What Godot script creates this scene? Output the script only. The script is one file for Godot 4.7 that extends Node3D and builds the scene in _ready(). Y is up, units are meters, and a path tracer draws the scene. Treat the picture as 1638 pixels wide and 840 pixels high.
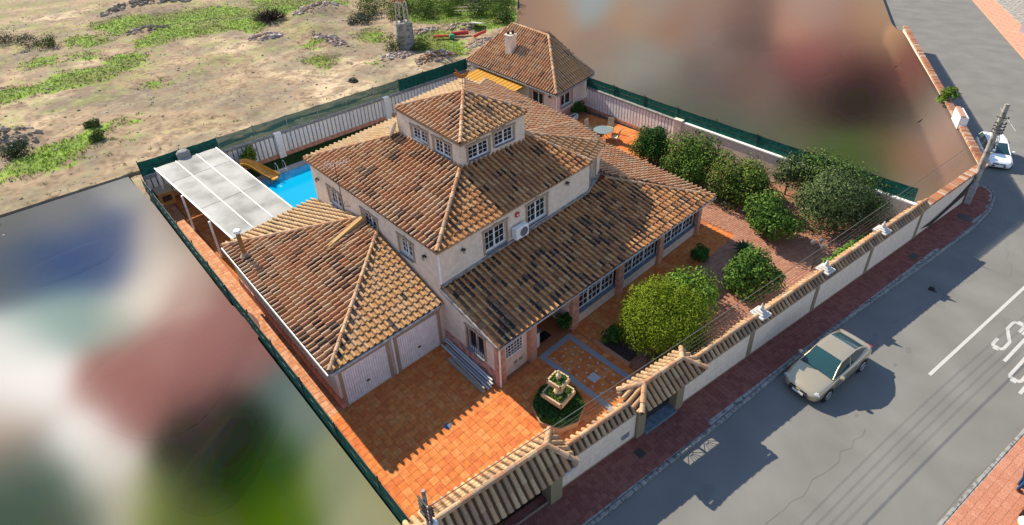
extends Node3D
# A villa with tiled roofs, a patio, a garden and a street, seen from the air. Units are metres, y is up, +z is towards the street.

class MB:
	# collects triangles; one MB becomes one mesh
	var v := PackedVector3Array()
	var n := PackedVector3Array()
	var c := PackedColorArray()
	var t := PackedVector2Array()
	var ix := PackedInt32Array()
	var col := Color.WHITE
	var xf := Transform3D.IDENTITY
	func vert(p: Vector3, nn: Vector3, cc: Color) -> int:
		v.append(p); n.append(nn); c.append(cc); t.append(Vector2(p.x, p.z)); return v.size() - 1
	func tri(a: Vector3, b: Vector3, d: Vector3) -> void:
		a = xf * a; b = xf * b; d = xf * d
		var nn := (b - a).cross(d - a)
		if nn.length_squared() < 1e-14: return
		nn = nn.normalized()
		var i := vert(a, nn, col); vert(b, nn, col); vert(d, nn, col)
		ix.append_array([i, i + 2, i + 1])
	func quad(a: Vector3, b: Vector3, d: Vector3, e: Vector3) -> void:
		a = xf * a; b = xf * b; d = xf * d; e = xf * e
		var nn := (d - a).cross(e - b)
		if nn.length_squared() < 1e-14: return
		nn = nn.normalized()
		var i := vert(a, nn, col); vert(b, nn, col); vert(d, nn, col); vert(e, nn, col)
		ix.append_array([i, i + 2, i + 1, i, i + 3, i + 2])
	func box(ctr: Vector3, s: Vector3, b := Basis.IDENTITY) -> void:
		var h := s / 2
		var p := []
		for k in 8: p.append(ctr + b * Vector3(h.x * (1 if k & 1 else -1), h.y * (1 if k & 2 else -1), h.z * (1 if k & 4 else -1)))
		quad(p[4], p[5], p[7], p[6]); quad(p[1], p[0], p[2], p[3]); quad(p[5], p[1], p[3], p[7])
		quad(p[0], p[4], p[6], p[2]); quad(p[6], p[7], p[3], p[2]); quad(p[0], p[1], p[5], p[4])
	func bevel(ctr: Vector3, s: Vector3, e: float, b := Basis.IDENTITY) -> void:
		# a box whose top edges are chamfered; no bottom
		var h := s / 2
		var a := []; var d := []; var f := []
		for q in [[-1, -1], [1, -1], [1, 1], [-1, 1]]:
			a.append(ctr + b * Vector3(h.x * q[0], -h.y, h.z * q[1]))
			d.append(ctr + b * Vector3(h.x * q[0], h.y - e, h.z * q[1]))
			f.append(ctr + b * Vector3((h.x - e) * q[0], h.y, (h.z - e) * q[1]))
		quad(f[3], f[2], f[1], f[0])
		for k in 4:
			var l := (k + 1) % 4
			quad(d[l], d[k], f[k], f[l]); quad(a[l], a[k], d[k], d[l])
	func bar(a: Vector3, b: Vector3, w: float, h: float, up := Vector3.UP) -> void:
		var z := b - a
		var l := z.length()
		if l < 1e-5: return
		z /= l
		if absf(z.dot(up)) > 0.98: up = Vector3.RIGHT
		var x := up.cross(z).normalized()
		box((a + b) / 2, Vector3(w, h, l), Basis(x, z.cross(x), z))
	func ring(ctr: Vector3, z: Vector3, r: float, sides: int) -> Array:
		var x := (Vector3.UP if absf(z.y) < 0.9 else Vector3.RIGHT).cross(z).normalized()
		var y := z.cross(x)
		var o := []
		for k in sides:
			var g := TAU * k / sides
			o.append([ctr + (x * cos(g) + y * sin(g)) * r, x * cos(g) + y * sin(g)])
		return o
	func skin(p: Array, q: Array) -> void:
		# smooth band between two rings of [point, normal]
		var m := p.size()
		var i0 := v.size()
		for k in m: vert(xf * p[k][0], (xf.basis * p[k][1]).normalized(), col)
		for k in m: vert(xf * q[k][0], (xf.basis * q[k][1]).normalized(), col)
		for k in m:
			var l := (k + 1) % m
			ix.append_array([i0 + k, i0 + m + l, i0 + l, i0 + k, i0 + m + k, i0 + m + l])
	func cap(p: Array, flip := false) -> void:
		for k in range(1, p.size() - 1):
			if flip: tri(p[0][0], p[k + 1][0], p[k][0])
			else: tri(p[0][0], p[k][0], p[k + 1][0])
	func tube(pts: Array, ra: float, rb := -1.0, sides := 8, caps := true) -> void:
		if rb < 0: rb = ra
		var last := []
		for k in pts.size():
			var d: Vector3 = (pts[mini(k + 1, pts.size() - 1)] - pts[maxi(k - 1, 0)]).normalized()
			var r := ring(pts[k], d, lerpf(ra, rb, float(k) / maxi(1, pts.size() - 1)), sides)
			if k: skin(last, r)
			elif caps: cap(r, true)
			last = r
		if caps: cap(last)
	func lathe(prof: Array, ctr: Vector3, sides := 16) -> void:
		for k in prof.size() - 1:
			var a: Vector2 = prof[k]; var b: Vector2 = prof[k + 1]
			var nn := Vector2(b.y - a.y, a.x - b.x).normalized()
			var p := []; var q := []
			for s in sides:
				var g := -TAU * s / sides
				var nv := Vector3(cos(g) * nn.x, nn.y, sin(g) * nn.x)
				p.append([ctr + Vector3(cos(g) * a.x, a.y, sin(g) * a.x), nv])
				q.append([ctr + Vector3(cos(g) * b.x, b.y, sin(g) * b.x), nv])
			skin(p, q)
	func flat(poly: PackedVector2Array, y: Callable) -> void:
		var tr := Geometry2D.triangulate_polygon(poly)
		for k in range(0, tr.size(), 3):
			var p := []
			for j in 3:
				var q := poly[tr[k + j]]
				p.append(Vector3(q.x, y.call(q), q.y))
			if (p[1] - p[0]).cross(p[2] - p[0]).y < 0: tri(p[0], p[2], p[1])
			else: tri(p[0], p[1], p[2])
	func prism(poly: PackedVector2Array, top: Callable, bottom: Callable) -> void:
		flat(poly, top)
		var m := poly.size()
		var cw := Geometry2D.is_polygon_clockwise(poly)
		for k in m:
			var a := poly[k]; var b := poly[(k + 1) % m]
			if not cw:
				var s := a; a = b; b = s
			quad(Vector3(a.x, bottom.call(a), a.y), Vector3(b.x, bottom.call(b), b.y), Vector3(b.x, top.call(b), b.y), Vector3(a.x, top.call(a), a.y))
	func mesh(m: Material) -> ArrayMesh:
		var a := []
		a.resize(Mesh.ARRAY_MAX)
		a[Mesh.ARRAY_VERTEX] = v; a[Mesh.ARRAY_NORMAL] = n; a[Mesh.ARRAY_COLOR] = c; a[Mesh.ARRAY_TEX_UV] = t; a[Mesh.ARRAY_INDEX] = ix
		var am := ArrayMesh.new()
		am.add_surface_from_arrays(Mesh.PRIMITIVE_TRIANGLES, a)
		am.surface_set_material(0, m)
		return am

const EYE := Vector3(-10.5175, 19.9257, 16.4128)
const SLOPE := 0.016            # how the street falls towards +x
var rng := RandomNumberGenerator.new()
var M := {}
var names := {}

# ---------------------------------------------------------------- naming
func numbered(s: String) -> String:
	var k: int = names.get(s, 0)
	names[s] = k + 1
	return s if k == 0 else "%s_%03d" % [s, k]

func tag(o: Node, label := "", category := "", group := "", kind := "") -> Node:
	if label: o.set_meta("label", label)
	if category: o.set_meta("category", category)
	if group: o.set_meta("group", group)
	if kind: o.set_meta("kind", kind)
	return o

func part(called: String, b: MB, mat: Material, parent: Node, kind := "") -> MeshInstance3D:
	var o := MeshInstance3D.new()
	o.name = called
	o.mesh = b.mesh(mat)
	parent.add_child(o, true)
	if kind: o.set_meta("kind", kind)
	return o

func inst(called: String, mesh: Mesh, xf: Transform3D, parent: Node) -> MeshInstance3D:
	var o := MeshInstance3D.new()
	o.name = called
	o.mesh = mesh
	o.transform = xf
	parent.add_child(o, true)
	return o

func thing(called: String, label: String, category: String, at := Vector3.ZERO, turn := 0.0, group := "") -> Node3D:
	var o := Node3D.new()
	o.name = numbered(called)
	add_child(o)
	o.position = at
	o.rotation.y = turn
	return tag(o, label, category, group)

func solo(called: String, b: MB, mat: Material, label: String, category: String, group := "") -> MeshInstance3D:
	var o := MeshInstance3D.new()
	o.name = numbered(called)
	o.mesh = b.mesh(mat)
	add_child(o)
	return tag(o, label, category, group)

func struct(called: String, b: MB, mat: Material) -> MeshInstance3D:
	var o := MeshInstance3D.new()
	o.name = numbered(called)
	o.mesh = b.mesh(mat)
	add_child(o)
	o.set_meta("kind", "structure")
	return o

func copies(called: String, mesh: Mesh, xfs: Array, cols: Array, parent: Node, kind := "") -> MultiMeshInstance3D:
	var mm := MultiMesh.new()
	mm.transform_format = MultiMesh.TRANSFORM_3D
	mm.use_colors = true
	mm.mesh = mesh
	mm.instance_count = xfs.size()
	for k in xfs.size():
		mm.set_instance_transform(k, xfs[k])
		mm.set_instance_color(k, cols[k])
	var o := MultiMeshInstance3D.new()
	o.name = called if parent != self else numbered(called)
	o.multimesh = mm
	parent.add_child(o, true)
	if kind: o.set_meta("kind", kind)
	return o

func merged(called: String, mesh: ArrayMesh, xfs: Array, cols: Array, parent: Node) -> MeshInstance3D:
	# many small copies joined into one mesh
	var a := mesh.surface_get_arrays(0)
	var v: PackedVector3Array = a[Mesh.ARRAY_VERTEX]; var n: PackedVector3Array = a[Mesh.ARRAY_NORMAL]; var ix: PackedInt32Array = a[Mesh.ARRAY_INDEX]
	var ov := PackedVector3Array(); var on := PackedVector3Array(); var oc := PackedColorArray(); var oi := PackedInt32Array()
	var m := v.size(); var im := ix.size()
	oi.resize(xfs.size() * im)
	var one := PackedColorArray()
	one.resize(m)
	for k in xfs.size():
		var xf: Transform3D = xfs[k]
		ov.append_array(xf * v)
		on.append_array(Transform3D(xf.basis.orthonormalized(), Vector3.ZERO) * n)
		one.fill(cols[k])
		oc.append_array(one)
		for j in im: oi[k * im + j] = ix[j] + k * m
	var o := MeshInstance3D.new()
	var s := []
	s.resize(Mesh.ARRAY_MAX)
	s[Mesh.ARRAY_VERTEX] = ov; s[Mesh.ARRAY_NORMAL] = on; s[Mesh.ARRAY_COLOR] = oc; s[Mesh.ARRAY_INDEX] = oi
	var am := ArrayMesh.new()
	am.add_surface_from_arrays(Mesh.PRIMITIVE_TRIANGLES, s)
	am.surface_set_material(0, mesh.surface_get_material(0))
	o.mesh = am
	o.name = called if parent != self else numbered(called)
	parent.add_child(o, true)
	return o

# ---------------------------------------------------------------- materials
func noise_tex(freq: float, lo: float, hi: float, octaves := 4, seed_ := 1, bump := false, size := 512, mid := -1.0) -> NoiseTexture2D:
	var f := FastNoiseLite.new()
	f.seed = seed_
	f.frequency = freq
	f.fractal_octaves = octaves
	var t := NoiseTexture2D.new()
	t.width = size; t.height = size
	t.seamless = true
	t.noise = f
	if bump:
		t.as_normal_map = true
		t.bump_strength = lo
	else:
		var g := Gradient.new()
		g.set_color(0, Color(lo, lo, lo)); g.set_color(1, Color(hi, hi, hi))
		if mid >= 0: g.add_point(0.5, Color(mid, mid, mid))
		t.color_ramp = g
	return t

var tex := {}
func mat(called: String, c: Color, rough := 0.9, tx: Texture2D = null, scale := 1.0, nrm: Texture2D = null, nscale := 0.5, metal := 0.0) -> StandardMaterial3D:
	var m := StandardMaterial3D.new()
	m.resource_name = called
	m.albedo_color = c.linear_to_srgb()
	m.vertex_color_use_as_albedo = true
	m.roughness = rough
	m.metallic = metal
	if rough > 0.7: m.metallic_specular = 0.2
	if tx or nrm:
		m.uv1_triplanar = true
		m.uv1_world_triplanar = true
		m.uv1_scale = Vector3.ONE * scale
		if tx: m.albedo_texture = tx
		if nrm:
			m.normal_enabled = true
			m.normal_texture = nrm
			m.normal_scale = nscale
	M[called] = m
	return m

func lin(r: float, g: float, b: float) -> Color:
	return Color(r / 255, g / 255, b / 255).srgb_to_linear()

func materials() -> void:
	tex.soft = noise_tex(0.006, 0.72, 1.0, 5, 3, false, 512, 0.9)
	tex.mottle = noise_tex(0.02, 0.78, 1.0, 4, 15)
	tex.wallstain = noise_tex(0.015, 0.78, 1.0, 6, 17, false, 512, 0.95)
	tex.even = noise_tex(0.012, 0.88, 1.0, 5, 13)
	tex.fine = noise_tex(0.03, 0.7, 1.0, 5, 5, false, 512, 0.88)
	tex.stain = noise_tex(0.01, 0.5, 1.0, 6, 9, false, 512, 0.92)
	tex.grain = noise_tex(0.09, 0.6, 1.0, 4, 11, false, 512, 0.85)
	tex.bump = noise_tex(0.04, 3.0, 0, 5, 21, true)
	tex.bumpfine = noise_tex(0.15, 2.0, 0, 3, 23, true)
	tex.wave = noise_tex(0.02, 1.2, 0, 3, 25, true)
	mat("clay", Color.WHITE, 0.85, tex.fine, 0.9, tex.bumpfine, 0.3)
	mat("plaster", Color(0.76, 0.64, 0.525), 0.95, tex.even, 0.35, tex.bumpfine, 0.25)
	mat("wall_render", Color(0.80, 0.69, 0.56), 0.95, tex.even, 0.5)
	mat("salmon", Color(0.62, 0.33, 0.23), 0.9, tex.soft, 0.6, tex.bumpfine, 0.2)
	mat("pink", Color(0.60, 0.32, 0.26), 0.95, tex.stain, 0.5)
	mat("trim", Color(0.46, 0.36, 0.27), 0.9, tex.fine, 0.8)
	mat("white", Color(0.84, 0.84, 0.83), 0.5, tex.even, 0.5)
	mat("stucco_white", Color(0.62, 0.61, 0.59), 0.85, tex.fine, 0.8)
	mat("door_white", Color(0.9, 0.89, 0.89), 0.75, tex.even, 0.4)
	mat("bluegrey", Color(0.16, 0.21, 0.27), 0.5, tex.soft, 1.0)
	mat("glass", Color(0.012, 0.014, 0.018), 0.06)
	mat("dark", Color(0.02, 0.018, 0.016), 0.9)
	mat("deck", Color(0.42, 0.30, 0.2), 0.95, tex.fine, 1.0)
	mat("iron", Color(0.03, 0.03, 0.032), 0.5, null, 1, null, 0, 0.3)
	mat("steel", Color(0.55, 0.56, 0.57), 0.35, null, 1, null, 0, 0.9)
	mat("galv", Color(0.42, 0.43, 0.44), 0.5, tex.soft, 1, null, 0, 0.3)
	mat("concrete", Color(0.36, 0.34, 0.31), 0.95, tex.stain, 0.4, tex.bumpfine, 0.4)
	mat("stone", Color(0.36, 0.3, 0.19), 0.95, tex.grain, 1.3, tex.bump, 0.6)
	mat("floor", Color.WHITE, 0.8, tex.mottle, 0.35, tex.bumpfine, 0.12)
	mat("grout", Color(0.42, 0.155, 0.07), 0.95, tex.fine, 0.8)
	mat("paver", Color.WHITE, 0.92, tex.fine, 1.0, tex.bumpfine, 0.4)
	mat("asphalt", Color(0.182, 0.181, 0.173), 0.93, tex.even, 0.05)
	mat("asphalt_track", Color(0.18, 0.184, 0.187), 0.9, tex.even, 0.05)
	mat("paint", Color(0.6, 0.6, 0.58), 0.8, tex.grain, 0.7)
	mat("kerb", Color(0.30, 0.30, 0.29), 0.95, tex.stain, 0.7, tex.bumpfine, 0.4)
	mat("leaf", Color.WHITE, 0.7)
	M.leaf.metallic_specular = 0.2
	M.leaf.backlight = Color(0.35, 0.4, 0.12)
	mat("bark", Color(0.14, 0.1, 0.07), 0.95, tex.grain, 2.0, tex.bump, 1.0)
	mat("rock", Color.WHITE, 0.95, tex.grain, 1.0, tex.bump, 0.7)
	mat("cloth", Color.WHITE, 0.85, tex.fine, 1.5)
	mat("plain", Color.WHITE, 0.6)
	mat("gloss", Color.WHITE, 0.3)
	mat("soft_blur", Color.WHITE, 1.0)
	var net := mat("netting", Color(0.045, 0.2, 0.16), 0.8, tex.grain, 2.0)
	net.transparency = BaseMaterial3D.TRANSPARENCY_ALPHA
	net.albedo_color.a = 0.86
	mat("netting_dense", Color(0.014, 0.11, 0.085), 0.75, tex.soft, 0.8)
	var w := mat("pool_water", Color(0.0, 0.29, 0.53), 0.06, null, 0.5, tex.wave, 0.25)
	w.metallic_specular = 0.5
	mat("roof_sheet", Color(0.41, 0.42, 0.41), 0.8, tex.soft, 0.12)
	mat("awning", Color.WHITE, 0.8, tex.fine, 1.0)
	mat("slide", Color(0.62, 0.3, 0.03), 0.35, tex.soft, 0.8)
	var cp := mat("car_gold", Color(0.42, 0.36, 0.25), 0.28, null, 1, null, 0, 0.55)
	cp.clearcoat_enabled = true; cp.clearcoat = 1.0; cp.clearcoat_roughness = 0.05
	var cw := mat("car_white", Color(0.72, 0.74, 0.76), 0.3)
	cw.clearcoat_enabled = true; cw.clearcoat = 1.0; cw.clearcoat_roughness = 0.05
	mat("car_glass", Color(0.015, 0.05, 0.06), 0.03)
	mat("tyre", Color(0.02, 0.02, 0.02), 0.9)
	mat("lamp_glass", Color(0.4, 0.41, 0.42), 0.12)
	mat("skin", Color(0.5, 0.3, 0.22), 0.6)

# ---------------------------------------------------------------- small geometry helpers
func V3(a: Vector2, y: float) -> Vector3:
	return Vector3(a.x, y, a.y)

func walk_y(p: Vector2) -> float: return -SLOPE * (p.x - 3.0)
func road_y(p: Vector2) -> float: return -0.12 - SLOPE * (p.x - 3.0)
func wall_z(x: float) -> float: return 8.35 + 0.149 * x

func face_frame(e0: Vector3, e1: Vector3, topp: Vector3) -> Transform3D:
	# x runs along the eave from right to left, y out of the roof, z up the slope; the origin is the right end of the eave
	var u := (e1 - e0).normalized()
	var w := u.cross(topp - e0).normalized()
	if w.y < 0: w = -w
	var s := w.cross(u)
	if s.dot(topp - e0) < 0: s = -s
	return Transform3D(Basis(-u, w, s), e1)

const PITCH := 0.30
const COURSE := 0.37
func tile_quads(p: float, l: float, j: float) -> Array:
	# one interlocking clay tile: barrel, flat channel and an open lower lip; local x across, y out, z up the slope
	var prof := [Vector2(0.03, -0.02), Vector2(0.08, 0.06), Vector2(0.20, 0.112), Vector2(0.36, 0.112), Vector2(0.48, 0.06), Vector2(0.53, -0.02), Vector2(1.04, -0.02)]
	var q := []
	var lift := 0.05 + j
	for k in 6:
		var a: Vector2 = prof[k]; var b: Vector2 = prof[k + 1]
		var a0 := Vector3(a.x * p, a.y * p / 0.27 + lift, 0); var b0 := Vector3(b.x * p, b.y * p / 0.27 + lift, 0)
		var a1 := Vector3(a.x * p, a.y * p / 0.27, l * 1.04); var b1 := Vector3(b.x * p, b.y * p / 0.27, l * 1.04)
		q.append([a1, b1, b0, a0, k])
		q.append([a0, b0, Vector3(b0.x, maxf(b0.y - 0.035, 0.0), 0.004), Vector3(a0.x, maxf(a0.y - 0.035, 0.0), 0.004), k])
	return q

func clip_convex(pts: Array, poly: PackedVector2Array) -> Array:
	# clips a 3D polygon (x, z) to a convex counter-clockwise polygon
	var out := pts
	var m := poly.size()
	for k in m:
		var a := poly[k]; var e := poly[(k + 1) % m] - a
		var res := []
		for i in out.size():
			var p: Vector3 = out[i]; var q: Vector3 = out[(i + 1) % out.size()]
			var dp := e.cross(Vector2(p.x, p.z) - a); var dq := e.cross(Vector2(q.x, q.z) - a)
			if dp >= 0: res.append(p)
			if (dp >= 0) != (dq >= 0): res.append(p.lerp(q, dp / (dp - dq)))
		out = res
		if out.size() < 3: return []
	return out

var tile_meshes := {}
func tile_mesh(colr: Color, p: float, l: float, k: int, spot := Color.BLACK) -> ArrayMesh:
	if spot == Color.BLACK: spot = colr
	var key := "%s%s%.2f%.2f%d" % [colr, spot, p, l, k]
	if not tile_meshes.has(key):
		var b := MB.new()
		b.col = colr
		for q in tile_quads(p, l, [0.0, 0.006, -0.004][k]):
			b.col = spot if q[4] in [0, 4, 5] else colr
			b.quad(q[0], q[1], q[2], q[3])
		tile_meshes[key] = b.mesh(M.clay)
	return tile_meshes[key]

# palettes: fired clay and dark lichen-covered tiles
var CLAY := [Color(0.62, 0.35, 0.19), Color(0.65, 0.395, 0.23), Color(0.60, 0.325, 0.175), Color(0.66, 0.445, 0.275), Color(0.61, 0.32, 0.18), Color(0.65, 0.42, 0.25)]
var OCHRE := [Color(0.64, 0.375, 0.175), Color(0.66, 0.41, 0.205), Color(0.61, 0.345, 0.16), Color(0.61, 0.39, 0.215), Color(0.58, 0.37, 0.22)]
var SHADE := [Color(0.64, 0.33, 0.14), Color(0.60, 0.29, 0.12), Color(0.66, 0.38, 0.18), Color(0.56, 0.265, 0.115), Color(0.50, 0.24, 0.12)]  # redder clay that carries the shade of the front slopes in its colour
var DARK := [Color(0.075, 0.066, 0.062), Color(0.115, 0.09, 0.077), Color(0.15, 0.105, 0.08), Color(0.26, 0.15, 0.09), Color(0.08, 0.072, 0.068)]
var SUN_PALE := [Color(0.66, 0.47, 0.27), Color(0.62, 0.42, 0.23), Color(0.68, 0.50, 0.31)]  # paler clay that carries the sun on the back slopes in its colour
var lichen := FastNoiseLite.new()

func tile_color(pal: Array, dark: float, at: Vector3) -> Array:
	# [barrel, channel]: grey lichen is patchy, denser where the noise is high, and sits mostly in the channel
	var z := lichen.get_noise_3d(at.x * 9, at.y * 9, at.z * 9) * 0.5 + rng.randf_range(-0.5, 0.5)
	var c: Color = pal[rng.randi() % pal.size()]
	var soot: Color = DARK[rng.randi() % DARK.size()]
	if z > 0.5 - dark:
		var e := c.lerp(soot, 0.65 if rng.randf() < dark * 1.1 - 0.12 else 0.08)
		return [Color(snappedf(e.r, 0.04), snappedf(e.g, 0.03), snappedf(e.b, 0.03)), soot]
	return [c, c.lerp(DARK[3], 0.45)]  # other tiles: channel and barrel flanks browner than the crown

# lays tiles over a roof face. pts: eave left, eave right (seen from outside), then the upper points going back to the left.
# Whole tiles go to 'whole' as [distance, mesh, transform]; cut tiles go into 'rest'.
func tile_face(pts: Array, pal: Array, dark: float, rest: MB, whole: Array, p := PITCH, l := COURSE, over := 0.06) -> void:
	var fr := face_frame(pts[0], pts[1], pts[2])
	var inv := fr.affine_inverse()
	var poly := PackedVector2Array()
	for q in pts:
		var s: Vector3 = inv * q
		poly.append(Vector2(s.x, s.z))
	var area := 0.0
	for k in poly.size(): area += poly[k].cross(poly[(k + 1) % poly.size()])
	if area < 0: poly.reverse()
	# lengthen over the eave
	for k in poly.size():
		if absf(poly[k].y) < 0.02: poly[k].y = -over
	var lo := poly[0]; var hi := poly[0]
	for q in poly: lo = lo.min(q); hi = hi.max(q)
	for r in int((hi.y - lo.y) / l) + 1:
		for k in int((hi.x - lo.x) / p) + 2:
			var u0 := lo.x + (k - 0.5) * p; var v0 := lo.y + r * l
			var ins := 0
			for q in [Vector2(u0, v0), Vector2(u0 + p, v0), Vector2(u0, v0 + l), Vector2(u0 + p, v0 + l)]:
				if Geometry2D.is_point_in_polygon(q, poly): ins += 1
			var at := fr * Vector3(u0 + p / 2, 0, v0 + l / 2)
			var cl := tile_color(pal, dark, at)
			var jk := rng.randi() % 3
			if ins == 4:
				var skew := Basis(Vector3.UP, rng.randf_range(-0.012, 0.012))
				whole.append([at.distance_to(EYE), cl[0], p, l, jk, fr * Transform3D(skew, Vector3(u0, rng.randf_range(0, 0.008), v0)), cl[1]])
			else:
				for q in tile_quads(p, l, [0.0, 0.006, -0.004][jk]):
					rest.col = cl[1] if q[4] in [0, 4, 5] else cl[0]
					var moved := []
					for w in 4: moved.append((q[w] as Vector3) + Vector3(u0, 0, v0))
					var cut := clip_convex(moved, poly)
					for m in range(1, cut.size() - 1): rest.tri(fr * cut[0], fr * cut[m], fr * cut[m + 1])

func lay_tiles(whole: Array, rest: MB, parent: Node, most := 300) -> void:
	whole.sort_custom(func(a, b): return a[0] < b[0])
	for k in whole.size():
		var w: Array = whole[k]
		if k < most: inst("roof_tile", tile_mesh(w[1], w[2], w[3], w[4], w[6]), w[5], parent)
		else:
			rest.xf = w[5]
			for q in tile_quads(w[2], w[3], [0.0, 0.006, -0.004][w[4]]):
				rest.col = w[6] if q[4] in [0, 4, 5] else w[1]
				rest.quad(q[0], q[1], q[2], q[3])
	rest.xf = Transform3D.IDENTITY
	if rest.v.size(): part("roof_tiles", rest, M.clay, parent, "stuff")

var cap_meshes := []
func ridge(a: Vector3, b: Vector3, parent: Node, r := 0.105, l := 0.42, ) -> void:
	# a row of half-round cap tiles from a up to b
	if cap_meshes.is_empty():
		for c in [Color(0.56, 0.33, 0.19), Color(0.62, 0.42, 0.26), Color(0.50, 0.27, 0.15), Color(0.44, 0.3, 0.2)]:
			var m := MB.new()
			m.col = c
			var n := 6
			for k in n:
				var g := PI * k / n; var h := PI * (k + 1) / n
				var f := func(t: float, rr: float, z: float): return Vector3(cos(t) * rr, sin(t) * rr, z)
				m.quad(f.call(h, 1.0, 0), f.call(g, 1.0, 0), f.call(g, 0.82, 1.0), f.call(h, 0.82, 1.0))
				m.quad(f.call(g, 1.0, 0), f.call(h, 1.0, 0), f.call(h, 0.8, 0.01), f.call(g, 0.8, 0.01))
			cap_meshes.append(m.mesh(M.clay))
	var d := b - a
	var cnt := maxi(1, roundi(d.length() / l))
	var z := d.normalized()
	var x := Vector3.UP.cross(z).normalized()
	var y := z.cross(x)
	for k in cnt:
		var at := a + d * k / cnt
		var sc := r * rng.randf_range(0.95, 1.06)
		var roll := Basis(z, rng.randf_range(-0.05, 0.05))
		inst("ridge_tile", cap_meshes[rng.randi() % 4], Transform3D(roll * Basis(x * sc, y * sc, z * (d.length() / cnt * 1.07)), at + y * 0.03), parent)

func slab(pts: Array, th: float, b: MB) -> void:
	# a solid roof deck whose top is the face, a little under the tiles
	var n: Vector3 = face_frame(pts[0], pts[1], pts[2]).basis.y
	var c := Vector3.ZERO
	for p in pts: c += p / pts.size()
	var t := []; var u := []
	for p in pts:
		var q: Vector3 = p - Vector3(0, n.dot(p - pts[0]) / n.y + 0.008, 0)
		t.append(q); u.append(q - Vector3(0, th, 0))
	var m := pts.size()
	for k in range(1, m - 1):
		b.tri(t[0], t[k], t[k + 1]); b.tri(u[0], u[k + 1], u[k])
	for k in m: b.quad(t[(k + 1) % m], t[k], u[k], u[(k + 1) % m])

# a wall panel with openings. o lower left corner seen from outside, u to the right. Holes: [x, y, w, h]
func wall(b: MB, o: Vector3, u: Vector3, w: float, h: float, holes: Array, depth := 0.16) -> void:
	var nrm := u.cross(Vector3.UP)
	var xs := [0.0, w]; var ys := [0.0, h]
	for q in holes: xs.append_array([q[0], q[0] + q[2]]); ys.append_array([q[1], q[1] + q[3]])
	xs.sort(); ys.sort()
	for i in xs.size() - 1:
		for j in ys.size() - 1:
			if xs[i + 1] - xs[i] < 1e-4 or ys[j + 1] - ys[j] < 1e-4: continue
			var cx: float = (xs[i] + xs[i + 1]) / 2; var cy: float = (ys[j] + ys[j + 1]) / 2
			var inside := false
			for q in holes:
				if cx > q[0] and cx < q[0] + q[2] and cy > q[1] and cy < q[1] + q[3]: inside = true
			if inside: continue
			var a: Vector3 = o + u * xs[i] + Vector3.UP * ys[j]
			var d: Vector3 = o + u * xs[i + 1] + Vector3.UP * ys[j + 1]
			b.quad(a, Vector3(d.x, a.y, d.z), d, Vector3(a.x, d.y, a.z))
	for q in holes:
		var p := []
		for s in [[0, 0], [1, 0], [1, 1], [0, 1]]: p.append(o + u * (q[0] + s[0] * q[2]) + Vector3.UP * (q[1] + s[1] * q[3]))
		for k in 4:
			var l := (k + 1) % 4
			b.quad(p[k], p[k] - nrm * depth, p[l] - nrm * depth, p[l])

# a window set in an opening: frame, panes, sill, moulding round the opening
func window(o: Vector3, u: Vector3, w: float, h: float, sashes: int, cols: int, rows: int, parent: Node, depth := 0.14, moulding := true, sill := true, called := "window") -> MeshInstance3D:
	var nrm := u.cross(Vector3.UP)
	var bs := Basis(u, Vector3.UP, nrm)
	var b := MB.new()
	b.xf = Transform3D(bs, o - nrm * depth)
	var f := 0.048
	b.box(Vector3(w / 2, f / 2, 0), Vector3(w, f, 0.07)); b.box(Vector3(w / 2, h - f / 2, 0), Vector3(w, f, 0.07))
	b.box(Vector3(f / 2, h / 2, 0), Vector3(f, h - 2 * f, 0.07)); b.box(Vector3(w - f / 2, h / 2, 0), Vector3(f, h - 2 * f, 0.07))
	var sw := w / sashes
	for s in sashes:
		if s: b.box(Vector3(sw * s, h / 2, 0.004), Vector3(0.08, h - 2 * f, 0.075))
		for k in range(1, cols): b.box(Vector3(sw * s + sw * k / cols, h / 2, 0), Vector3(0.018, h - 2 * f, 0.05))
		for k in range(1, rows): b.box(Vector3(sw * s + sw / 2, h * k / rows, 0), Vector3(sw, 0.018, 0.046))
	var win := part(called, b, M.white, parent)
	for s in sashes:
		var g := MB.new()
		g.xf = b.xf
		g.box(Vector3(sw * (s + 0.5), h / 2, -0.012), Vector3(sw - 0.06, h - 0.06, 0.012))
		part("pane", g, M.glass, win)
	if sill:
		var sl := MB.new()
		sl.xf = Transform3D(bs, o)
		sl.box(Vector3(w / 2, -0.02, -depth / 2 + 0.05), Vector3(w + 0.04, 0.035, depth + 0.1))
		part("sill", sl, M.bluegrey, win)
	if moulding:
		var m := MB.new()
		m.xf = Transform3D(bs, o)
		var t := 0.11
		m.box(Vector3(-t / 2 - 0.01, h / 2, 0.012), Vector3(t, h + 0.1, 0.05)); m.box(Vector3(w + t / 2 + 0.01, h / 2, 0.012), Vector3(t, h + 0.1, 0.05))
		m.box(Vector3(w / 2, h + t / 2 + 0.052, 0.015), Vector3(w + 2 * t + 0.1, t, 0.07)); m.box(Vector3(w / 2, h + t + 0.08, 0.02), Vector3(0.2, 0.06, 0.08))
		part("moulding", m, M.trim, win)
	return win

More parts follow.
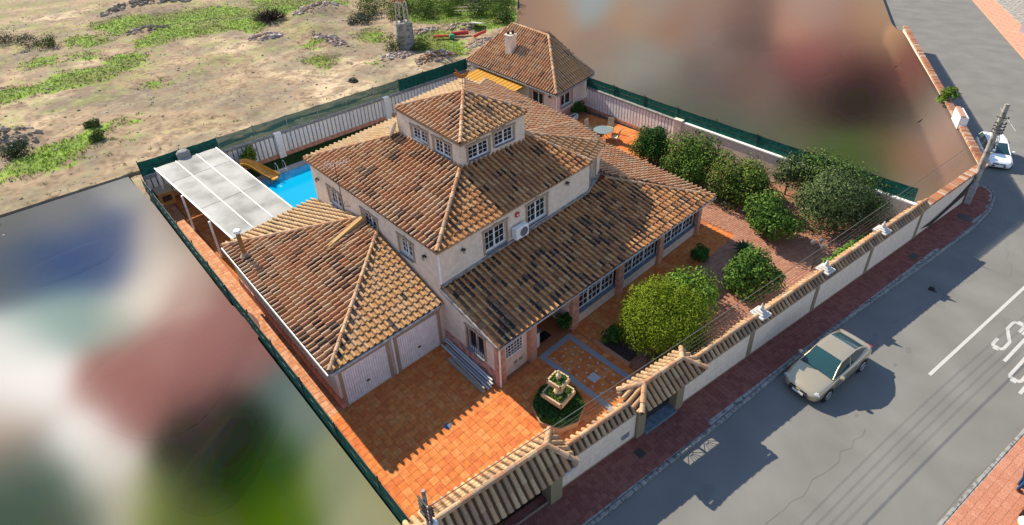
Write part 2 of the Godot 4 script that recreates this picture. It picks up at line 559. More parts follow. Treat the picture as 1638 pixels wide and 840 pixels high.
# ---------------------------------------------------------------- the house
func wall_lamp(at: Vector3, nrm: Vector3, parent: Node) -> void:
	var b := MB.new()
	b.box(at + nrm * 0.02, Vector3(0.1, 0.16, 0.1).lerp(Vector3(0.02, 0.2, 0.02), 0.0) * 0.6)
	b.tube([at + nrm * 0.02 + Vector3(0, 0.1, 0), at + nrm * 0.14 + Vector3(0, 0.16, 0)], 0.012, -1, 6)
	b.lathe([Vector2(0.0, 0.17), Vector2(0.10, 0.1), Vector2(0.10, 0.09), Vector2(0.08, 0.09), Vector2(0.055, -0.08), Vector2(0.0, -0.1)], at + nrm * 0.15, 8)
	var l := part("lamp", b, M.iron, parent)
	var g := MB.new()
	g.col = Color(0.5, 0.48, 0.42)
	g.lathe([Vector2(0.0, 0.08), Vector2(0.084, 0.08), Vector2(0.062, -0.06), Vector2(0.0, -0.07)], at + nrm * 0.15, 6)
	part("lamp_shade", g, M.plain, l)

func house() -> void:
	var t := thing("villa", "two storey cream villa with brown tiled hip roofs, small glazed lantern storey and double garage", "house")
	var whole := []; var rest := MB.new(); var deck := MB.new()
	var e := 5.37
	var F := Vector3(0, e, 0); var L := Vector3(-0.03, e, -11.88); var B := Vector3(14.45, e, -13.6)
	var P1 := Vector3(10.24, e, -0.43); var P2 := Vector3(12.45, e, -1.32); var P3 := Vector3(13.37, e, -4.17)
	var cF := Vector3(3.91, 6.6, -3.14); var cL := Vector3(4.06, 6.6, -8.24); var cB := Vector3(8.6, 6.6, -8.9); var cR := Vector3(8.45, 6.6, -3.6)
	var Q1 := Vector3(0.0, 2.51, 3.52); var Q2 := Vector3(15.94, 2.51, 3.75); var H := Vector3(12.0, 3.53, -0.78); var T := Vector3(0.0, 3.35, -0.15)
	var Q3 := Vector3(17.2, 2.51, -8.5); var H2 := Vector3(13.5, 3.53, -8.2)
	var G1 := Vector3(-5.35, 2.53, -0.13); var G2 := Vector3(-5.26, 2.53, -11.49); var G3 := Vector3(0.12, 2.53, -0.2); var G4 := Vector3(0.1, 2.53, -12.3)
	var A1 := Vector3(0.12, 3.9, -5.08); var A2 := Vector3(0.1, 3.9, -6.65)
	var C1 := Vector3(3.62, 8.09, -2.62); var C2 := Vector3(8.3, 8.09, -3.1); var C3 := Vector3(9.0, 8.09, -9.0); var C4 := Vector3(3.95, 8.09, -8.4); var CA := Vector3(6.32, 9.02, -5.63)
	var faces := [
		[[F, P1, cR, cF], SHADE, 0.2], [[P1, P2, cR], OCHRE, 0.06], [[P2, P3, cR], CLAY, 0.05], [[P3, B, cB, cR], CLAY, 0.15], [[B, L, cL, cB], SUN_PALE, 0.02], [[L, F, cF, cL], CLAY, 0.29],
		[[Q1, Q2, H, T], SHADE, 0.4], [[Q2, Q3, H2, H], CLAY, 0.15],
		[[G1, G3, A1], OCHRE, 0.12], [[G2, G1, A1, A2], CLAY, 0.29], [[G4, G2, A2], SUN_PALE, 0.04],
		[[C1, C2, CA], OCHRE, 0.08], [[C2, C3, CA], CLAY, 0.06], [[C3, C4, CA], SUN_PALE, 0.01], [[C4, C1, CA], CLAY, 0.1]]
	for f in faces:
		tile_face(f[0], f[1], f[2], rest, whole)
		slab(f[0], 0.12, deck)
	part("roof_deck", deck, M.deck, t)
	lay_tiles(whole, rest, t)
	for r in [[F, cF], [L, cL], [B, cB], [P1, cR], [P2, cR], [P3, cR], [Q2, H], [G1, A1], [G2, A2], [C1, CA], [C2, CA], [C3, CA], [C4, CA]]:
		ridge(r[0] + Vector3(0, 0.05, 0), r[1] + Vector3(0, 0.05, 0), t)
	# the small wedge wall beside the recess in the garage roof
	var wd := MB.new()
	wd.col = Color(0.62, 0.42, 0.2)
	var wa := Vector3(-2.5, 3.2, -6.35); var wb := Vector3(0.1, 3.92, -6.2)
	for s in [-1, 1]:
		var q := [wa, wb, wb + Vector3(0, 0.42, 0), wa + Vector3(0, 0.06, 0)]
		for k in 4: q[k] += Vector3(0, 0, 0.09 * s)
		if s > 0: wd.quad(q[0], q[1], q[2], q[3])
		else: wd.quad(q[3], q[2], q[1], q[0])
	wd.quad(wa + Vector3(0, 0.06, 0.11), wb + Vector3(0, 0.42, 0.11), wb + Vector3(0, 0.42, -0.11), wa + Vector3(0, 0.06, -0.11))
	wd.quad(wa + Vector3(0, 0, -0.09), wa + Vector3(0, 0, 0.09), wa + Vector3(0, 0.06, 0.09), wa + Vector3(0, 0.06, -0.09))
	part("parapet", wd, M.rock, t)
	var st := MB.new()
	st.col = Color(0.4, 0.29, 0.2)
	st.bar(Vector3(-1.9, 3.47, -5.75), Vector3(0.05, 3.98, -5.3), 0.1, 0.06)
	st.box(Vector3(-0.02, 3.86, -5.75), Vector3(0.3, 0.1, 0.8))
	part("flashing", st, M.rock, t)

	# walls of the upper floor and of the lantern
	var uf := Vector3(10.05, 0, -0.4).normalized()
	var w := MB.new()
	wall(w, Vector3(0.15, 0, -11.75), Vector3(0, 0, 1), 11.6, 5.27, [[1.8, 3.4, 1.35, 0.95], [5.3, 3.5, 1.35, 1.0], [8.55, 3.68, 1.05, 0.9]], 0.2)
	wall(w, Vector3(0.15, 3.1, -0.15), uf, 10.06, 2.17, [[2.62, 0.58, 1.32, 1.12], [5.4, 0.66, 1.36, 1.12]], 0.2)
	wall(w, Vector3(10.2, 3.0, -0.55), Vector3(2.0, 0, -0.85).normalized(), 2.17, 2.27, [[0.35, 0.5, 1.0, 1.45]], 0.25)
	wall(w, Vector3(12.2, 3.0, -1.4), Vector3(0.9, 0, -2.8).normalized(), 2.94, 2.27, [])
	wall(w, Vector3(13.1, 0, -4.2), Vector3(0.95, 0, -9.0).normalized(), 9.05, 5.27, [])
	wall(w, Vector3(14.05, 0, -13.2), Vector3(-13.9, 0, 1.45).normalized(), 13.97, 5.27, [])
	part("upper_wall", w, M.plaster, t)
	w = MB.new()
	wall(w, Vector3(3.95, 6.1, -8.35), Vector3(0, 0, 1), 5.15, 2.0, [[1.3, 0.78, 1.3, 0.62], [3.16, 0.66, 1.3, 0.7]], 0.12)
	wall(w, Vector3(3.95, 6.1, -3.2), Vector3(1, 0, 0), 4.25, 2.0, [[0.53, 0.62, 1.27, 0.7], [2.2, 0.74, 1.25, 0.72]], 0.12)
	wall(w, Vector3(8.2, 6.1, -3.2), Vector3(0.25, 0, -5.2).normalized(), 5.2, 2.0, [])
	wall(w, Vector3(8.45, 6.1, -8.4), Vector3(-1, 0, 0), 4.5, 2.0, [])
	part("lantern_wall", w, M.plaster, t)
	var zt := Vector3(0, 0, 1)
	window(Vector3(0.15, 3.4, -9.95), zt, 1.35, 0.95, 2, 2, 3, t)
	window(Vector3(0.15, 3.5, -6.45), zt, 1.35, 1.0, 2, 2, 3, t)
	window(Vector3(0.15, 3.68, -3.2), zt, 1.05, 0.9, 2, 2, 3, t)
	window(Vector3(0.15, 3.1, -0.15) + uf * 2.62 + Vector3(0, 0.58, 0), uf, 1.32, 1.12, 2, 2, 3, t)
	window(Vector3(0.15, 3.1, -0.15) + uf * 5.4 + Vector3(0, 0.66, 0), uf, 1.36, 1.12, 2, 2, 3, t)
	window(Vector3(10.2, 3.0, -0.55) + Vector3(2.0, 0, -0.85).normalized() * 0.35 + Vector3(0, 0.5, 0), Vector3(2.0, 0, -0.85).normalized(), 1.0, 1.45, 1, 2, 3, t, 0.22)
	for q in [[-7.05, 6.88, 1.3, 0.62], [-5.19, 6.76, 1.3, 0.7]]: window(Vector3(3.95, q[1], q[0]), zt, q[2], q[3], 2, 2, 3, t, 0.1)
	for q in [[4.48, 6.72, 1.27, 0.7], [6.15, 6.84, 1.25, 0.72]]: window(Vector3(q[0], q[1], -3.2), Vector3.RIGHT, q[2], q[3], 2, 2, 3, t, 0.1)

	# the garage
	w = MB.new()
	wall(w, Vector3(-5.1, 0, -0.38), Vector3.RIGHT, 5.25, 2.46, [[0.26, 0.02, 2.07, 1.9], [2.85, 0.02, 2.1, 1.9]], 0.12)
	wall(w, Vector3(-5.1, 0, -11.3), zt, 10.92, 2.46, [])
	wall(w, Vector3(0.14, 0, -11.9), Vector3(-5.24, 0, 0.6).normalized(), 5.27, 2.46, [])
	part("garage_wall", w, M.plaster, t)
	w = MB.new()
	w.box(Vector3(-5.115, 0.3, -5.8), Vector3(0.03, 0.6, 10.9)); w.box(Vector3(-4.98, 0.3, -0.365), Vector3(0.24, 0.6, 0.03))
	w.box(Vector3(0.142, 0.42, 1.45), Vector3(0.02, 0.84, 3.5))
	part("dado", w, M.pink, t)
	for d in [[-4.84, 2.07], [-2.25, 2.1]]:
		var b := MB.new()
		var n := 20
		for k in n:
			var x: float = d[0] + d[1] * (k + 0.5) / n
			b.bevel(Vector3(x, 0.97, -0.455), Vector3(d[1] / n - 0.012, 0.03, 1.88), 0.006, Basis(Vector3.RIGHT, Vector3.BACK, Vector3.DOWN))
		b.box(Vector3(d[0] + d[1] / 2, 0.97, -0.485), Vector3(d[1], 1.89, 0.02))
		var gd := part("garage_door", b, M.door_white, t)
		var hb := MB.new()
		hb.col = Color(0.03, 0.03, 0.03)
		hb.box(Vector3(d[0] + d[1] / 2, 0.62, -0.43), Vector3(0.14, 0.07, 0.05))
		part("handle", hb, M.plain, gd)
		var fb := MB.new()
		fb.box(Vector3(d[0] - 0.07, 0.98, -0.37), Vector3(0.13, 1.96, 0.06)); fb.box(Vector3(d[0] + d[1] + 0.07, 0.98, -0.37), Vector3(0.13, 1.96, 0.06))
		fb.box(Vector3(d[0] + d[1] / 2, 2.03, -0.367), Vector3(d[1] + 0.3, 0.14, 0.07))
		part("door_frame", fb, M.trim, gd)
	w = MB.new()
	w.tube([G1 + Vector3(-0.02, -0.09, 0.1), G3 + Vector3(-0.1, -0.07, 0.1)], 0.06, -1, 8)
	w.tube([G2 + Vector3(-0.09, -0.09, 0), G1 + Vector3(-0.09, -0.09, 0.06)], 0.055, -1, 8)
	w.tube([Q1 + Vector3(0.02, -0.06, 0.06), Q2 + Vector3(0.05, -0.05, 0.06)], 0.04, -1, 8)
	part("gutter", w, M.galv, t)
	for q in [[Vector3(-2.51, 2.42, -0.3), Vector3(-2.51, 0.08, -0.3)], [Vector3(0.11, 5.3, -0.1), Vector3(0.11, 3.6, -0.1)], [Vector3(0.2, 2.4, 3.4), Vector3(0.2, 0.05, 3.37)]]:
		w = MB.new()
		w.tube(q, 0.045, -1, 8)
		part("downpipe", w, M.white, t)

	# the ground floor front: pillars, low walls, windows and the porch
	w = MB.new()
	wall(w, Vector3(0.15, 0, -0.16), zt, 3.46, 2.42, [[1.58, 1.03, 1.08, 1.15]], 0.14)
	w.quad(Vector3(0.15, 2.42, -0.16), Vector3(0.15, 2.42, 3.3), Vector3(0.15, 2.42, 3.3), Vector3(0.15, 3.27, -0.16))
	wall(w, Vector3(0.6, 0, 3.12), Vector3.RIGHT, 1.42, 2.4, [[0.14, 1.0, 1.02, 0.85]], 0.1)
	for q in [[5.15, 8.1], [8.55, 11.6], [11.93, 15.3]]:
		wall(w, Vector3(q[0], 0, 3.17), Vector3.RIGHT, q[1] - q[0], 0.62, [])
	wall(w, Vector3(15.6, 0, 3.3), Vector3(0, 0, -1), 11.5, 2.42, [])
	wall(w, Vector3(2.4, 0, 1.0), Vector3.RIGHT, 2.4, 2.42, [[1.0, 0.02, 1.0, 2.1]], 0.1)
	wall(w, Vector3(2.4, 0, 3.1), Vector3(0, 0, -1), 2.1, 2.42, []); wall(w, Vector3(4.78, 0, 1.0), zt, 2.2, 2.42, [])
	part("front_wall", w, M.plaster, t)
	for q in [[0.14, 0.44], [2.0, 0.42], [4.75, 0.42], [8.1, 0.45], [11.56, 0.4], [15.28, 0.34]]:
		w = MB.new()
		w.box(Vector3(q[0] + q[1] / 2, 1.21, 3.22), Vector3(q[1], 2.42, 0.2))
		part("pillar", w, M.salmon, t)
	w = MB.new()
	w.box(Vector3(7.9, 2.3, 3.1), Vector3(15.5, 0.3, 0.16))
	part("beam", w, M.trim, t)
	for q in [[5.15, 8.1], [8.55, 11.6], [11.93, 15.3]]:
		var wn := window(Vector3(q[0] + 0.04, 0.68, 3.0), Vector3.RIGHT, q[1] - q[0] - 0.08, 1.44, 3, 3, 4, t, 0.0, false, false)
		w = MB.new()
		w.box(Vector3((q[0] + q[1]) / 2, 0.64, 3.1), Vector3(q[1] - q[0] - 0.01, 0.06, 0.26))
		part("sill", w, M.bluegrey, wn)
	window(Vector3(0.74, 1.0, 3.12), Vector3.RIGHT, 1.02, 0.85, 1, 6, 5, t, 0.03, false, false)
	w = MB.new()
	w.col = Color(0.35, 0.27, 0.18)
	for x in [1.3, 1.6]:
		for k in 4: w.box(Vector3(x, 0.42 + k * 0.05, 3.125), Vector3(0.2, 0.03, 0.02))
	part("vent", w, M.plain, t)
	var ww := window(Vector3(0.15, 1.03, 1.42), zt, 1.08, 1.15, 2, 1, 1, t, 0.1)
	w = MB.new()
	for k in 9: w.tube([Vector3(0.13, 1.05, 1.46 + k * 0.125), Vector3(0.13, 2.16, 1.46 + k * 0.125)], 0.012, -1, 5)
	part("window_bars", w, M.iron, ww)
	w = MB.new()
	w.box(Vector3(3.9, 1.06, 0.93), Vector3(0.96, 2.06, 0.05))
	var dr := part("door", w, M.white, t)
	w = MB.new()
	w.box(Vector3(3.9, 1.5, 0.96), Vector3(0.5, 0.9, 0.02))
	part("pane", w, M.glass, dr)
	w = MB.new()
	w.box(Vector3(2.75, 0.95, 2.1), Vector3(0.6, 0.06, 1.7))
	part("ledge", w, M.bluegrey, t)
	w = MB.new()
	w.box(Vector3(2.75, 0.46, 2.1), Vector3(0.5, 0.92, 1.6))
	part("ledge_wall", w, M.white, t)
	# mouldings where the low roof meets the walls
	w = MB.new()
	w.bar(Vector3(0.1, 3.46, -0.1), Vector3(10.2, 3.58, -0.5), 0.14, 0.12)
	w.bar(Vector3(10.2, 3.62, -0.5), Vector3(12.25, 3.62, -1.35), 0.14, 0.12)
	w.bar(Vector3(0.03, 2.5, 3.5), Vector3(0.03, 3.33, -0.1), 0.1, 0.12)
	part("roof_flashing", w, M.concrete, t)
	for q in [[Vector3(0.15, 4.4, -10.95), Vector3.LEFT], [Vector3(0.15, 4.5, -1.12), Vector3.LEFT], [Vector3(1.42, 4.65, -0.2), Vector3.BACK], [Vector3(8.38, 4.9, -0.48), Vector3.BACK]]: wall_lamp(q[0], q[1], t)

	# fixed to the house but things of their own
	t = thing("air_conditioner", "white outdoor air conditioning unit on the upper front wall between two windows", "air conditioner", Vector3(4.8, 3.68, -0.08))
	w = MB.new()
	w.bevel(Vector3(0, 0.33, 0), Vector3(0.8, 0.6, 0.3), 0.03)
	part("casing", w, M.white, t)
	w = MB.new()
	w.col = Color(0.12, 0.13, 0.14)
	w.lathe([Vector2(0.0, 0.0), Vector2(0.22, 0.0), Vector2(0.23, 0.012), Vector2(0.25, 0.0)], Vector3.ZERO, 20)
	var fan := part("fan_grille", w, M.plain, t)
	fan.transform = Transform3D(Basis(Vector3.RIGHT, Vector3.BACK, Vector3.DOWN), Vector3(0.1, 0.32, 0.155))
	w = MB.new()
	for sx in [-0.3, 0.3]: w.box(Vector3(sx, 0.015, -0.02), Vector3(0.05, 0.03, 0.36))
	part("bracket", w, M.galv, t)
	t = thing("alarm_box", "small red and white alarm box above the air conditioning unit", "alarm box", Vector3(4.82, 4.7, -0.32))
	w = MB.new()
	w.col = Color(0.45, 0.05, 0.04)
	w.bevel(Vector3(0, 0.12, 0.04), Vector3(0.22, 0.24, 0.08), 0.02)
	part("casing", w, M.plain, t)
	w = MB.new()
	w.col = Color(0.7, 0.7, 0.68)
	w.box(Vector3(0, 0.1, 0.083), Vector3(0.14, 0.06, 0.006))
	part("plate", w, M.plain, t)

	t = thing("satellite_dish", "pale satellite dish on the left back corner of the lantern storey", "satellite dish", Vector3(3.9, 6.7, -8.35))
	w = MB.new()
	var prof := []
	for k in 7: prof.append(Vector2(0.46 * k / 6.0, 0.13 * pow(k / 6.0, 2)))
	for k in 7: prof.append(Vector2(0.46 * (6 - k) / 6.0, 0.13 * pow((6 - k) / 6.0, 2) - 0.015))
	w.lathe(prof, Vector3.ZERO, 24)
	var dd := part("dish", w, M.white, t)
	var dz := Vector3(-0.62, 0.4, -0.68).normalized()
	var dx := Vector3.UP.cross(dz).normalized()
	dd.transform = Transform3D(Basis(dx, dz, dx.cross(dz)), Vector3(-0.2, 0.25, 0.0))
	w = MB.new()
	w.tube([Vector3(0.1, 0.0, 0.1), Vector3(-0.1, 0.0, 0.0), Vector3(-0.17, 0.22, 0.0)], 0.022, -1, 6)
	w.tube([Vector3(-0.2, 0.25, 0), Vector3(-0.2, 0.25, 0) + dz * 0.45], 0.012, -1, 6)
	w.box(Vector3(-0.2, 0.25, 0) + dz * 0.45, Vector3(0.07, 0.07, 0.07))
	part("arm", w, M.galv, t)

	t = thing("tv_antenna", "tall thin television antenna bracketed to the left upper wall", "antenna", Vector3(0.02, 3.95, -7.95))
	w = MB.new()
	w.tube([Vector3(-0.12, -0.1, 0), Vector3(-0.12, 2.7, 0)], 0.02, 0.016, 6)
	w.tube([Vector3(0.12, 0.2, 0.3), Vector3(-0.12, 0.2, 0)], 0.012, -1, 5); w.tube([Vector3(0.12, 0.2, -0.25), Vector3(-0.12, 0.2, 0)], 0.012, -1, 5)
	part("mast", w, M.iron, t)
	w = MB.new()
	w.tube([Vector3(-0.5, 2.6, -0.3), Vector3(0.5, 2.66, 0.35)], 0.012, -1, 5)
	for k in 9:
		var c := Vector3(-0.5, 2.6, -0.3).lerp(Vector3(0.5, 2.66, 0.35), k / 8.0)
		var h := Vector3(-0.2, 0.0, 0.3) * (1.2 - k * 0.07)
		w.tube([c - h, c + h], 0.008, -1, 4)
		if k < 3: w.tube([c - Vector3(0, 0.3, 0), c + Vector3(0, 0.3, 0)], 0.008, -1, 4)
	part("rods", w, M.galv, t)

	t = thing("flue_pipe", "tall rusty flue pipe with a white cap on the garage roof", "flue pipe", Vector3(-4.84, 2.7, -9.6))
	w = MB.new()
	w.col = Color(0.36, 0.2, 0.075)
	w.tube([Vector3(0, -0.1, 0), Vector3(0, 1.42, 0)], 0.1, -1, 14)
	part("pipe", w, M.rock, t)
	w = MB.new()
	w.lathe([Vector2(0, 1.58), Vector2(0.15, 1.55), Vector2(0.19, 1.44), Vector2(0.13, 1.42), Vector2(0.1, 1.36)], Vector3.ZERO, 14)
	part("cap", w, M.white, t)
	w = MB.new()
	w.col = Color(0.5, 0.38, 0.25)
	w.lathe([Vector2(0.09, 0.22), Vector2(0.16, 0.1), Vector2(0.24, 0.0)], Vector3.ZERO, 12)
	part("collar", w, M.rock, t)

	t = thing("weather_vane", "orange rooster weather vane on the top of the lantern roof", "weather vane", Vector3(6.32, 9.05, -5.63))
	w = MB.new()
	w.tube([Vector3(0, 0, 0), Vector3(0, 0.75, 0)], 0.02, 0.014, 6)
	w.tube([Vector3(-0.25, 0.45, 0.05), Vector3(0.25, 0.45, -0.05)], 0.01, -1, 5); w.tube([Vector3(-0.05, 0.45, -0.22), Vector3(0.05, 0.45, 0.22)], 0.01, -1, 5)
	part("rod", w, M.iron, t)
	w = MB.new()
	w.col = Color(0.5, 0.2, 0.06)
	var out := PackedVector2Array([Vector2(-0.34, 0.1), Vector2(-0.1, 0.02), Vector2(0.1, 0.0), Vector2(0.24, 0.12), Vector2(0.34, 0.3), Vector2(0.4, 0.32), Vector2(0.33, 0.44), Vector2(0.24, 0.4), Vector2(0.16, 0.22), Vector2(-0.05, 0.2), Vector2(-0.2, 0.42), Vector2(-0.36, 0.5), Vector2(-0.26, 0.34), Vector2(-0.42, 0.3)])
	w.xf = Transform3D(Basis(Vector3(0.75, 0, 0.66), Vector3(0.66, 0, -0.75), Vector3(0, 1, 0)), Vector3(0, 0.7, 0))
	w.prism(out, func(_p): return 0.015, func(_p): return -0.015)
	part("rooster", w, M.cloth, t)

	# long white pipes and profiles stacked against the wall
	t = thing("pipe_stack", "stack of long white and grey plastic pipes lying along the wing wall", "pipes", Vector3(-0.15, 0, 1.5))
	var k := 0
	for q in [[-0.1, 0.08, -1.75, 1.6, 0.05], [0.02, 0.07, -1.6, 1.62, 0.05], [0.12, 0.2, -1.8, 1.62, 0.05], [0.16, 0.34, -1.7, 1.55, 0.04], [0.2, 0.1, -1.5, 1.6, 0.05], [-0.02, 0.2, -1.5, 1.62, 0.045]]:
		w = MB.new()
		w.col = Color(0.7, 0.7, 0.74) if k < 4 else Color(0.4, 0.4, 0.42)
		w.tube([Vector3(q[0] + 0.1, q[1], q[2]), Vector3(q[0], q[1], q[3])], q[4], -1, 10)
		part("pipe", w, M.cloth, t)
		k += 1
	w = MB.new()
	w.col = Color(0.42, 0.38, 0.33)
	w.bar(Vector3(-0.3, 0.08, -0.9), Vector3(-0.35, 0.08, 1.6), 0.14, 0.12)
	w.bar(Vector3(-0.18, 0.22, -0.8), Vector3(-0.3, 0.2, 1.55), 0.08, 0.05)
	part("plank", w, M.cloth, t)
	w = MB.new()
	w.col = Color(0.02, 0.02, 0.025)
	w.box(Vector3(-0.16, 0.06, 0.3), Vector3(0.2, 0.1, 1.7))
	part("sheet", w, M.plain, t)

func annex() -> void:
	var t := thing("garden_house", "small cream garden house with tiled hip roof and chimney behind the villa", "house")
	var NR := Vector3(20.5, 2.75, -12.4); var NL := Vector3(21.15, 2.75, -24.1); var FR := Vector3(26.15, 2.75, -13.4); var BR_ := Vector3(26.9, 2.75, -25.0)
	var R1 := Vector3(25.1, 5.55, -22.0); var R2 := Vector3(24.5, 5.55, -17.05)
	var whole := []; var rest := MB.new(); var deck := MB.new()
	for f in [[[NR, FR, R2], OCHRE, 0.05], [[NL, NR, R2, R1], CLAY, 0.2], [[FR, BR_, R1, R2], CLAY, 0.03], [[BR_, NL, R1], CLAY, 0.03]]:
		tile_face(f[0], f[1], f[2], rest, whole, 0.3, 0.5)
		slab(f[0], 0.14, deck)
	part("roof_deck", deck, M.deck, t)
	lay_tiles(whole, rest, t)
	for r in [[NR, R2], [NL, R1], [FR, R2], [BR_, R1], [R1, R2]]: ridge(r[0] + Vector3(0, 0.06, 0), r[1] + Vector3(0, 0.06, 0), t, 0.13, 0.5)
	var w := MB.new()
	var o := Vector3(20.85, 0, -12.75)
	var uw := (Vector3(20.85, 0, -12.75) - Vector3(21.45, 0, -23.9)).normalized()
	var uf := (Vector3(25.6, 0, -13.5) - o).normalized()
	wall(w, Vector3(21.45, 0, -23.9), uw, 11.17, 2.7, [[8.1, 0.05, 1.5, 2.1]], 0.3)
	wall(w, o, uf, 4.8, 2.7, [[0.65, 1.2, 1.6, 1.0]], 0.25)
	wall(w, Vector3(25.6, 0, -13.5), Vector3(0.5, 0, -11).normalized(), 11, 2.7, [])
	part("wall", w, M.plaster, t)
	w = MB.new()
	w.xf = Transform3D(Basis(uf, Vector3.UP, uf.cross(Vector3.UP)), o)
	w.box(Vector3(2.4, 0.42, 0.012), Vector3(4.78, 0.84, 0.02))
	part("dado", w, M.pink, t)
	window(o + uf * 0.65 + Vector3(0, 1.2, 0), uf, 1.6, 1.0, 2, 1, 1, t, 0.2)
	window(Vector3(21.45, 0.06, -23.9) + uw * 8.1, uw, 1.5, 2.08, 2, 1, 2, t, 0.25, true, false, "glazed_door")
	wall_lamp(Vector3(20.86, 2.2, -13.4), Vector3.LEFT, t)
	w = MB.new()
	w.bar(NL + Vector3(-0.08, -0.1, 0), NR + Vector3(-0.08, -0.1, 0.06), 0.11, 0.1); w.bar(NR + Vector3(0, -0.1, 0.08), FR + Vector3(0, -0.1, 0.08), 0.11, 0.1)
	part("gutter", w, M.galv, t)
	w = MB.new()
	w.tube([Vector3(20.82, 2.65, -12.7), Vector3(20.82, 0.1, -12.7)], 0.045, -1, 8)
	part("downpipe", w, M.white, t)
	w = MB.new()
	w.box(Vector3(22.75, 4.4, -19.9), Vector3(0.7, 2.2, 0.7))
	w.box(Vector3(22.75, 5.55, -19.9), Vector3(0.82, 0.1, 0.82))
	var c := part("chimney", w, M.plaster, t)
	w = MB.new()
	w.tube([Vector3(22.65, 5.6, -20.05), Vector3(22.65, 5.85, -20.05)], 0.12, -1, 10)
	w.tube([Vector3(22.9, 5.6, -19.75), Vector3(22.9, 5.95, -19.75)], 0.12, -1, 10)
	part("chimney_pot", w, M.iron, c)
	t = thing("awning", "yellow and brown striped awning sloping from the garden house wall", "awning", Vector3(21.2, 2.45, -19.4), atan2(-0.6, 11.15))
	w = MB.new()
	var n := 26
	for k in n:
		w.col = Color(0.62, 0.34, 0.06) if k % 2 else Color(0.40, 0.19, 0.03)
		var z0 := -3.1 + 6.2 * k / n; var z1 := -3.1 + 6.2 * (k + 1) / n
		w.quad(Vector3(-2.1, -0.36, z0), Vector3(-2.1, -0.36, z1), Vector3(0, 0.0, z1), Vector3(0, 0, z0))
		w.quad(Vector3(-2.1, -0.5, z0), Vector3(-2.1, -0.5, z1), Vector3(-2.1, -0.36, z1), Vector3(-2.1, -0.36, z0))
	part("canvas", w, M.awning, t)
	w = MB.new()
	w.tube([Vector3(-2.08, -0.36, -3.1), Vector3(-2.08, -0.36, 3.1)], 0.04, -1, 6)
	for z in [-2.6, 2.6]: w.tube([Vector3(0, -0.15, z), Vector3(-1.0, -0.5, z + 0.3), Vector3(-2.05, -0.4, z)], 0.03, -1, 6)
	part("frame", w, M.galv, t)

# ---------------------------------------------------------------- ground, paving, water
func grid(b: MB, rows: Array, cols: Array = []) -> void:
	# a smooth sheet through rows of points, seen from above when rows run towards +z and points towards +x
	var nr := rows.size(); var nc: int = rows[0].size()
	var i0 := b.v.size()
	for r in nr:
		for k in nc:
			var du: Vector3 = rows[r][mini(k + 1, nc - 1)] - rows[r][maxi(k - 1, 0)]
			var dv: Vector3 = rows[mini(r + 1, nr - 1)][k] - rows[maxi(r - 1, 0)][k]
			var nn := dv.cross(du)
			nn = nn.normalized() if nn.length_squared() > 1e-12 else Vector3.UP
			b.vert(rows[r][k], nn, cols[r][k] if cols.size() else b.col)
	for r in nr - 1:
		for k in nc - 1:
			var a := i0 + r * nc + k
			b.ix.append_array([a, a + nc + 1, a + nc, a, a + 1, a + nc + 1])

# square tiles over a polygon; the first 'most' nearest the camera are parts of the floor, the rest one part
func paving(poly: PackedVector2Array, pitch: Vector2, y: Callable, cols: Array, parent: Node, called: String, most: int, turn := 0.0, gap := 0.007, jit := 0.0) -> void:
	var rot := Transform2D(turn, Vector2.ZERO)
	var inv := rot.affine_inverse()
	var lo := Vector2.INF; var hi := -Vector2.INF
	var lp := PackedVector2Array()
	for q in poly:
		lp.append(inv * q)
		lo = lo.min(inv * q); hi = hi.max(inv * q)
	var list := []
	for i in int((hi.x - lo.x) / pitch.x) + 1:
		for j in int((hi.y - lo.y) / pitch.y) + 1:
			var c := lo + Vector2((i + 0.5) * pitch.x + (0.5 * pitch.x if j % 2 and jit > 0 else 0.0), (j + 0.5) * pitch.y)
			if not Geometry2D.is_point_in_polygon(c, lp): continue
			var w := rot * c
			var at := Vector3(w.x, y.call(w), w.y)
			list.append([at.distance_to(EYE), at, cols[rng.randi() % cols.size()]])
	list.sort_custom(func(a, b): return a[0] < b[0])
	var meshes := {}
	var rest := MB.new()
	var s := Vector3(pitch.x - gap, 0.02, pitch.y - gap)
	for k in list.size():
		var bs := Basis(Vector3.UP, -turn + rng.randf_range(-0.006, 0.006))
		var at: Vector3 = list[k][1] + Vector3(0, -0.01 + rng.randf_range(-0.0015, 0.0015), 0)
		if k < most:
			if not meshes.has(list[k][2]):
				var b := MB.new()
				b.col = list[k][2]
				b.bevel(Vector3.ZERO, s, 0.004)
				meshes[list[k][2]] = b.mesh(M[called])
			inst("tile", meshes[list[k][2]], Transform3D(bs, at), parent)
		else:
			rest.col = list[k][2]
			rest.bevel(at, s, 0.004, bs)
	if rest.v.size(): part("tiles", rest, M[called], parent, "stuff")

func pv(a: Array) -> PackedVector2Array:
	var p := PackedVector2Array()
	for k in range(0, a.size(), 2): p.append(Vector2(a[k], a[k + 1]))
	return p

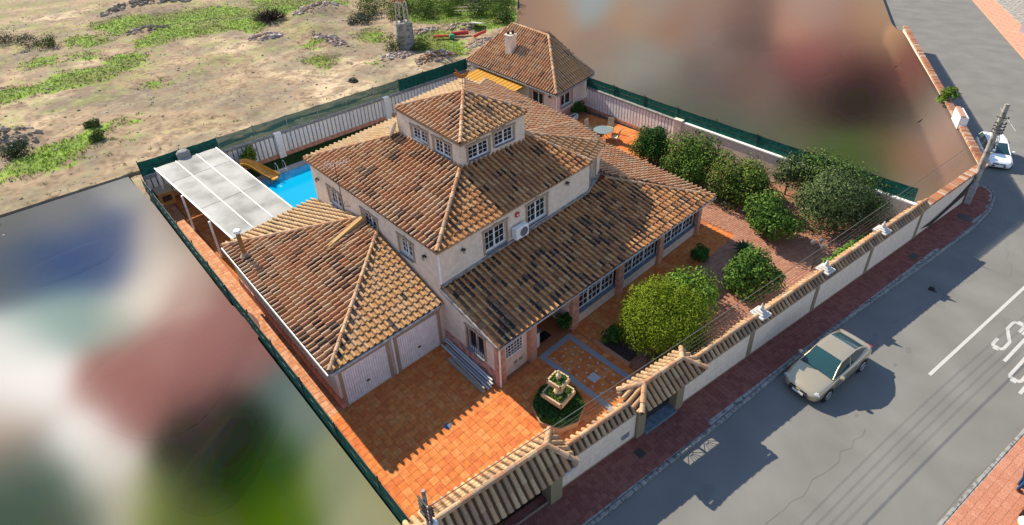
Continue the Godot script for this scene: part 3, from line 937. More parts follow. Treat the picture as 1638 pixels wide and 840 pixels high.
func ground() -> void:
	var zero := func(_p): return -0.03
	var b := MB.new()
	b.col = Color(0.16, 0.13, 0.09)
	b.flat(pv([-900, -900, 900, -900, 900, 900, -900, 900]), func(_p): return -9.0)
	struct("ground", b, M.rock)
	# the plot: mortar bed, tiles, garden paving
	b = MB.new()
	b.prism(pv([-6.1, -24, 24.6, -24, 23.7, 11.8, -6.1, 7.3]), zero, func(_p): return -0.5)
	struct("plot_ground", b, M.grout)
	b = MB.new()
	b.flat(pv([-6.0, -11.5, -5.1, -11.5, -5.1, -0.4, 0.15, -0.4, 0.15, 3.2, 16.9, 3.2, 16.9, 4.75, 5.0, 4.75, 4.9, 9.0, -6.0, 7.4]), func(_p): return -0.024)
	var patio := struct("patio", b, M.grout)
	var terr := [Color(0.65, 0.215, 0.066), Color(0.66, 0.235, 0.077), Color(0.63, 0.19, 0.058), Color(0.67, 0.26, 0.09), Color(0.61, 0.18, 0.062), Color(0.65, 0.22, 0.07)]
	paving(pv([-6.0, -0.4, 0.15, -0.4, 0.15, 3.2, 4.75, 3.2, 4.75, 8.95, -6.0, 7.35]), Vector2(0.31, 0.31), func(_p): return 0.0, terr, patio, "floor", 300)
	paving(pv([-6.0, -23.5, -5.1, -23.5, -5.1, -0.5, -6.0, -0.5]), Vector2(0.3, 0.3), func(_p): return 0.0, [Color(0.6, 0.29, 0.16), Color(0.56, 0.25, 0.13), Color(0.62, 0.33, 0.2)], patio, "floor", 0)
	paving(pv([-5.0, -23.5, -1.0, -23.5, -1.0, -12.0, -5.0, -12.0]), Vector2(0.34, 0.34), func(_p): return 0.0, terr, patio, "floor", 0)
	paving(pv([4.9, 3.2, 16.9, 3.2, 16.9, 4.75, 4.9, 4.75]), Vector2(0.34, 0.34), func(_p): return 0.0, terr, patio, "floor", 0)
	paving(pv([15.8, -12.0, 24.4, -12.0, 24.2, -4.6, 17.0, -4.6, 17.0, -2.6, 15.8, -2.6]), Vector2(0.34, 0.34), func(_p): return 0.0, terr, patio, "floor", 0)
	# grey pebble borders, inlaid dots and the pale cover in the entrance path
	b = MB.new()
	b.col = Color(0.36, 0.36, 0.39)
	b.flat(pv([2.5, 3.3, 2.78, 3.3, 2.78, 8.6, 2.5, 8.6]), func(_p): return 0.006)
	b.flat(pv([4.26, 3.3, 4.54, 3.3, 4.54, 8.8, 4.26, 8.8]), func(_p): return 0.006)
	b.flat(pv([2.78, 3.3, 4.26, 3.3, 4.26, 3.56, 2.78, 3.56]), func(_p): return 0.006)
	part("border", b, M.rock, patio)
	b = MB.new()
	b.col = Color(0.5, 0.5, 0.48)
	for i in 4:
		for j in 11:
			var c := Vector3(2.95 + i * 0.38, 0.004, 3.85 + j * 0.44 + (0.22 if i % 2 else 0.0))
			b.box(c, Vector3(0.085, 0.012, 0.085), Basis(Vector3.UP, PI / 4))
	part("inlay", b, M.paver, patio, "stuff")
	b = MB.new()
	b.col = Color(0.5, 0.52, 0.54)
	b.bevel(Vector3(3.36, 0.004, 5.77), Vector3(0.42, 0.016, 0.42), 0.005)
	part("cover", b, M.paver, patio)
	b = MB.new()
	b.col = Color(0.05, 0.09, 0.16)
	b.lathe([Vector2(0.0, 0.012), Vector2(0.13, 0.012), Vector2(0.15, 0.004)], Vector3(-2.56, 0, 3.27), 14)
	part("drain", b, M.plain, patio)
	b = MB.new()
	b.flat(pv([5.0, 4.8, 16.95, 4.8, 17.1, -4.5, 24.3, -4.5, 23.8, 11.6, 4.95, 8.9]), func(_p): return -0.02)
	var gp := struct("garden_path", b, M.grout)
	var pk := [Color(0.40, 0.205, 0.145), Color(0.43, 0.225, 0.16), Color(0.375, 0.185, 0.13), Color(0.45, 0.245, 0.175)]
	paving(pv([5.05, 6.3, 5.9, 6.3, 5.9, 4.85, 16.98, 4.85, 17.1, -4.5, 24.2, -4.5, 23.8, 11.5, 5.05, 8.8]), Vector2(0.24, 0.13), func(_p): return 0.0, pk, gp, "paver", 300, 0.15, 0.01, 1.0)
	# planting bed by the path, with its low wall
	b = MB.new()
	b.col = Color(0.1, 0.07, 0.055)
	b.flat(pv([4.95, 4.85, 7.6, 4.85, 7.6, 6.3, 5.0, 6.3]), func(_p): return 0.03)
	struct("flower_bed", b, M.rock)
	b = MB.new()
	b.col = Color(0.5, 0.26, 0.18)
	b.bevel(Vector3(4.9, 0.1, 5.5), Vector3(0.14, 0.2, 1.95), 0.015)
	solo("bed_wall", b, M.paver, "low pink edging wall between the entrance path and the planting bed", "edging wall")
	# turf strip and pool
	b = MB.new()
	b.col = Color(0.025, 0.06, 0.012)
	b.flat(pv([-1.0, -23.8, 20.5, -23.8, 20.5, -21.9, -1.0, -21.9]), func(_p): return 0.005)
	b.flat(pv([6.6, -21.9, 20.5, -21.9, 20.5, -14.0, 6.6, -14.0]), func(_p): return 0.005)
	struct("turf", b, M.rock)
	b = MB.new()
	b.col = Color(0.5, 0.43, 0.38)
	for q in [[-1.0, -22.15, 6.6, -21.5], [5.9, -21.5, 6.6, -14.5], [-1.0, -14.5, 6.6, -12.4]]:
		var nx := maxi(1, roundi((q[2] - q[0]) / 0.6)); var nz := maxi(1, roundi((q[3] - q[1]) / 0.6))
		for i in nx:
			for j in nz:
				b.col = [Color(0.5, 0.43, 0.38), Color(0.46, 0.4, 0.36), Color(0.53, 0.46, 0.41)][rng.randi() % 3]
				var sx: float = (q[2] - q[0]) / nx; var sz: float = (q[3] - q[1]) / nz
				b.bevel(Vector3(q[0] + sx * (i + 0.5), 0.015, q[1] + sz * (j + 0.5)), Vector3(sx - 0.01, 0.05, sz - 0.01), 0.008)
	struct("pool_edge", b, M.paver)
	b = MB.new()
	b.flat(pv([-1.0, -21.5, 5.9, -21.5, 5.9, -14.5, -1.0, -14.5]), func(_p): return -0.004)
	struct("pool_water", b, M.pool_water)

func street() -> void:
	var b := MB.new()
	b.flat(pv([-60, 0.9, -12, 7.2, 24, 12.2, 32.5, 13.2, 34.0, 12.4, 62, -0.6, 125, -30, 190, -30, 190, 120, -60, 120]), road_y)
	struct("road", b, M.asphalt)
	b = MB.new()
	b.prism(pv([-40, 2.0, -10, 6.75, -6, 7.35, -1.0, 8.0, 6, 9.05, 14, 10.25, 20, 11.2, 24, 11.75, 29, 12.45, 31.8, 12.85, 33.6, 13.0, 33.55, 13.4, 32.9, 13.85, 31.95, 14.0, 30.36, 14.12, 27.7, 13.9, 21.8, 12.97, 14.85, 11.76, 9.75, 11.06, 4.7, 10.44, -1.27, 9.62, -12, 8.15, -40, 4.2]), func(p): return walk_y(p) - 0.012, func(p): return walk_y(p) - 0.5)
	var sw := struct("pavement", b, M.kerb)
	var reds := [Color(0.27, 0.105, 0.085), Color(0.30, 0.125, 0.10), Color(0.24, 0.09, 0.075), Color(0.285, 0.115, 0.095)]
	paving(pv([-12, 6.5, -6, 7.35, -1.0, 8.05, 6, 9.1, 14, 10.3, 20, 11.25, 24, 11.85, 29, 12.6, 31.9, 13.02, 33.4, 13.1, 33.3, 13.4, 32.7, 13.75, 31.9, 13.9, 30.36, 14.0, 27.7, 13.8, 21.8, 12.87, 14.85, 11.66, 9.75, 10.96, 4.7, 10.34, -1.27, 9.52, -12, 8.05]), Vector2(0.2, 0.2), walk_y, reds, sw, "paver", 300, 0.148, 0.006)
	# kerb stones, one by one
	var kl := [Vector2(-12, 8.22), Vector2(-1.27, 9.7), Vector2(4.7, 10.52), Vector2(9.75, 11.14), Vector2(14.85, 11.84), Vector2(21.8, 13.05), Vector2(27.7, 13.98), Vector2(30.36, 14.2), Vector2(31.97, 14.08), Vector2(32.95, 13.93), Vector2(33.62, 13.46)]
	var kerb := struct("kerb", MB_bar(kl), M.kerb)
	for k in kl.size() - 1:
		var n := maxi(1, roundi((kl[k + 1] - kl[k]).length() / 0.6))
		for j in n:
			var p0: Vector2 = kl[k].lerp(kl[k + 1], float(j) / n); var p1: Vector2 = kl[k].lerp(kl[k + 1], (j + 0.97) / n)
			var m := MB.new()
			var g := rng.randf_range(0.85, 1.1)
			m.col = Color(g, g, g)
			var d := (p1 - p0).normalized()
			m.bevel(V3((p0 + p1) / 2, walk_y((p0 + p1) / 2) - 0.07), Vector3((p1 - p0).length(), 0.15, 0.13), 0.02, Basis(Vector3(d.x, -SLOPE, d.y), Vector3.UP, Vector3(-d.y, 0, d.x)))
			part("kerb_stone", m, M.kerb, kerb)
	# the gutter strip, drains and manhole covers
	for q in [[Vector2(22.15, 12.5), 0, "rectangular dark drain cover in the red pavement beside the long garden wall"], [Vector2(28.4, 13.4), 1, "round dark manhole cover in the red pavement near the concrete pole"], [Vector2(1.84, 9.25), 0, "small square drain cover in the red pavement in front of the small gate"]]:
		b = MB.new()
		var at: Vector3 = V3(q[0], walk_y(q[0]) + 0.006)
		b.col = Color(0.035, 0.03, 0.03)
		if q[1]:
			b.lathe([Vector2(0, 0.012), Vector2(0.36, 0.012), Vector2(0.4, 0.0)], at, 22)
		else:
			b.bevel(at, Vector3(0.62 if q[0].x > 5 else 0.34, 0.02, 0.34), 0.006, Basis(Vector3.UP, -0.15))
			for k in 4: b.box(at + Vector3(0, 0.012, -0.12 + k * 0.08), Vector3(0.3, 0.006, 0.03), Basis(Vector3.UP, -0.15))
		solo("drain_cover" if not q[1] else "manhole_cover", b, M.plain, q[2], "drain cover" if not q[1] else "manhole cover")
	# markings
	b = MB.new()
	strip(b, Vector2(13.7, 15.51), Vector2(50, 21.5), 0.13, 0.005)
	var mk := struct("road_marking", b, M.paint)
	var hd := Vector2(1, 0.155).normalized(); var wd := Vector2(-0.155, 1).normalized()
	# each letter as strokes in (across, along), 0.46 wide and 2.7 long
	var strokes := {
		"S": [[0.03, 0.75, 0.03, 0.2], [0.03, 0.2, 0.12, 0.05], [0.12, 0.05, 0.34, 0.05], [0.34, 0.05, 0.43, 0.25], [0.43, 0.25, 0.43, 0.9], [0.43, 0.9, 0.03, 1.8], [0.03, 1.8, 0.03, 2.45], [0.03, 2.45, 0.12, 2.65], [0.12, 2.65, 0.34, 2.65], [0.34, 2.65, 0.43, 2.5], [0.43, 2.5, 0.43, 1.95]],
		"T": [[0.23, 0.0, 0.23, 2.65], [0.0, 2.65, 0.46, 2.65]],
		"O": [[0.03, 0.25, 0.03, 2.45], [0.43, 0.25, 0.43, 2.45], [0.03, 0.25, 0.12, 0.05], [0.12, 0.05, 0.34, 0.05], [0.34, 0.05, 0.43, 0.25], [0.03, 2.45, 0.12, 2.65], [0.12, 2.65, 0.34, 2.65], [0.34, 2.65, 0.43, 2.45]],
		"P": [[0.05, 0.0, 0.05, 2.65], [0.05, 2.65, 0.34, 2.65], [0.34, 2.65, 0.43, 2.45], [0.43, 2.45, 0.43, 1.6], [0.43, 1.6, 0.34, 1.35], [0.34, 1.35, 0.05, 1.35]]}
	for q in [["S", Vector2(17.5, 16.86)], ["T", Vector2(16.85, 17.28)], ["O", Vector2(15.85, 17.78)], ["P", Vector2(15.2, 18.28)]]:
		b = MB.new()
		for s in strokes[q[0]]:
			var p0: Vector2 = q[1] + wd * s[0] + hd * s[1]; var p1: Vector2 = q[1] + wd * s[2] + hd * s[3]
			var along := absf((p1 - p0).normalized().dot(hd))
			strip(b, p0, p1, lerpf(0.32, 0.125, along), 0.005 + 0.0007 * (b.v.size() / 4))
		part("letter", b, M.paint, mk)
	# cracks, a patched trench and the paler gutter strip on the far side
	b = MB.new()
	b.col = Color(0.84, 0.84, 0.84)
	for q in [[Vector2(2.0, 13.6), Vector2(9.0, 14.7)], [Vector2(16, 13.4), Vector2(22.5, 15.2)], [Vector2(24, 16.4), Vector2(30, 15.0)]]:
		var at: Vector2 = q[0]
		for k in 16:
			var nx: Vector2 = (q[0] as Vector2).lerp(q[1], (k + 1) / 16.0) + Vector2(rng.randf_range(-0.1, 0.1), rng.randf_range(-0.12, 0.12))
			strip(b, at, nx, rng.randf_range(0.015, 0.035), 0.003)
			at = nx
	struct("road_crack", b, M.asphalt)
	b = MB.new()
	b.col = Color(1.2, 1.22, 1.25)
	var edge := [Vector2(-8, 14.55), Vector2(2, 16.45), Vector2(6.92, 17.3), Vector2(9.77, 17.8), Vector2(13.16, 18.45), Vector2(20, 19.6)]
	for k in edge.size() - 1: strip(b, edge[k], edge[k + 1], rng.randf_range(0.45, 0.6), 0.004 + 0.0008 * k)
	struct("gutter_strip", b, M.asphalt)
	b = MB.new()
	for k in 46:
		var c := Vector2(rng.randf_range(-2, 34), rng.randf_range(11.5, 17.5))
		var g := rng.randf_range(0.8, 1.14)
		b.col = Color(g, g, g)
		var pl2 := PackedVector2Array()
		var rr := rng.randf_range(0.05, 0.32)
		for j in 9: pl2.append(c + Vector2(cos(TAU * j / 9) * 1.7, sin(TAU * j / 9)) * rr * rng.randf_range(0.6, 1.2))
		if c.y > 10.9 + 0.15 * c.x: b.flat(pl2, func(p): return road_y(p) + 0.002)
	struct("road_stain", b, M.asphalt)
	# pavement across the street
	b = MB.new()
	var far := [Vector2(-8, 14.9), Vector2(2, 16.8), Vector2(6.92, 17.66), Vector2(9.77, 18.17), Vector2(13.16, 18.81), Vector2(20, 20.0), Vector2(60, 27)]
	var pl := PackedVector2Array(far)
	pl.append_array(pv([60, 45, -8, 35]))
	b.prism(pl, func(p): return walk_y(p), func(p): return walk_y(p) - 0.4)
	var fs := struct("far_pavement", b, M.kerb)
	paving(pv([2, 16.95, 6.92, 17.8, 9.77, 18.3, 13.16, 18.95, 16, 19.4, 16, 23, 2, 21]), Vector2(0.24, 0.24), func(p): return walk_y(p) + 0.012, [Color(0.52, 0.235, 0.155), Color(0.55, 0.26, 0.175), Color(0.5, 0.22, 0.145)], fs, "paver", 0, 0.18, 0.005)
	b = MB.new()
	for k in far.size() - 1: strip(b, far[k], far[k + 1], 0.1, 0.137)
	part("edging", b, M.kerb, fs)
	b = MB.new()
	b.prism(pv([50, 16.3, 66.4, 9.8, 92.9, -0.5, 125, -13, 130, -9, 94.3, 1.7, 77.2, 8.6, 52, 19]), func(p): return walk_y(p), func(p): return walk_y(p) - 0.4)
	b.v.size()
	var m2 := struct("corner_pavement", b, M.salmon)
	b = MB.new()
	b.prism(pv([52, 19.0, 77.2, 8.6, 94.3, 1.7, 130, -9, 140, 30, 60, 40]), func(p): return walk_y(p) + 0.15, func(p): return walk_y(p) - 0.4)
	part("forecourt", b, M.concrete, m2)
	b = MB.new()
	b.box(Vector3(77.6, 0.3, 7.7), Vector3(0.5, 3.2, 0.5)); b.box(Vector3(77.6, 1.95, 7.7), Vector3(0.62, 0.12, 0.62))
	b.col = Color(0.3, 0.14, 0.09)
	solo("gate_pier", b, M.cloth, "brown pier at the pale forecourt in the top right corner", "pier")

func MB_bar(kl: Array) -> MB:
	var b := MB.new()
	for k in kl.size() - 1: b.bar(V3(kl[k], walk_y(kl[k]) - 0.2), V3(kl[k + 1], walk_y(kl[k + 1]) - 0.2), 0.1, 0.2)
	return b

func strip(b: MB, p: Vector2, q: Vector2, w: float, up: float) -> void:
	var d := (q - p).normalized()
	var s := Vector2(-d.y, d.x) * w / 2
	var r := func(v: Vector2): return V3(v, road_y(v) + up)
	b.quad(r.call(p + s), r.call(q + s), r.call(q - s), r.call(p - s))

# ---------------------------------------------------------------- walls, fences, gates
func wall_frame(x: float) -> Transform3D:
	var d := Vector3(1, 0, 0.149).normalized()
	return Transform3D(Basis(d, Vector3.UP, d.cross(Vector3.UP)), Vector3(x, 0, wall_z(x)))

var rounds := []
func half_round(k: int) -> ArrayMesh:
	# an open half-round tile of unit length and radius
	if rounds.is_empty():
		for c in [Color(0.52, 0.345, 0.19), Color(0.47, 0.29, 0.16), Color(0.57, 0.4, 0.235), Color(0.4, 0.265, 0.165), Color(0.3, 0.22, 0.16)]:
			var m := MB.new()
			m.col = c
			for j in 7:
				var g := PI * j / 7; var h := PI * (j + 1) / 7
				m.quad(Vector3(cos(h), sin(h), 0), Vector3(cos(g), sin(g), 0), Vector3(cos(g) * 0.85, sin(g) * 0.85, 1), Vector3(cos(h) * 0.85, sin(h) * 0.85, 1))
				m.quad(Vector3(cos(g), sin(g), 0), Vector3(cos(h), sin(h), 0), Vector3(cos(h), sin(h), 0) * 0.82, Vector3(cos(g), sin(g), 0) * 0.82)
				m.quad(Vector3(cos(g), sin(g), 0) * 0.82, Vector3(cos(h), sin(h), 0) * 0.82, Vector3(cos(h) * 0.7, sin(h) * 0.7, 1), Vector3(cos(g) * 0.7, sin(g) * 0.7, 1))
			rounds.append(m.mesh(M.clay))
	return rounds[k]

func coping(x0: float, x1: float, y: float, half: float, rise: float, parent: Node) -> void:
	# half-round tiles both sides of a wall top and a row of ridge tiles; local x along the wall
	var n := roundi((x1 - x0) / 0.25)
	var l := sqrt(half * half + rise * rise)
	for k in n:
		var x := x0 + (x1 - x0) * (k + 0.5) / n
		for s in [1, -1]:
			var up := Vector3(0, rise, -half * s).normalized()
			var yy := Vector3(0, half, rise * s).normalized()
			var r := rng.randf_range(0.076, 0.086)
			inst("coping_tile", half_round(rng.randi() % 5), Transform3D(Basis(yy.cross(up) * r, yy * r * 1.15, up * l), Vector3(x, y + 0.02, half * s)), parent)
	ridge(Vector3(x0, y + rise + 0.03, 0), Vector3(x1, y + rise + 0.03, 0), parent, 0.1, 0.4)

func front_wall() -> void:
	var t := thing("garden_wall", "long cream garden wall along the red pavement with stone strips and clay tile coping", "wall")
	t.transform = wall_frame(0)
	var secs := [[-1.6, 2.35], [4.75, 24.5]]
	for s in secs:
		var w := MB.new()
		w.box(Vector3((s[0] + s[1]) / 2, 0.45, -0.12), Vector3(s[1] - s[0], 2.5, 0.24))
		part("wall_panel", w, M.wall_render, t)
		w = MB.new()
		w.box(Vector3((s[0] + s[1]) / 2, 1.42, 0.01), Vector3(s[1] - s[0], 0.07, 0.06))
		w.col = Color(0.9, 0.8, 0.75)
		w.box(Vector3((s[0] + s[1]) / 2, -0.02 - 0.016 * (s[0] + s[1]) / 2, 0.006), Vector3(s[1] - s[0], 0.24, 0.03), Basis(Vector3.BACK, -0.016))
		part("moulding", w, M.trim, t)
		w = MB.new()
		w.col = Color(0.3, 0.27, 0.24)
		w.quad(Vector3(s[0], 1.73, 0.15), Vector3(s[1], 1.73, 0.15), Vector3(s[1], 2.0, -0.12), Vector3(s[0], 2.0, -0.12))
		w.quad(Vector3(s[1], 1.73, -0.39), Vector3(s[0], 1.73, -0.39), Vector3(s[0], 2.0, -0.12), Vector3(s[1], 2.0, -0.12))
		w.quad(Vector3(s[0], 1.72, -0.39), Vector3(s[1], 1.72, -0.39), Vector3(s[1], 1.72, 0.15), Vector3(s[0], 1.72, 0.15))
		w.box(Vector3((s[0] + s[1]) / 2, 1.98, -0.12), Vector3(s[1] - s[0], 0.14, 0.13))
		part("coping_bed", w, M.concrete, t)
	var g := Node3D.new()
	g.name = "coping"
	t.add_child(g)
	g.position = Vector3(0, 0, -0.12)
	for s in secs: coping(s[0], s[1], 1.74, 0.30, 0.27, g)
	for x in [9.2, 14.1, 18.95, 24.2, 6.9, 11.6, 16.5, 21.6]:
		if x in [6.9, 11.6, 16.5, 21.6]: continue
		var w := MB.new()
		w.box(Vector3(x, 0.5, 0.0), Vector3(0.3, 2.35, 0.05))
		part("stone_strip", w, M.stone, t)
	var vb := MB.new()
	vb.col = Color(0.25, 0.25, 0.26)
	vb.box(Vector3(1.75, 0.5, 0.02), Vector3(0.36, 0.2, 0.05))
	for k in 4: vb.box(Vector3(1.75, 0.43 + k * 0.045, 0.05), Vector3(0.3, 0.015, 0.02))
	part("vent", vb, M.plain, t)
	# blue plaque by the big gate
	var pq := thing("wall_plaque", "pale blue plaque on the garden wall beside the wide vehicle gate", "plaque")
	pq.transform = wall_frame(-1.0)
	var w2 := MB.new()
	w2.col = Color(0.42, 0.5, 0.68)
	w2.bevel(Vector3(0.1, 0.95, 0.02), Vector3(0.62, 0.03, 0.5), 0.008, Basis(Vector3.RIGHT, Vector3.BACK, Vector3.DOWN))
	part("plate", w2, M.gloss, pq)
	w2 = MB.new()
	w2.col = Color(0.16, 0.18, 0.26)
	w2.box(Vector3(0.02, 0.97, 0.036), Vector3(0.14, 0.1, 0.004)); w2.box(Vector3(0.2, 0.97, 0.036), Vector3(0.16, 0.12, 0.004))
	part("print", w2, M.plain, pq)
	# white stepped ornaments on the wall
	var lb := ["white stepped ornament on the garden wall nearest the beige car", "white stepped ornament on the garden wall, middle of the three", "white stepped ornament on the garden wall nearest the olive tree"]
	var k := 0
	for x in [9.6, 14.45, 19.55]:
		var o := thing("wall_ornament", lb[k], "ornament", Vector3.ZERO, 0, "white ornaments on the garden wall")
		o.transform = wall_frame(x)
		o.position += o.basis.z * -0.12 + Vector3(0, 1.62, 0)
		var m := MB.new()
		m.box(Vector3(0, 0.17, 0), Vector3(0.36, 0.5, 0.36))
		part("pedestal", m, M.plaster, o)
		m = MB.new()
		m.bevel(Vector3(0, 0.45, 0), Vector3(0.66, 0.07, 0.66), 0.02); m.bevel(Vector3(0, 0.52, 0), Vector3(0.46, 0.08, 0.46), 0.02); m.bevel(Vector3(0, 0.59, 0), Vector3(0.3, 0.08, 0.3), 0.02)
		part("base", m, M.stucco_white, o)
		m = MB.new()
		m.lathe([Vector2(0.0, 1.02), Vector2(0.035, 0.95), Vector2(0.06, 0.85), Vector2(0.09, 0.78), Vector2(0.1, 0.7), Vector2(0.07, 0.65), Vector2(0.13, 0.62)], Vector3.ZERO, 14)
		part("finial", m, M.stucco_white, o)
		k += 1

func barrels(pts: Array, parent: Node) -> void:
	# overlapping rows of half-round tiles, each cut to where its column meets the hip
	var fr := face_frame(pts[0], pts[1], pts[2])
	var inv := fr.affine_inverse()
	var poly := PackedVector2Array()
	for q in pts:
		var s: Vector3 = inv * q
		poly.append(Vector2(s.x, s.z))
	var w := poly[0].x
	var n := maxi(2, roundi(absf(w) / 0.25))
	for k in n:
		var x := w * (k + 0.5) / n
		var top := 0.0
		for j in 40:
			if Geometry2D.is_point_in_polygon(Vector2(x, 0.02 + j * 0.03), poly): top = 0.02 + j * 0.03
		if top < 0.12: continue
		var rows := maxi(1, roundi(top / 0.42))
		for j in rows:
			var r := rng.randf_range(0.085, 0.095)
			var l := top / rows
			inst("roof_tile", half_round(rng.randi() % 4), fr * Transform3D(Basis(Vector3.RIGHT * r, Vector3.UP * r * 1.1, Vector3(0, -0.02, 1).normalized() * l * 1.1), Vector3(x, 0.03, j * l - 0.05)), parent)

func gate_roof(t: Node3D, x0: float, x1: float, ey: float, ry: float, half: float, inset: float) -> void:
	var z := -0.12
	var a := Vector3(x0, ey, z + half); var b := Vector3(x1, ey, z + half); var c := Vector3(x1, ey, z - half); var d := Vector3(x0, ey, z - half)
	var r0 := Vector3(x0 + inset, ry, z); var r1 := Vector3(x1 - inset, ry, z)
	var deck := MB.new()
	for f in [[a, b, r1, r0], [b, c, r1], [c, d, r0, r1], [d, a, r0]]:
		barrels(f, t)
		slab(f, 0.09, deck)
	deck.col = Color(0.35, 0.3, 0.26)
	for k in deck.c.size(): deck.c[k] = Color(0.4, 0.34, 0.28)
	part("roof_deck", deck, M.deck, t)
	for r in [[a, r0], [b, r1], [c, r1], [d, r0], [r0, r1]]: ridge(r[0] + Vector3(0, 0.05, 0), r[1] + Vector3(0, 0.05, 0), t, 0.11, 0.4)

func gates() -> void:
	# the small gate
	var t := thing("entrance_gate", "small pedestrian gateway with stone piers under a little tiled hip roof", "gate")
	t.transform = wall_frame(0)
	gate_roof(t, 1.95, 5.4, 2.08, 2.52, 0.62, 0.72)
	for x in [2.48, 4.62]:
		var w := MB.new()
		w.box(Vector3(x, 0.75, -0.1), Vector3(0.42, 2.7, 0.42))
		part("pier", w, M.stone, t)
	var s := MB.new()
	s.box(Vector3(3.55, 0.06, -0.05), Vector3(1.72, 0.16, 0.5))
	part("step", s, M.bluegrey, t)
	for q in [[2.68, 0.93], [3.62, 0.79]]:
		var w := MB.new()
		w.box(Vector3(q[0] + q[1] / 2, 0.68, -0.25), Vector3(q[1] + 0.03, 1.24, 0.04))
		for x in [q[0] + 0.02, q[0] + q[1] - 0.02]: w.box(Vector3(x, 1.05, -0.25), Vector3(0.045, 1.85, 0.045))
		w.box(Vector3(q[0] + q[1] / 2, 1.95, -0.25), Vector3(q[1], 0.05, 0.045)); w.box(Vector3(q[0] + q[1] / 2, 1.31, -0.25), Vector3(q[1], 0.05, 0.046))
		var c := Vector3(q[0] + q[1] / 2, 1.3, -0.25)
		for k in 8:
			var g := PI * (k + 0.5) / 8
			var d := Vector3(cos(g), sin(g), 0)
			var e := minf(q[1] / 2 / maxf(absf(d.x), 0.01), 0.64 / maxf(d.y, 0.01))
			w.bar(c + d * 0.12, c + d * e, 0.018, 0.018)
		var arc := []
		for k in 9: arc.append(c + Vector3(cos(PI * k / 8), sin(PI * k / 8), 0) * 0.13)
		w.tube(arc, 0.012, -1, 5)
		part("gate_leaf", w, M.iron, t)
	# the wide gate
	t = thing("vehicle_gate", "wide vehicle gateway with a long tiled hip roof over a dark gate", "gate")
	t.transform = wall_frame(0)
	gate_roof(t, -7.0, -1.15, 2.15, 2.72, 0.75, 0.7)
	for x in [-1.7, -6.6]:
		var w := MB.new()
		w.box(Vector3(x, 0.8, -0.05), Vector3(0.5, 2.8, 0.6))
		part("pier", w, M.stone, t)
	var n := 26
	var w3 := MB.new()
	w3.box(Vector3(-4.15, 1.0, -0.3), Vector3(4.9, 2.2, 0.02))
	for k in n: w3.box(Vector3(-6.35 + 4.4 * (k + 0.5) / n, 1.05, -0.275), Vector3(4.4 / n - 0.03, 1.85, 0.02))
	for y in [0.2, 1.05, 1.9]: w3.box(Vector3(-4.15, y, -0.27), Vector3(4.4, 0.07, 0.05))
	part("gate_leaf", w3, M.iron, t)
	w3 = MB.new()
	w3.box(Vector3(-4.15, 0.085, 0.12), Vector3(4.4, 0.05, 0.06))
	part("gate_rail", w3, M.trim, t)

func posts_and_net(t: Node3D, pts: Array, low: float, high: float, dense: Callable, step := 2.6) -> void:
	for k in pts.size() - 1:
		var a: Vector3 = pts[k]; var b: Vector3 = pts[k + 1]
		var n := maxi(1, roundi((b - a).length() / step))
		for j in n:
			var p := a.lerp(b, float(j) / n); var q := a.lerp(b, float(j + 1) / n)
			var m := MB.new()
			var lean := Vector3(rng.randf_range(-0.05, 0.05), 0, rng.randf_range(-0.05, 0.05))
			m.tube([p + Vector3(0, low - 0.4, 0), p + Vector3(0, high + 0.12, 0) + lean], 0.028, -1, 6)
			part("post", m, M.iron if dense.call(p) else M.galv, t)
			m = MB.new()
			# a sagging sheet, folded finely along its length
			var rows := [[], [], []]
			for i in 13:
				var f := i / 12.0
				var c := p.lerp(q, f)
				var side := (q - p).normalized().cross(Vector3.UP)
				var wob := sin(i * 1.9 + j * 3.1 + k) * 0.012
				var sag := -0.07 * sin(PI * f)
				rows[0].append(c + Vector3(0, high + sag, 0) + side * wob); rows[1].append(c + Vector3(0, (low + high) / 2, 0) - side * wob); rows[2].append(c + Vector3(0, low, 0))
			grid(m, rows)
			part("netting", m, M.netting_dense if dense.call((p + q) / 2) else M.netting, t)
	var wr := MB.new()
	for k in pts.size() - 1:
		for y in [lerpf(low, high, 0.5), high - 0.05]: wr.tube([pts[k] + Vector3(0, y, 0), pts[k + 1] + Vector3(0, y, 0)], 0.014, -1, 5)
	part("wire", wr, M.iron, t)

func slat_wall(t: Node3D, a: Vector3, b: Vector3, h: float, out: Vector3, step: float) -> void:
	var n := roundi((b - a).length() / step)
	var d := (b - a).normalized()
	var bs := Basis(d, Vector3.UP, d.cross(Vector3.UP))
	for k in n:
		var m := MB.new()
		var g := rng.randf_range(0.9, 1.04)
		m.col = Color(g, g, g * 1.02)
		m.xf = Transform3D(bs, a.lerp(b, (k + 0.5) / n) + out * 0.09)
		m.box(Vector3(0, 0.3 + (h - 0.42) / 2, 0), Vector3(step * 0.74, h - 0.42, 0.07))
		part("slat", m, M.white, t)
	var w := MB.new()
	w.bar(a + Vector3(0, h / 2 - 0.2, 0), b + Vector3(0, h / 2 - 0.2, 0), 0.12, h + 0.2)
	part("wall_core", w, M.concrete, t)
	w = MB.new()
	w.bar(a + Vector3(0, h, 0) + out * 0.03, b + Vector3(0, h, 0) + out * 0.03, 0.34, 0.09)
	part("coping", w, M.kerb, t)
	w = MB.new()
	w.bar(a + Vector3(0, 0.13, 0) + out * 0.1, b + Vector3(0, 0.13, 0) + out * 0.1, 0.1, 0.3)
	part("plinth", w, M.salmon, t)

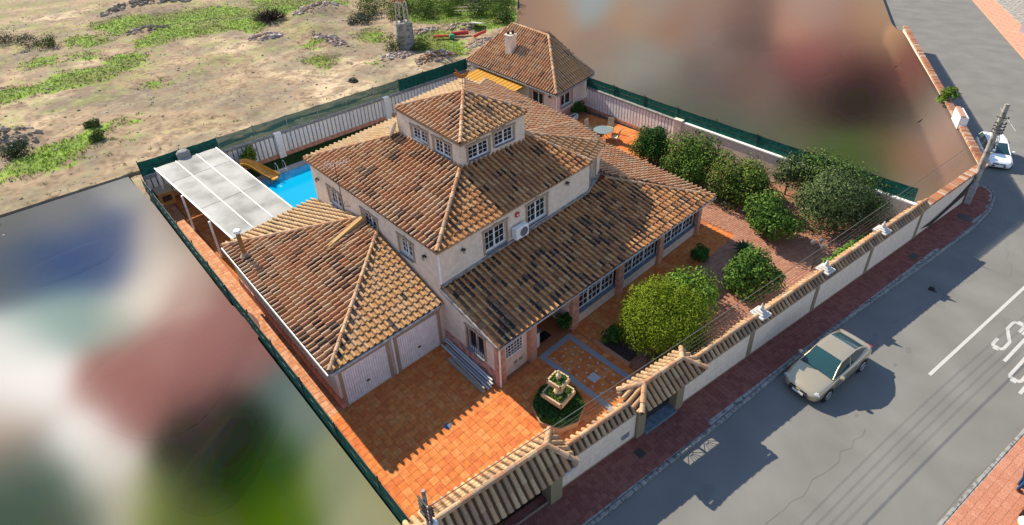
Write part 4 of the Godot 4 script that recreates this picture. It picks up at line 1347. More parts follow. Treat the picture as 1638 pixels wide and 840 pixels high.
func fences() -> void:
	var t := thing("boundary_fence", "green netting fence on a low wall along the left side of the plot", "fence")
	var w := MB.new()
	w.bar(Vector3(-6.08, 0.3, 7.4), Vector3(-6.02, 0.3, -24), 0.1, 1.5)
	part("low_wall", w, M.concrete, t)
	posts_and_net(t, [Vector3(-6.22, 0, 7.3), Vector3(-6.17, 0, -4), Vector3(-6.2, 0, -14), Vector3(-6.15, 0, -24)], 0.9, 2.0, func(_p): return true, 2.8)
	t = thing("back_wall", "white slatted wall with pale coping along the back of the plot behind the pool", "wall")
	slat_wall(t, Vector3(-6.0, 0, -24.0), Vector3(21.0, 0, -24.1), 1.85, Vector3(0, 0, 1), 0.33)
	w = MB.new()
	for x in [2.9, 12.2]: w.box(Vector3(x, 0.98, -23.9), Vector3(0.5, 1.96, 0.36))
	part("pillar", w, M.white, t)
	t = thing("back_fence", "tall green netting fence on top of the back wall before the waste ground", "fence")
	posts_and_net(t, [Vector3(-6, 0, -24.12), Vector3(21.2, 0, -24.2)], 1.9, 2.95, func(p): return p.x < -1.3 or p.x > 13.6, 2.45)
	t = thing("side_wall", "plastered wall with white coping and slats along the right side of the garden", "wall")
	slat_wall(t, Vector3(25.0, 0, -13.0), Vector3(24.35, 0, -4.1), 1.95, Vector3(-1, 0, 0), 0.3)
	w = MB.new()
	w.bar(Vector3(24.35, 0.8, -4.1), Vector3(23.6, 0.8, 11.6), 0.2, 2.2)
	part("plain_wall", w, M.plaster, t)
	w = MB.new()
	w.bar(Vector3(24.35, 1.94, -4.1), Vector3(23.6, 1.94, 11.6), 0.34, 0.08)
	part("coping", w, M.white, t)
	w = MB.new()
	w.box(Vector3(24.3, 1.0, -3.8), Vector3(0.46, 2.05, 0.6)); w.box(Vector3(24.3, 2.06, -3.8), Vector3(0.56, 0.09, 0.7))
	part("pillar", w, M.plaster, t)
	t = thing("side_fence", "dark green screen of netting on top of the right side wall", "fence")
	posts_and_net(t, [Vector3(25.05, 0, -13.2), Vector3(24.4, 0, -4.1), Vector3(23.68, 0, 11.4)], 1.95, 2.85, func(p): return p.z < 20.0, 2.9)
	# the neighbour's walls at the corner
	t = thing("corner_wall", "white wall with orange tile coping continuing to the street corner behind the pole", "wall")
	w = MB.new()
	var c0 := Vector3(24.0, 0, wall_z(24.0) - 0.14); var c1 := Vector3(31.9, 0, 12.95); var c2 := Vector3(62.2, 0, -0.4); var c3 := Vector3(70, 0, -4.0)
	w.bar(c0 + Vector3(0, 0.45, 0), c1 + Vector3(0, 0.45, 0), 0.2, 2.3)
	part("wall_panel", w, M.wall_render, t)
	tiles_on(t, c0 + Vector3(0, 1.62, 0), c1 + Vector3(0, 1.62, 0))
	t = thing("street_wall", "long boundary wall with worn orange coping along the street beyond the white car", "wall")
	w = MB.new()
	w.bar(c1 + Vector3(0, 0.25, 0), c2 + Vector3(0, -0.05, 0), 0.2, 2.6)
	part("wall_panel", w, M.wall_render, t)
	tiles_on(t, c1 + Vector3(0, 1.57, 0), c2 + Vector3(0, 1.27, 0))
	t = thing("meter_box", "white box capped with tile on the boundary wall beyond the white car", "meter box", Vector3(38.2, 1.5, 10.15), 0.4)
	w = MB.new()
	w.bevel(Vector3(0, 0.3, 0), Vector3(1.9, 0.9, 0.5), 0.03)
	part("casing", w, M.white, t)
	w = MB.new()
	w.col = Color(0.5, 0.27, 0.2)
	w.bevel(Vector3(0, 0.79, -0.1), Vector3(1.9, 0.08, 0.3), 0.02)
	part("cap", w, M.clay, t)

func tiles_on(t: Node3D, a: Vector3, b: Vector3) -> void:
	var n := roundi((b - a).length() / 0.24)
	var d := (b - a).normalized()
	var side := d.cross(Vector3.UP)
	for k in n:
		var m := MB.new()
		m.col = [Color(0.5, 0.2, 0.1), Color(0.42, 0.22, 0.14), Color(0.5, 0.3, 0.2), Color(0.34, 0.16, 0.1), Color(0.55, 0.43, 0.35)][rng.randi() % 5]
		var c := a.lerp(b, (k + 0.5) / n) + Vector3(0, 0.05 + rng.randf_range(-0.015, 0.015), 0)
		m.tube([c - side * 0.2, c + side * 0.22], 0.125, 0.105, 8)
		part("coping_tile", m, M.clay, t)

# ---------------------------------------------------------------- plants
var leaf_mesh: ArrayMesh
var blade_mesh: ArrayMesh
func plant_meshes() -> void:
	var b := MB.new()
	b.quad(Vector3(0, 0, -0.5), Vector3(-0.24, 0.1, 0.0), Vector3(0, 0.03, 0.5), Vector3(0, 0.0, 0.0))
	b.quad(Vector3(0, 0, -0.5), Vector3(0, 0.0, 0.0), Vector3(0, 0.03, 0.5), Vector3(0.24, 0.1, 0.0))
	leaf_mesh = b.mesh(M.leaf)
	b = MB.new()
	for k in 4:
		var g := TAU * k / 4 + 0.4
		var o := Vector3(cos(g), 0, sin(g)) * 0.12
		var s := Vector3(-sin(g), 0, cos(g)) * 0.06
		b.tri(o - s, o + s, o * 3.2 + Vector3(0, 0.7 + 0.2 * (k % 2), 0))
	blade_mesh = b.mesh(M.leaf)

func pick(cols: Array) -> Color:
	var c: Color = cols[rng.randi() % cols.size()]
	var g := rng.randf_range(0.8, 1.2)
	return Color(c.r * g, c.g * g, c.b * g)

func rand_dir() -> Vector3:
	var y := rng.randf_range(-1, 1)
	var g := rng.randf() * TAU
	var r := sqrt(1 - y * y)
	return Vector3(r * cos(g), y, r * sin(g))

func crown(parent: Node, called: String, ctr: Vector3, rad: Vector3, leaves: int, size: float, cols: Array, lumps: int, rough := 0.3, up := 0.4) -> void:
	var xfs := []; var cs := []
	var lump := []
	for k in lumps:
		var d := rand_dir()
		if d.y < -0.8: d.y *= -0.6
		if lumps >= 80: lump.append([d.normalized() * rng.randf_range(0.6, 0.7), rng.randf_range(0.25, 0.33)])
		else: lump.append([d.normalized() * rng.randf_range(0.45, 0.78), rng.randf_range(0.26, 0.26 + rough)])
	for k in leaves:
		var p: Vector3; var out: Vector3
		var l: Array = lump[rng.randi() % lumps]
		var d := rand_dir()
		out = d
		p = l[0] + d * l[1] * pow(rng.randf_range(0.25, 1.0), 0.4)
		if rng.randf() < 0.15:
			p = d * pow(rng.randf(), 0.4) * 0.7
		p = ctr + p * rad * 1.16
		var y := (out + Vector3(0, up, 0) + rand_dir() * 0.7).normalized()
		var z := y.cross(rand_dir()).normalized()
		var s := size * rng.randf_range(0.7, 1.35)
		xfs.append(Transform3D(Basis(y.cross(z) * s, y * s, z * s), p))
		cs.append(pick(cols))
	merged(called, leaf_mesh, xfs, cs, parent)

func tree(called: String, label: String, at: Vector3, ctr: Vector3, rad: Vector3, leaves: int, size: float, cols: Array, lumps := 26, rough := 0.3, trunk := 0.09, category := "tree", group := "") -> void:
	var t := thing(called, label, category, at, 0, group)
	var c := ctr - at
	var b := MB.new()
	var fork := Vector3(c.x * 0.5, maxf(0.15, c.y - rad.y * 0.75), c.z * 0.5)
	b.tube([Vector3(0, -0.05, 0), Vector3(c.x * 0.2 + 0.02, fork.y * 0.5, c.z * 0.2), fork], trunk, trunk * 0.75, 8)
	for k in 5:
		var g := TAU * k / 5 + 0.5
		b.tube([fork, fork.lerp(c, 0.5) + Vector3(cos(g) * rad.x * 0.3, 0, sin(g) * rad.z * 0.3), c + Vector3(cos(g) * rad.x * 0.65, rad.y * (0.1 + 0.12 * k), sin(g) * rad.z * 0.65)], trunk * 0.55, trunk * 0.15, 6)
	part("trunk" if rad.y > 0.7 else "stem", b, M.bark, t)
	crown(t, "crown" if rad.y > 0.7 else "foliage", c, rad, leaves, size, cols, lumps, rough)

func garden() -> void:
	plant_meshes()
	var citrus := [Color(0.045, 0.10, 0.018), Color(0.07, 0.14, 0.022), Color(0.03, 0.07, 0.015), Color(0.10, 0.17, 0.03)]
	var dark := [Color(0.03, 0.085, 0.018), Color(0.045, 0.12, 0.022), Color(0.022, 0.06, 0.014)]
	var lime := [Color(0.135, 0.185, 0.012), Color(0.10, 0.15, 0.01), Color(0.165, 0.215, 0.016), Color(0.07, 0.11, 0.008)]
	var yell := [Color(0.10, 0.19, 0.025), Color(0.14, 0.23, 0.03), Color(0.075, 0.14, 0.02)]
	var olive := [Color(0.085, 0.125, 0.05), Color(0.06, 0.095, 0.033), Color(0.12, 0.155, 0.07), Color(0.045, 0.075, 0.024)]
	var mid := [Color(0.055, 0.115, 0.018), Color(0.085, 0.155, 0.025), Color(0.04, 0.08, 0.015), Color(0.11, 0.175, 0.03)]
	tree("round_tree", "dark green clipped round tree beside the small patio with the table", Vector3(20.6, 0, -3.6), Vector3(20.95, 1.35, -3.7), Vector3(1.4, 1.35, 1.4), 10000, 0.14, dark, 40, 0.2, 0.08)
	tree("citrus_tree", "loose mid green tree by the side wall, next to the dark clipped one", Vector3(20.2, 0, -0.4), Vector3(20.3, 1.4, -0.3), Vector3(1.8, 1.5, 1.75), 10000, 0.16, mid, 26, 0.35, 0.08)
	tree("citrus_tree", "yellowish green loose tree by the side wall between its neighbour and the olive", Vector3(20.5, 0, 2.8), Vector3(20.5, 1.4, 2.85), Vector3(1.75, 1.6, 1.75), 10000, 0.16, [Color(0.08, 0.125, 0.02), Color(0.115, 0.165, 0.03), Color(0.055, 0.085, 0.018), Color(0.14, 0.19, 0.04)], 26, 0.35, 0.08)
	tree("citrus_tree", "compact glossy citrus tree alone in the middle of the paved garden", Vector3(17.8, 0, 6.0), Vector3(18.0, 1.15, 6.1), Vector3(1.35, 1.2, 1.35), 7000, 0.17, citrus + [Color(0.12, 0.2, 0.035)], 24, 0.25, 0.08)
	tree("olive_tree", "small grey green olive shrub at the side wall beside the big olive", Vector3(23.0, 0, 4.9), Vector3(23.0, 1.5, 4.95), Vector3(1.0, 1.0, 1.0), 3000, 0.13, olive, 18, 0.3, 0.06)
	tree("olive_tree", "large spreading grey green olive tree near the street end of the garden", Vector3(21.3, 0, 8.6), Vector3(21.3, 1.7, 8.3), Vector3(2.15, 1.6, 1.9), 14000, 0.13, olive, 44, 0.28, 0.16)
	tree("olive_tree", "darker bushy tree behind the large olive against the green side screen", Vector3(23.0, 0, 7.2), Vector3(23.0, 1.6, 7.6), Vector3(1.35, 1.6, 2.9), 9500, 0.14, mid + olive, 34, 0.3, 0.1)
	tree("citrus_tree", "round dense citrus tree next to the small sago palm near the garden wall", Vector3(12.8, 0, 7.75), Vector3(12.9, 1.15, 7.7), Vector3(1.25, 1.15, 1.25), 7500, 0.16, citrus, 28, 0.22, 0.09)
	tree("round_tree", "big rounded lime green tree with fine leaves over the planting bed", Vector3(6.35, 0, 6.3), Vector3(6.85, 1.75, 6.8), Vector3(2.0, 1.55, 1.95), 34000, 0.085, lime, 90, 0.1, 0.1)
	tree("citrus_tree", "sprawling yellow green citrus tree half hidden behind the big lime green tree", Vector3(9.6, 0, 6.4), Vector3(9.5, 1.2, 6.2), Vector3(1.8, 1.1, 1.5), 4200, 0.17, yell, 22, 0.3, 0.07)
	tree("shrub", "small dark shrub on the edge of the orange paved path", Vector3(13.35, 0, 4.75), Vector3(13.35, 0.5, 4.7), Vector3(0.55, 0.45, 0.5), 1300, 0.13, dark, 12, 0.3, 0.04, "shrub")
	tree("shrub", "low dark shrub in the planting bed under the big lime tree", Vector3(5.5, 0, 5.2), Vector3(5.55, 0.4, 5.15), Vector3(0.6, 0.4, 0.5), 900, 0.13, dark, 10, 0.3, 0.03, "shrub")
	tree("shrub", "potted dark plant in the shade of the porch by a pillar", Vector3(4.5, 0.2, 3.05), Vector3(4.5, 0.6, 3.0), Vector3(0.35, 0.4, 0.32), 700, 0.14, dark, 8, 0.3, 0.03, "plant")
	for k in 5: tree("hedge_plant", ["bright green low plant inside the garden wall, closest to the lamp", "bright green low plant inside the garden wall, second from the lamp", "bright green low plant inside the garden wall, third from the lamp", "bright green low plant inside the garden wall, fourth from the lamp", "bright green low plant inside the garden wall, farthest from the lamp"][k], Vector3(17.4 + k * 0.66, 0, 9.95 + k * 0.12), Vector3(17.4 + k * 0.66, 0.55, 9.95 + k * 0.12), Vector3(0.48, 0.5, 0.45), 520, 0.15, [Color(0.10, 0.21, 0.03), Color(0.14, 0.26, 0.04), Color(0.07, 0.15, 0.02)], 8, 0.35, 0.03, "plant", "low plants along the garden wall")
	tree("shrub", "leafy young plant by the back wall beside the yellow slide", Vector3(0.3, 0, -23.3), Vector3(0.3, 1.1, -23.3), Vector3(0.6, 0.8, 0.45), 420, 0.26, [Color(0.13, 0.2, 0.025), Color(0.09, 0.15, 0.02)], 9, 0.35, 0.03, "plant")
	tree("shrub", "dark potted bush by the garden house wall", Vector3(23.7, 0, -13.0), Vector3(23.7, 0.5, -12.9), Vector3(0.8, 0.45, 0.4), 900, 0.15, dark, 10, 0.3, 0.03, "shrub")
	# sago palm
	var t := thing("sago_palm", "small dark sago palm with radiating fronds behind the dense citrus tree", "palm", Vector3(15.3, 0, 6.2))
	var b := MB.new()
	b.lathe([Vector2(0, 0.5), Vector2(0.1, 0.48), Vector2(0.14, 0.2), Vector2(0.16, 0)], Vector3.ZERO, 10)
	part("trunk", b, M.bark, t)
	for k in 26:
		b = MB.new()
		b.col = Color(0.025, 0.05, 0.018)
		var g := k * 2.4
		var el := 0.25 + 0.9 * (k % 5) / 5.0
		var dir := Vector3(cos(g) * cos(el), sin(el), sin(g) * cos(el))
		var side := dir.cross(Vector3.UP).normalized() * 0.09
		var p0 := Vector3(0, 0.48, 0); var p1 := p0 + dir * 0.4; var p2 := p0 + dir * 0.75 + Vector3(0, -0.14, 0)
		b.quad(p0 - side * 0.4, p0 + side * 0.4, p1 + side, p1 - side); b.tri(p1 - side, p1 + side, p2)
		part("frond", b, M.leaf, t)
	# the eight-sided planter with its fountain
	t = thing("fountain", "two tiered stone planter fountain rising from a clipped eight sided hedge", "fountain", Vector3(1.05, 0, 5.85))
	b = MB.new()
	b.col = Color(0.55, 0.34, 0.2)
	b.lathe([Vector2(0.92, 0.3), Vector2(1.06, 0.3), Vector2(1.07, 0.24), Vector2(1.02, 0.22), Vector2(1.02, 0)], Vector3.ZERO, 8)
	part("planter_wall", b, M.paver, t)
	var st := Color(0.62, 0.47, 0.3)
	b = MB.new(); b.col = st
	b.lathe([Vector2(0.16, 1.05), Vector2(0.14, 0.6), Vector2(0.22, 0.2)], Vector3.ZERO, 8)
	b.lathe([Vector2(0.1, 1.9), Vector2(0.09, 1.5), Vector2(0.13, 1.35), Vector2(0.2, 1.2)], Vector3.ZERO, 8)
	part("column", b, M.paver, t)
	for q in [[1.0, 0.46], [1.72, 0.30]]:
		b = MB.new(); b.col = st
		var s: float = q[1]
		for k in 4:
			var bs := Basis(Vector3.UP, k * PI / 2 + 0.12)
			b.box(bs * Vector3(0, q[0] + 0.06, s), Vector3(2 * s + 0.07, 0.2, 0.07), bs)
		b.box(Vector3(0, q[0], 0), Vector3(2 * s, 0.06, 2 * s), Basis(Vector3.UP, 0.12))
		part("tray", b, M.paver, t)
		var xs := []; var cs := []
		for k in int(1300 * s):
			var p := Basis(Vector3.UP, 0.12) * Vector3(rng.randf_range(-s, s) * 0.9, q[0] + rng.randf_range(0.06, 0.2), rng.randf_range(-s, s) * 0.9)
			var y := (Vector3.UP + rand_dir() * 0.8).normalized()
			var z := y.cross(rand_dir()).normalized()
			xs.append(Transform3D(Basis(y.cross(z) * 0.1, y * 0.1, z * 0.1), p)); cs.append(pick(citrus + mid))
		merged("tray_plants", leaf_mesh, xs, cs, t)
	b = MB.new(); b.col = st
	b.lathe([Vector2(0, 2.34), Vector2(0.05, 2.3), Vector2(0.06, 2.22), Vector2(0.03, 2.16), Vector2(0.1, 2.08), Vector2(0.11, 2.0), Vector2(0.06, 1.92), Vector2(0.1, 1.8)], Vector3.ZERO, 12)
	part("finial", b, M.paver, t)
	t = thing("clipped_hedge", "dark green clipped eight sided hedge round the stone fountain", "hedge", Vector3(1.05, 0, 5.85))
	var xf := []; var cc := []
	for k in 6500:
		var g := rng.randf() * TAU
		var a := fposmod(g, PI / 4) - PI / 8
		var rr := 0.93 / cos(a)
		var top := rng.randf() < 0.62
		var p := Vector3(cos(g), 0, sin(g)) * rr * (sqrt(rng.randf()) if top else rng.randf_range(0.96, 1.0))
		p.y = 0.58 + rng.randf_range(-0.05, 0.03) if top else rng.randf_range(0.28, 0.58)
		var y := ((Vector3.UP if top else Vector3(cos(g), 0.2, sin(g))) + rand_dir() * 0.8).normalized()
		var z := y.cross(rand_dir()).normalized()
		var s := rng.randf_range(0.07, 0.12)
		xf.append(Transform3D(Basis(y.cross(z) * s, y * s, z * s), p)); cc.append(pick([Color(0.022, 0.06, 0.014), Color(0.035, 0.085, 0.02), Color(0.05, 0.11, 0.03)]))
	merged("foliage", leaf_mesh, xf, cc, t)
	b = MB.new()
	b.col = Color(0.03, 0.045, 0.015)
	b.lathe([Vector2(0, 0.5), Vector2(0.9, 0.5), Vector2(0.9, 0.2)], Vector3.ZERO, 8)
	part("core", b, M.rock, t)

func furniture() -> void:
	# round glass table and three chairs on the side patio
	var t := thing("patio_table", "round glass topped patio table on the orange side patio", "table", Vector3(21.45, 0, -8.45))
	var b := MB.new()
	b.col = Color(0.2, 0.27, 0.28)
	b.lathe([Vector2(0, 0.75), Vector2(0.72, 0.75), Vector2(0.74, 0.735), Vector2(0.72, 0.72), Vector2(0, 0.72)], Vector3.ZERO, 28)
	part("tabletop", b, M.cloth, t)
	b = MB.new()
	for k in 4:
		var g := PI / 2 * k + 0.6
		b.tube([Vector3(cos(g) * 0.12, 0.72, sin(g) * 0.12), Vector3(cos(g) * 0.2, 0.35, sin(g) * 0.2), Vector3(cos(g) * 0.45, 0, sin(g) * 0.45)], 0.022, -1, 6)
	part("legs", b, M.iron, t)
	var lb := ["cream patio chair at the left of the round table", "cream patio chair behind the round table near the side wall", "cream patio chair at the round table, half in the sunlight"]
	var k2 := 0
	for q in [[Vector3(21.45, 0, -9.75), 0.1], [Vector3(22.6, 0, -8.75), -1.2], [Vector3(21.6, 0, -7.4), 3.5]]:
		var c := thing("patio_chair", lb[k2], "chair", q[0], q[1], "chairs round the patio table")
		b = MB.new()
		b.col = Color(0.6, 0.5, 0.33)
		b.box(Vector3(0, 0.43, 0), Vector3(0.5, 0.035, 0.48))
		part("seat", b, M.cloth, c)
		b = MB.new()
		b.col = Color(0.62, 0.52, 0.35)
		b.box(Vector3(0, 0.78, -0.3), Vector3(0.5, 0.68, 0.035), Basis(Vector3.RIGHT, -0.2))
		part("backrest", b, M.cloth, c)
		for s in [[-1, -1], [1, -1], [1, 1], [-1, 1]]:
			b = MB.new()
			b.tube([Vector3(0.24 * s[0], 0.62 if s[1] > 0 else 0.45, 0.22 * s[1]), Vector3(0.26 * s[0], 0, 0.26 * s[1])], 0.016, -1, 6)
			part("leg", b, M.galv, c)
		k2 += 1
	t = thing("planter_box", "long white planter trough beside the garden house window wall", "planter", Vector3(22.3, 0, -12.35), 0.16)
	b = MB.new()
	for q in [[Vector3(0, 0.2, 0.17), Vector3(1.3, 0.4, 0.05)], [Vector3(0, 0.2, -0.17), Vector3(1.3, 0.4, 0.05)], [Vector3(0.63, 0.2, 0), Vector3(0.05, 0.396, 0.3)], [Vector3(-0.63, 0.2, 0), Vector3(0.05, 0.396, 0.3)]]: b.box(q[0], q[1])
	part("trough", b, M.white, t)
	b = MB.new()
	b.col = Color(0.05, 0.035, 0.025)
	b.box(Vector3(0, 0.26, 0), Vector3(1.2, 0.1, 0.29))
	part("soil", b, M.rock, t)
	# pergola
	t = thing("pergola", "carport like pergola roofed with weathered white sheets beside the pool", "pergola")
	var a := [Vector3(-5.31, 2.5, -23.37), Vector3(-1.44, 2.52, -23.44), Vector3(-1.14, 2.52, -12.2), Vector3(-4.68, 2.5, -11.85)]
	var at := func(u: float, v: float): return (a[0] as Vector3).lerp(a[1], u).lerp((a[3] as Vector3).lerp(a[2], u), v)
	for i in 3:
		for j in 3:
			b = MB.new()
			var g := rng.randf_range(0.93, 1.05)
			b.col = Color(g, g, g)
			var u0 := i / 3.0 + 0.006; var u1 := (i + 1) / 3.0 - 0.006
			var v0: float = [0.0, 0.24, 0.63][j] + 0.002; var v1: float = [0.242, 0.632, 1.0][j]
			var lift := Vector3(0, 0.012 * (2 - j), 0)
			var rows := [[], []]
			for k in 9:
				var u := lerpf(u0, u1, k / 8.0)
				var bow := Vector3(0, 0.02 * sin(PI * k / 8.0), 0)
				rows[0].append(at.call(u, v0) + lift + bow); rows[1].append(at.call(u, v1) + lift + bow)
			grid(b, rows)
			part("roof_panel", b, M.roof_sheet, t)
	for u in [0.0, 1 / 3.0, 2 / 3.0, 1.0]:
		b = MB.new()
		b.bar(at.call(u, 0.0) + Vector3(0, 0.02, 0), at.call(u, 1.0) + Vector3(0, 0.02, 0), 0.07 if u in [0.0, 1.0] else 0.05, 0.07)
		part("rail", b, M.white, t)
	for v in [0.0, 0.42, 0.78, 1.0]:
		b = MB.new()
		b.bar(at.call(0.0, v) + Vector3(0, -0.08, 0), at.call(1.0, v) + Vector3(0, -0.08, 0), 0.06, 0.09)
		part("beam", b, M.white, t)
	for q in [[-5.13, -18.6], [-4.94, -14.55], [-5.28, -23.2], [-1.4, -23.2], [-1.25, -18.6], [-1.18, -14.5]]:
		b = MB.new()
		b.box(Vector3(q[0], 1.22, q[1]), Vector3(0.1, 2.44, 0.1))
		b.col = Color(0.9, 0.75, 0.72)
		part("post", b, M.white, t)
	# barbecue block
	t = thing("barbecue", "tall ochre masonry barbecue block in the corner by the pergola", "barbecue", Vector3(-5.3, 0, -23.4))
	b = MB.new()
	b.col = Color(0.58, 0.33, 0.12)
	b.box(Vector3(-0.02, 0.46, 0), Vector3(0.9, 0.92, 1.1))
	part("body", b, M.paver, t)
	b = MB.new()
	b.col = Color(0.68, 0.52, 0.34)
	b.bevel(Vector3(-0.02, 0.97, 0), Vector3(0.96, 0.1, 1.16), 0.02)
	part("worktop", b, M.paver, t)
	b = MB.new()
	b.col = Color(0.04, 0.03, 0.025)
	b.box(Vector3(0.0, 0.5, 0.552), Vector3(0.55, 0.4, 0.012))
	part("opening", b, M.plain, t)
	t = thing("water_butt", "grey oval tank standing behind the pergola against the green netting", "tank", Vector3(-3.4, 0, -23.75))
	b = MB.new()
	b.col = Color(0.3, 0.3, 0.3)
	b.lathe([Vector2(0, 3.0), Vector2(0.3, 2.95), Vector2(0.42, 2.8), Vector2(0.42, 0.1), Vector2(0.38, 0)], Vector3.ZERO, 16)
	part("body", b, M.cloth, t)
	# slide
	t = thing("pool_slide", "yellow plastic pool slide curving down into the water", "slide", Vector3(-0.2, 0, -22.0))
	var path := [Vector3(-0.35, 1.25, -0.35), Vector3(0.0, 1.2, -0.25), Vector3(0.35, 0.95, 0.0), Vector3(0.7, 0.6, 0.4), Vector3(0.95, 0.36, 0.95), Vector3(1.12, 0.28, 1.5)]
	var rows2 := []
	for k in path.size():
		var d: Vector3 = (path[mini(k + 1, 5)] - path[maxi(k - 1, 0)]).normalized()
		var sd := d.cross(Vector3.UP).normalized()
		var r := []
		for q in [[-0.40, 0.26], [-0.34, 0.27], [-0.3, 0.08], [-0.2, 0.0], [0.2, 0.0], [0.3, 0.08], [0.34, 0.27], [0.40, 0.26], [0.36, 0.05], [0.22, -0.06], [-0.22, -0.06], [-0.36, 0.05], [-0.40, 0.26]]: r.append(path[k] + sd * q[0] + Vector3(0, q[1], 0))
		rows2.append(r)
	b = MB.new()
	grid(b, rows2)
	part("chute", b, M.slide, t)
	b = MB.new()
	for s in [-0.25, 0.25]:
		b.tube([Vector3(-0.45 + s * 0.5, 0, -0.4 + s), Vector3(-0.4 + s * 0.4, 1.3, -0.35 + s)], 0.03, -1, 6)
	for k in 4: b.tube([Vector3(-0.56, 0.25 + k * 0.28, -0.62), Vector3(-0.32, 0.25 + k * 0.28, -0.13)], 0.02, -1, 6)
	part("ladder", b, M.galv, t)
	t = thing("pool_ladder", "stainless steel ladder with hooped handrails at the back edge of the pool", "ladder", Vector3(1.85, 0, -21.55))
	for s in [-0.28, 0.28]:
		b = MB.new()
		b.tube([Vector3(s, 0.0, -0.55), Vector3(s, 0.45, -0.52), Vector3(s, 0.72, -0.38), Vector3(s, 0.75, -0.2), Vector3(s, 0.6, 0.0), Vector3(s, 0.1, 0.1), Vector3(s, 0.004, 0.12)], 0.025, -1, 8)
		part("handrail", b, M.steel, t)
	b = MB.new()
	for k in 2: b.box(Vector3(0, 0.06 + k * 0.2, 0.1), Vector3(0.5, 0.03, 0.07))
	part("step", b, M.steel, t)
	# garden lamp with three globes
	t = thing("garden_lamp", "dark garden lamp post with three shades inside the garden wall", "lamp", Vector3(16.85, 0, 9.2))
	b = MB.new()
	b.tube([Vector3(0, 0, 0), Vector3(0, 1.5, 0)], 0.04, 0.03, 8)
	for k in 3:
		var g := TAU * k / 3
		b.tube([Vector3(0, 1.35, 0), Vector3(cos(g) * 0.2, 1.45, sin(g) * 0.2), Vector3(cos(g) * 0.28, 1.55, sin(g) * 0.28)], 0.02, -1, 6)
	part("post", b, M.iron, t)
	for k in 3:
		b = MB.new()
		var g := TAU * k / 3
		b.col = Color(0.1, 0.1, 0.11)
		b.lathe([Vector2(0, 0.2), Vector2(0.09, 0.16), Vector2(0.12, 0.06), Vector2(0.08, -0.04), Vector2(0, -0.06)], Vector3(cos(g) * 0.28, 1.62, sin(g) * 0.28), 10)
		part("lamp_shade", b, M.gloss, t)
	t = thing("doormat", "dark doormat on the tiles in front of the porch ledge", "doormat", Vector3(3.45, 0.0, 2.6))
	b = MB.new()
	b.col = Color(0.02, 0.02, 0.02)
	b.bevel(Vector3(0, 0.006, 0), Vector3(0.8, 0.02, 0.42), 0.005)
	part("mat", b, M.cloth, t)
	t = thing("iron_grate", "low black iron lattice bench frame under the lime green tree", "bench", Vector3(6.0, 0, 7.2), -0.15)
	b = MB.new()
	for k in 6: b.bar(Vector3(-0.5, 0.4, -0.25 + k * 0.1), Vector3(0.5, 0.4, -0.25 + k * 0.1), 0.03, 0.03)
	for k in 6: b.bar(Vector3(-0.5 + k * 0.2, 0.42, -0.25), Vector3(-0.5 + k * 0.2, 0.42, 0.25), 0.025, 0.03)
	part("seat", b, M.iron, t)
	for s in [[-1, -1], [1, -1], [1, 1], [-1, 1]]:
		b = MB.new()
		b.tube([Vector3(0.46 * s[0], 0.4, 0.22 * s[1]), Vector3(0.48 * s[0], 0, 0.24 * s[1])], 0.018, -1, 6)
		part("leg", b, M.iron, t)
	# spotlights on the side wall
	for q in [Vector3(24.1, 1.55, -2.1), Vector3(23.85, 1.5, 3.9)]:
		t = thing("spotlight", "pair of small black spotlights on the side wall " + ("above the loose green tree" if q.z < 0 else "by the small olive shrub"), "spotlight", q, 0, "spotlights on the side wall")
		for s in [-0.16, 0.16]:
			b = MB.new()
			b.tube([Vector3(0.1, 0, 0), Vector3(-0.06, 0.1, s)], 0.02, -1, 6)
			b.lathe([Vector2(0, 0.26), Vector2(0.06, 0.24), Vector2(0.075, 0.1), Vector2(0, 0.08)], Vector3(-0.08, 0.0, s), 10)
			part("head", b, M.iron, t)

# ---------------------------------------------------------------- vehicles
func wheel(t: Node3D, at: Vector3, r: float, side: float) -> void:
	var b := MB.new()
	b.tube([at - Vector3(0, 0, 0.1 * side), at + Vector3(0, 0, 0.1 * side)], r, -1, 20)
	var w := part("wheel", b, M.tyre, t)
	b = MB.new()
	var f := at + Vector3(0, 0, 0.103 * side)
	b.tube([f, f + Vector3(0, 0, 0.004 * side)], r * 0.3, -1, 10)
	for k in 10:
		var g := TAU * k / 10
		b.bar(f + Vector3(cos(g), sin(g), 0) * 0.04, f + Vector3(cos(g), sin(g), 0) * r * 0.66, 0.03, 0.018, Vector3.BACK)
	var ring := []
	for k in 21: ring.append(f + Vector3(cos(TAU * k / 20), sin(TAU * k / 20), 0) * r * 0.68)
	b.tube(ring, 0.016, -1, 5, false)
	part("rim", b, M.steel, w)

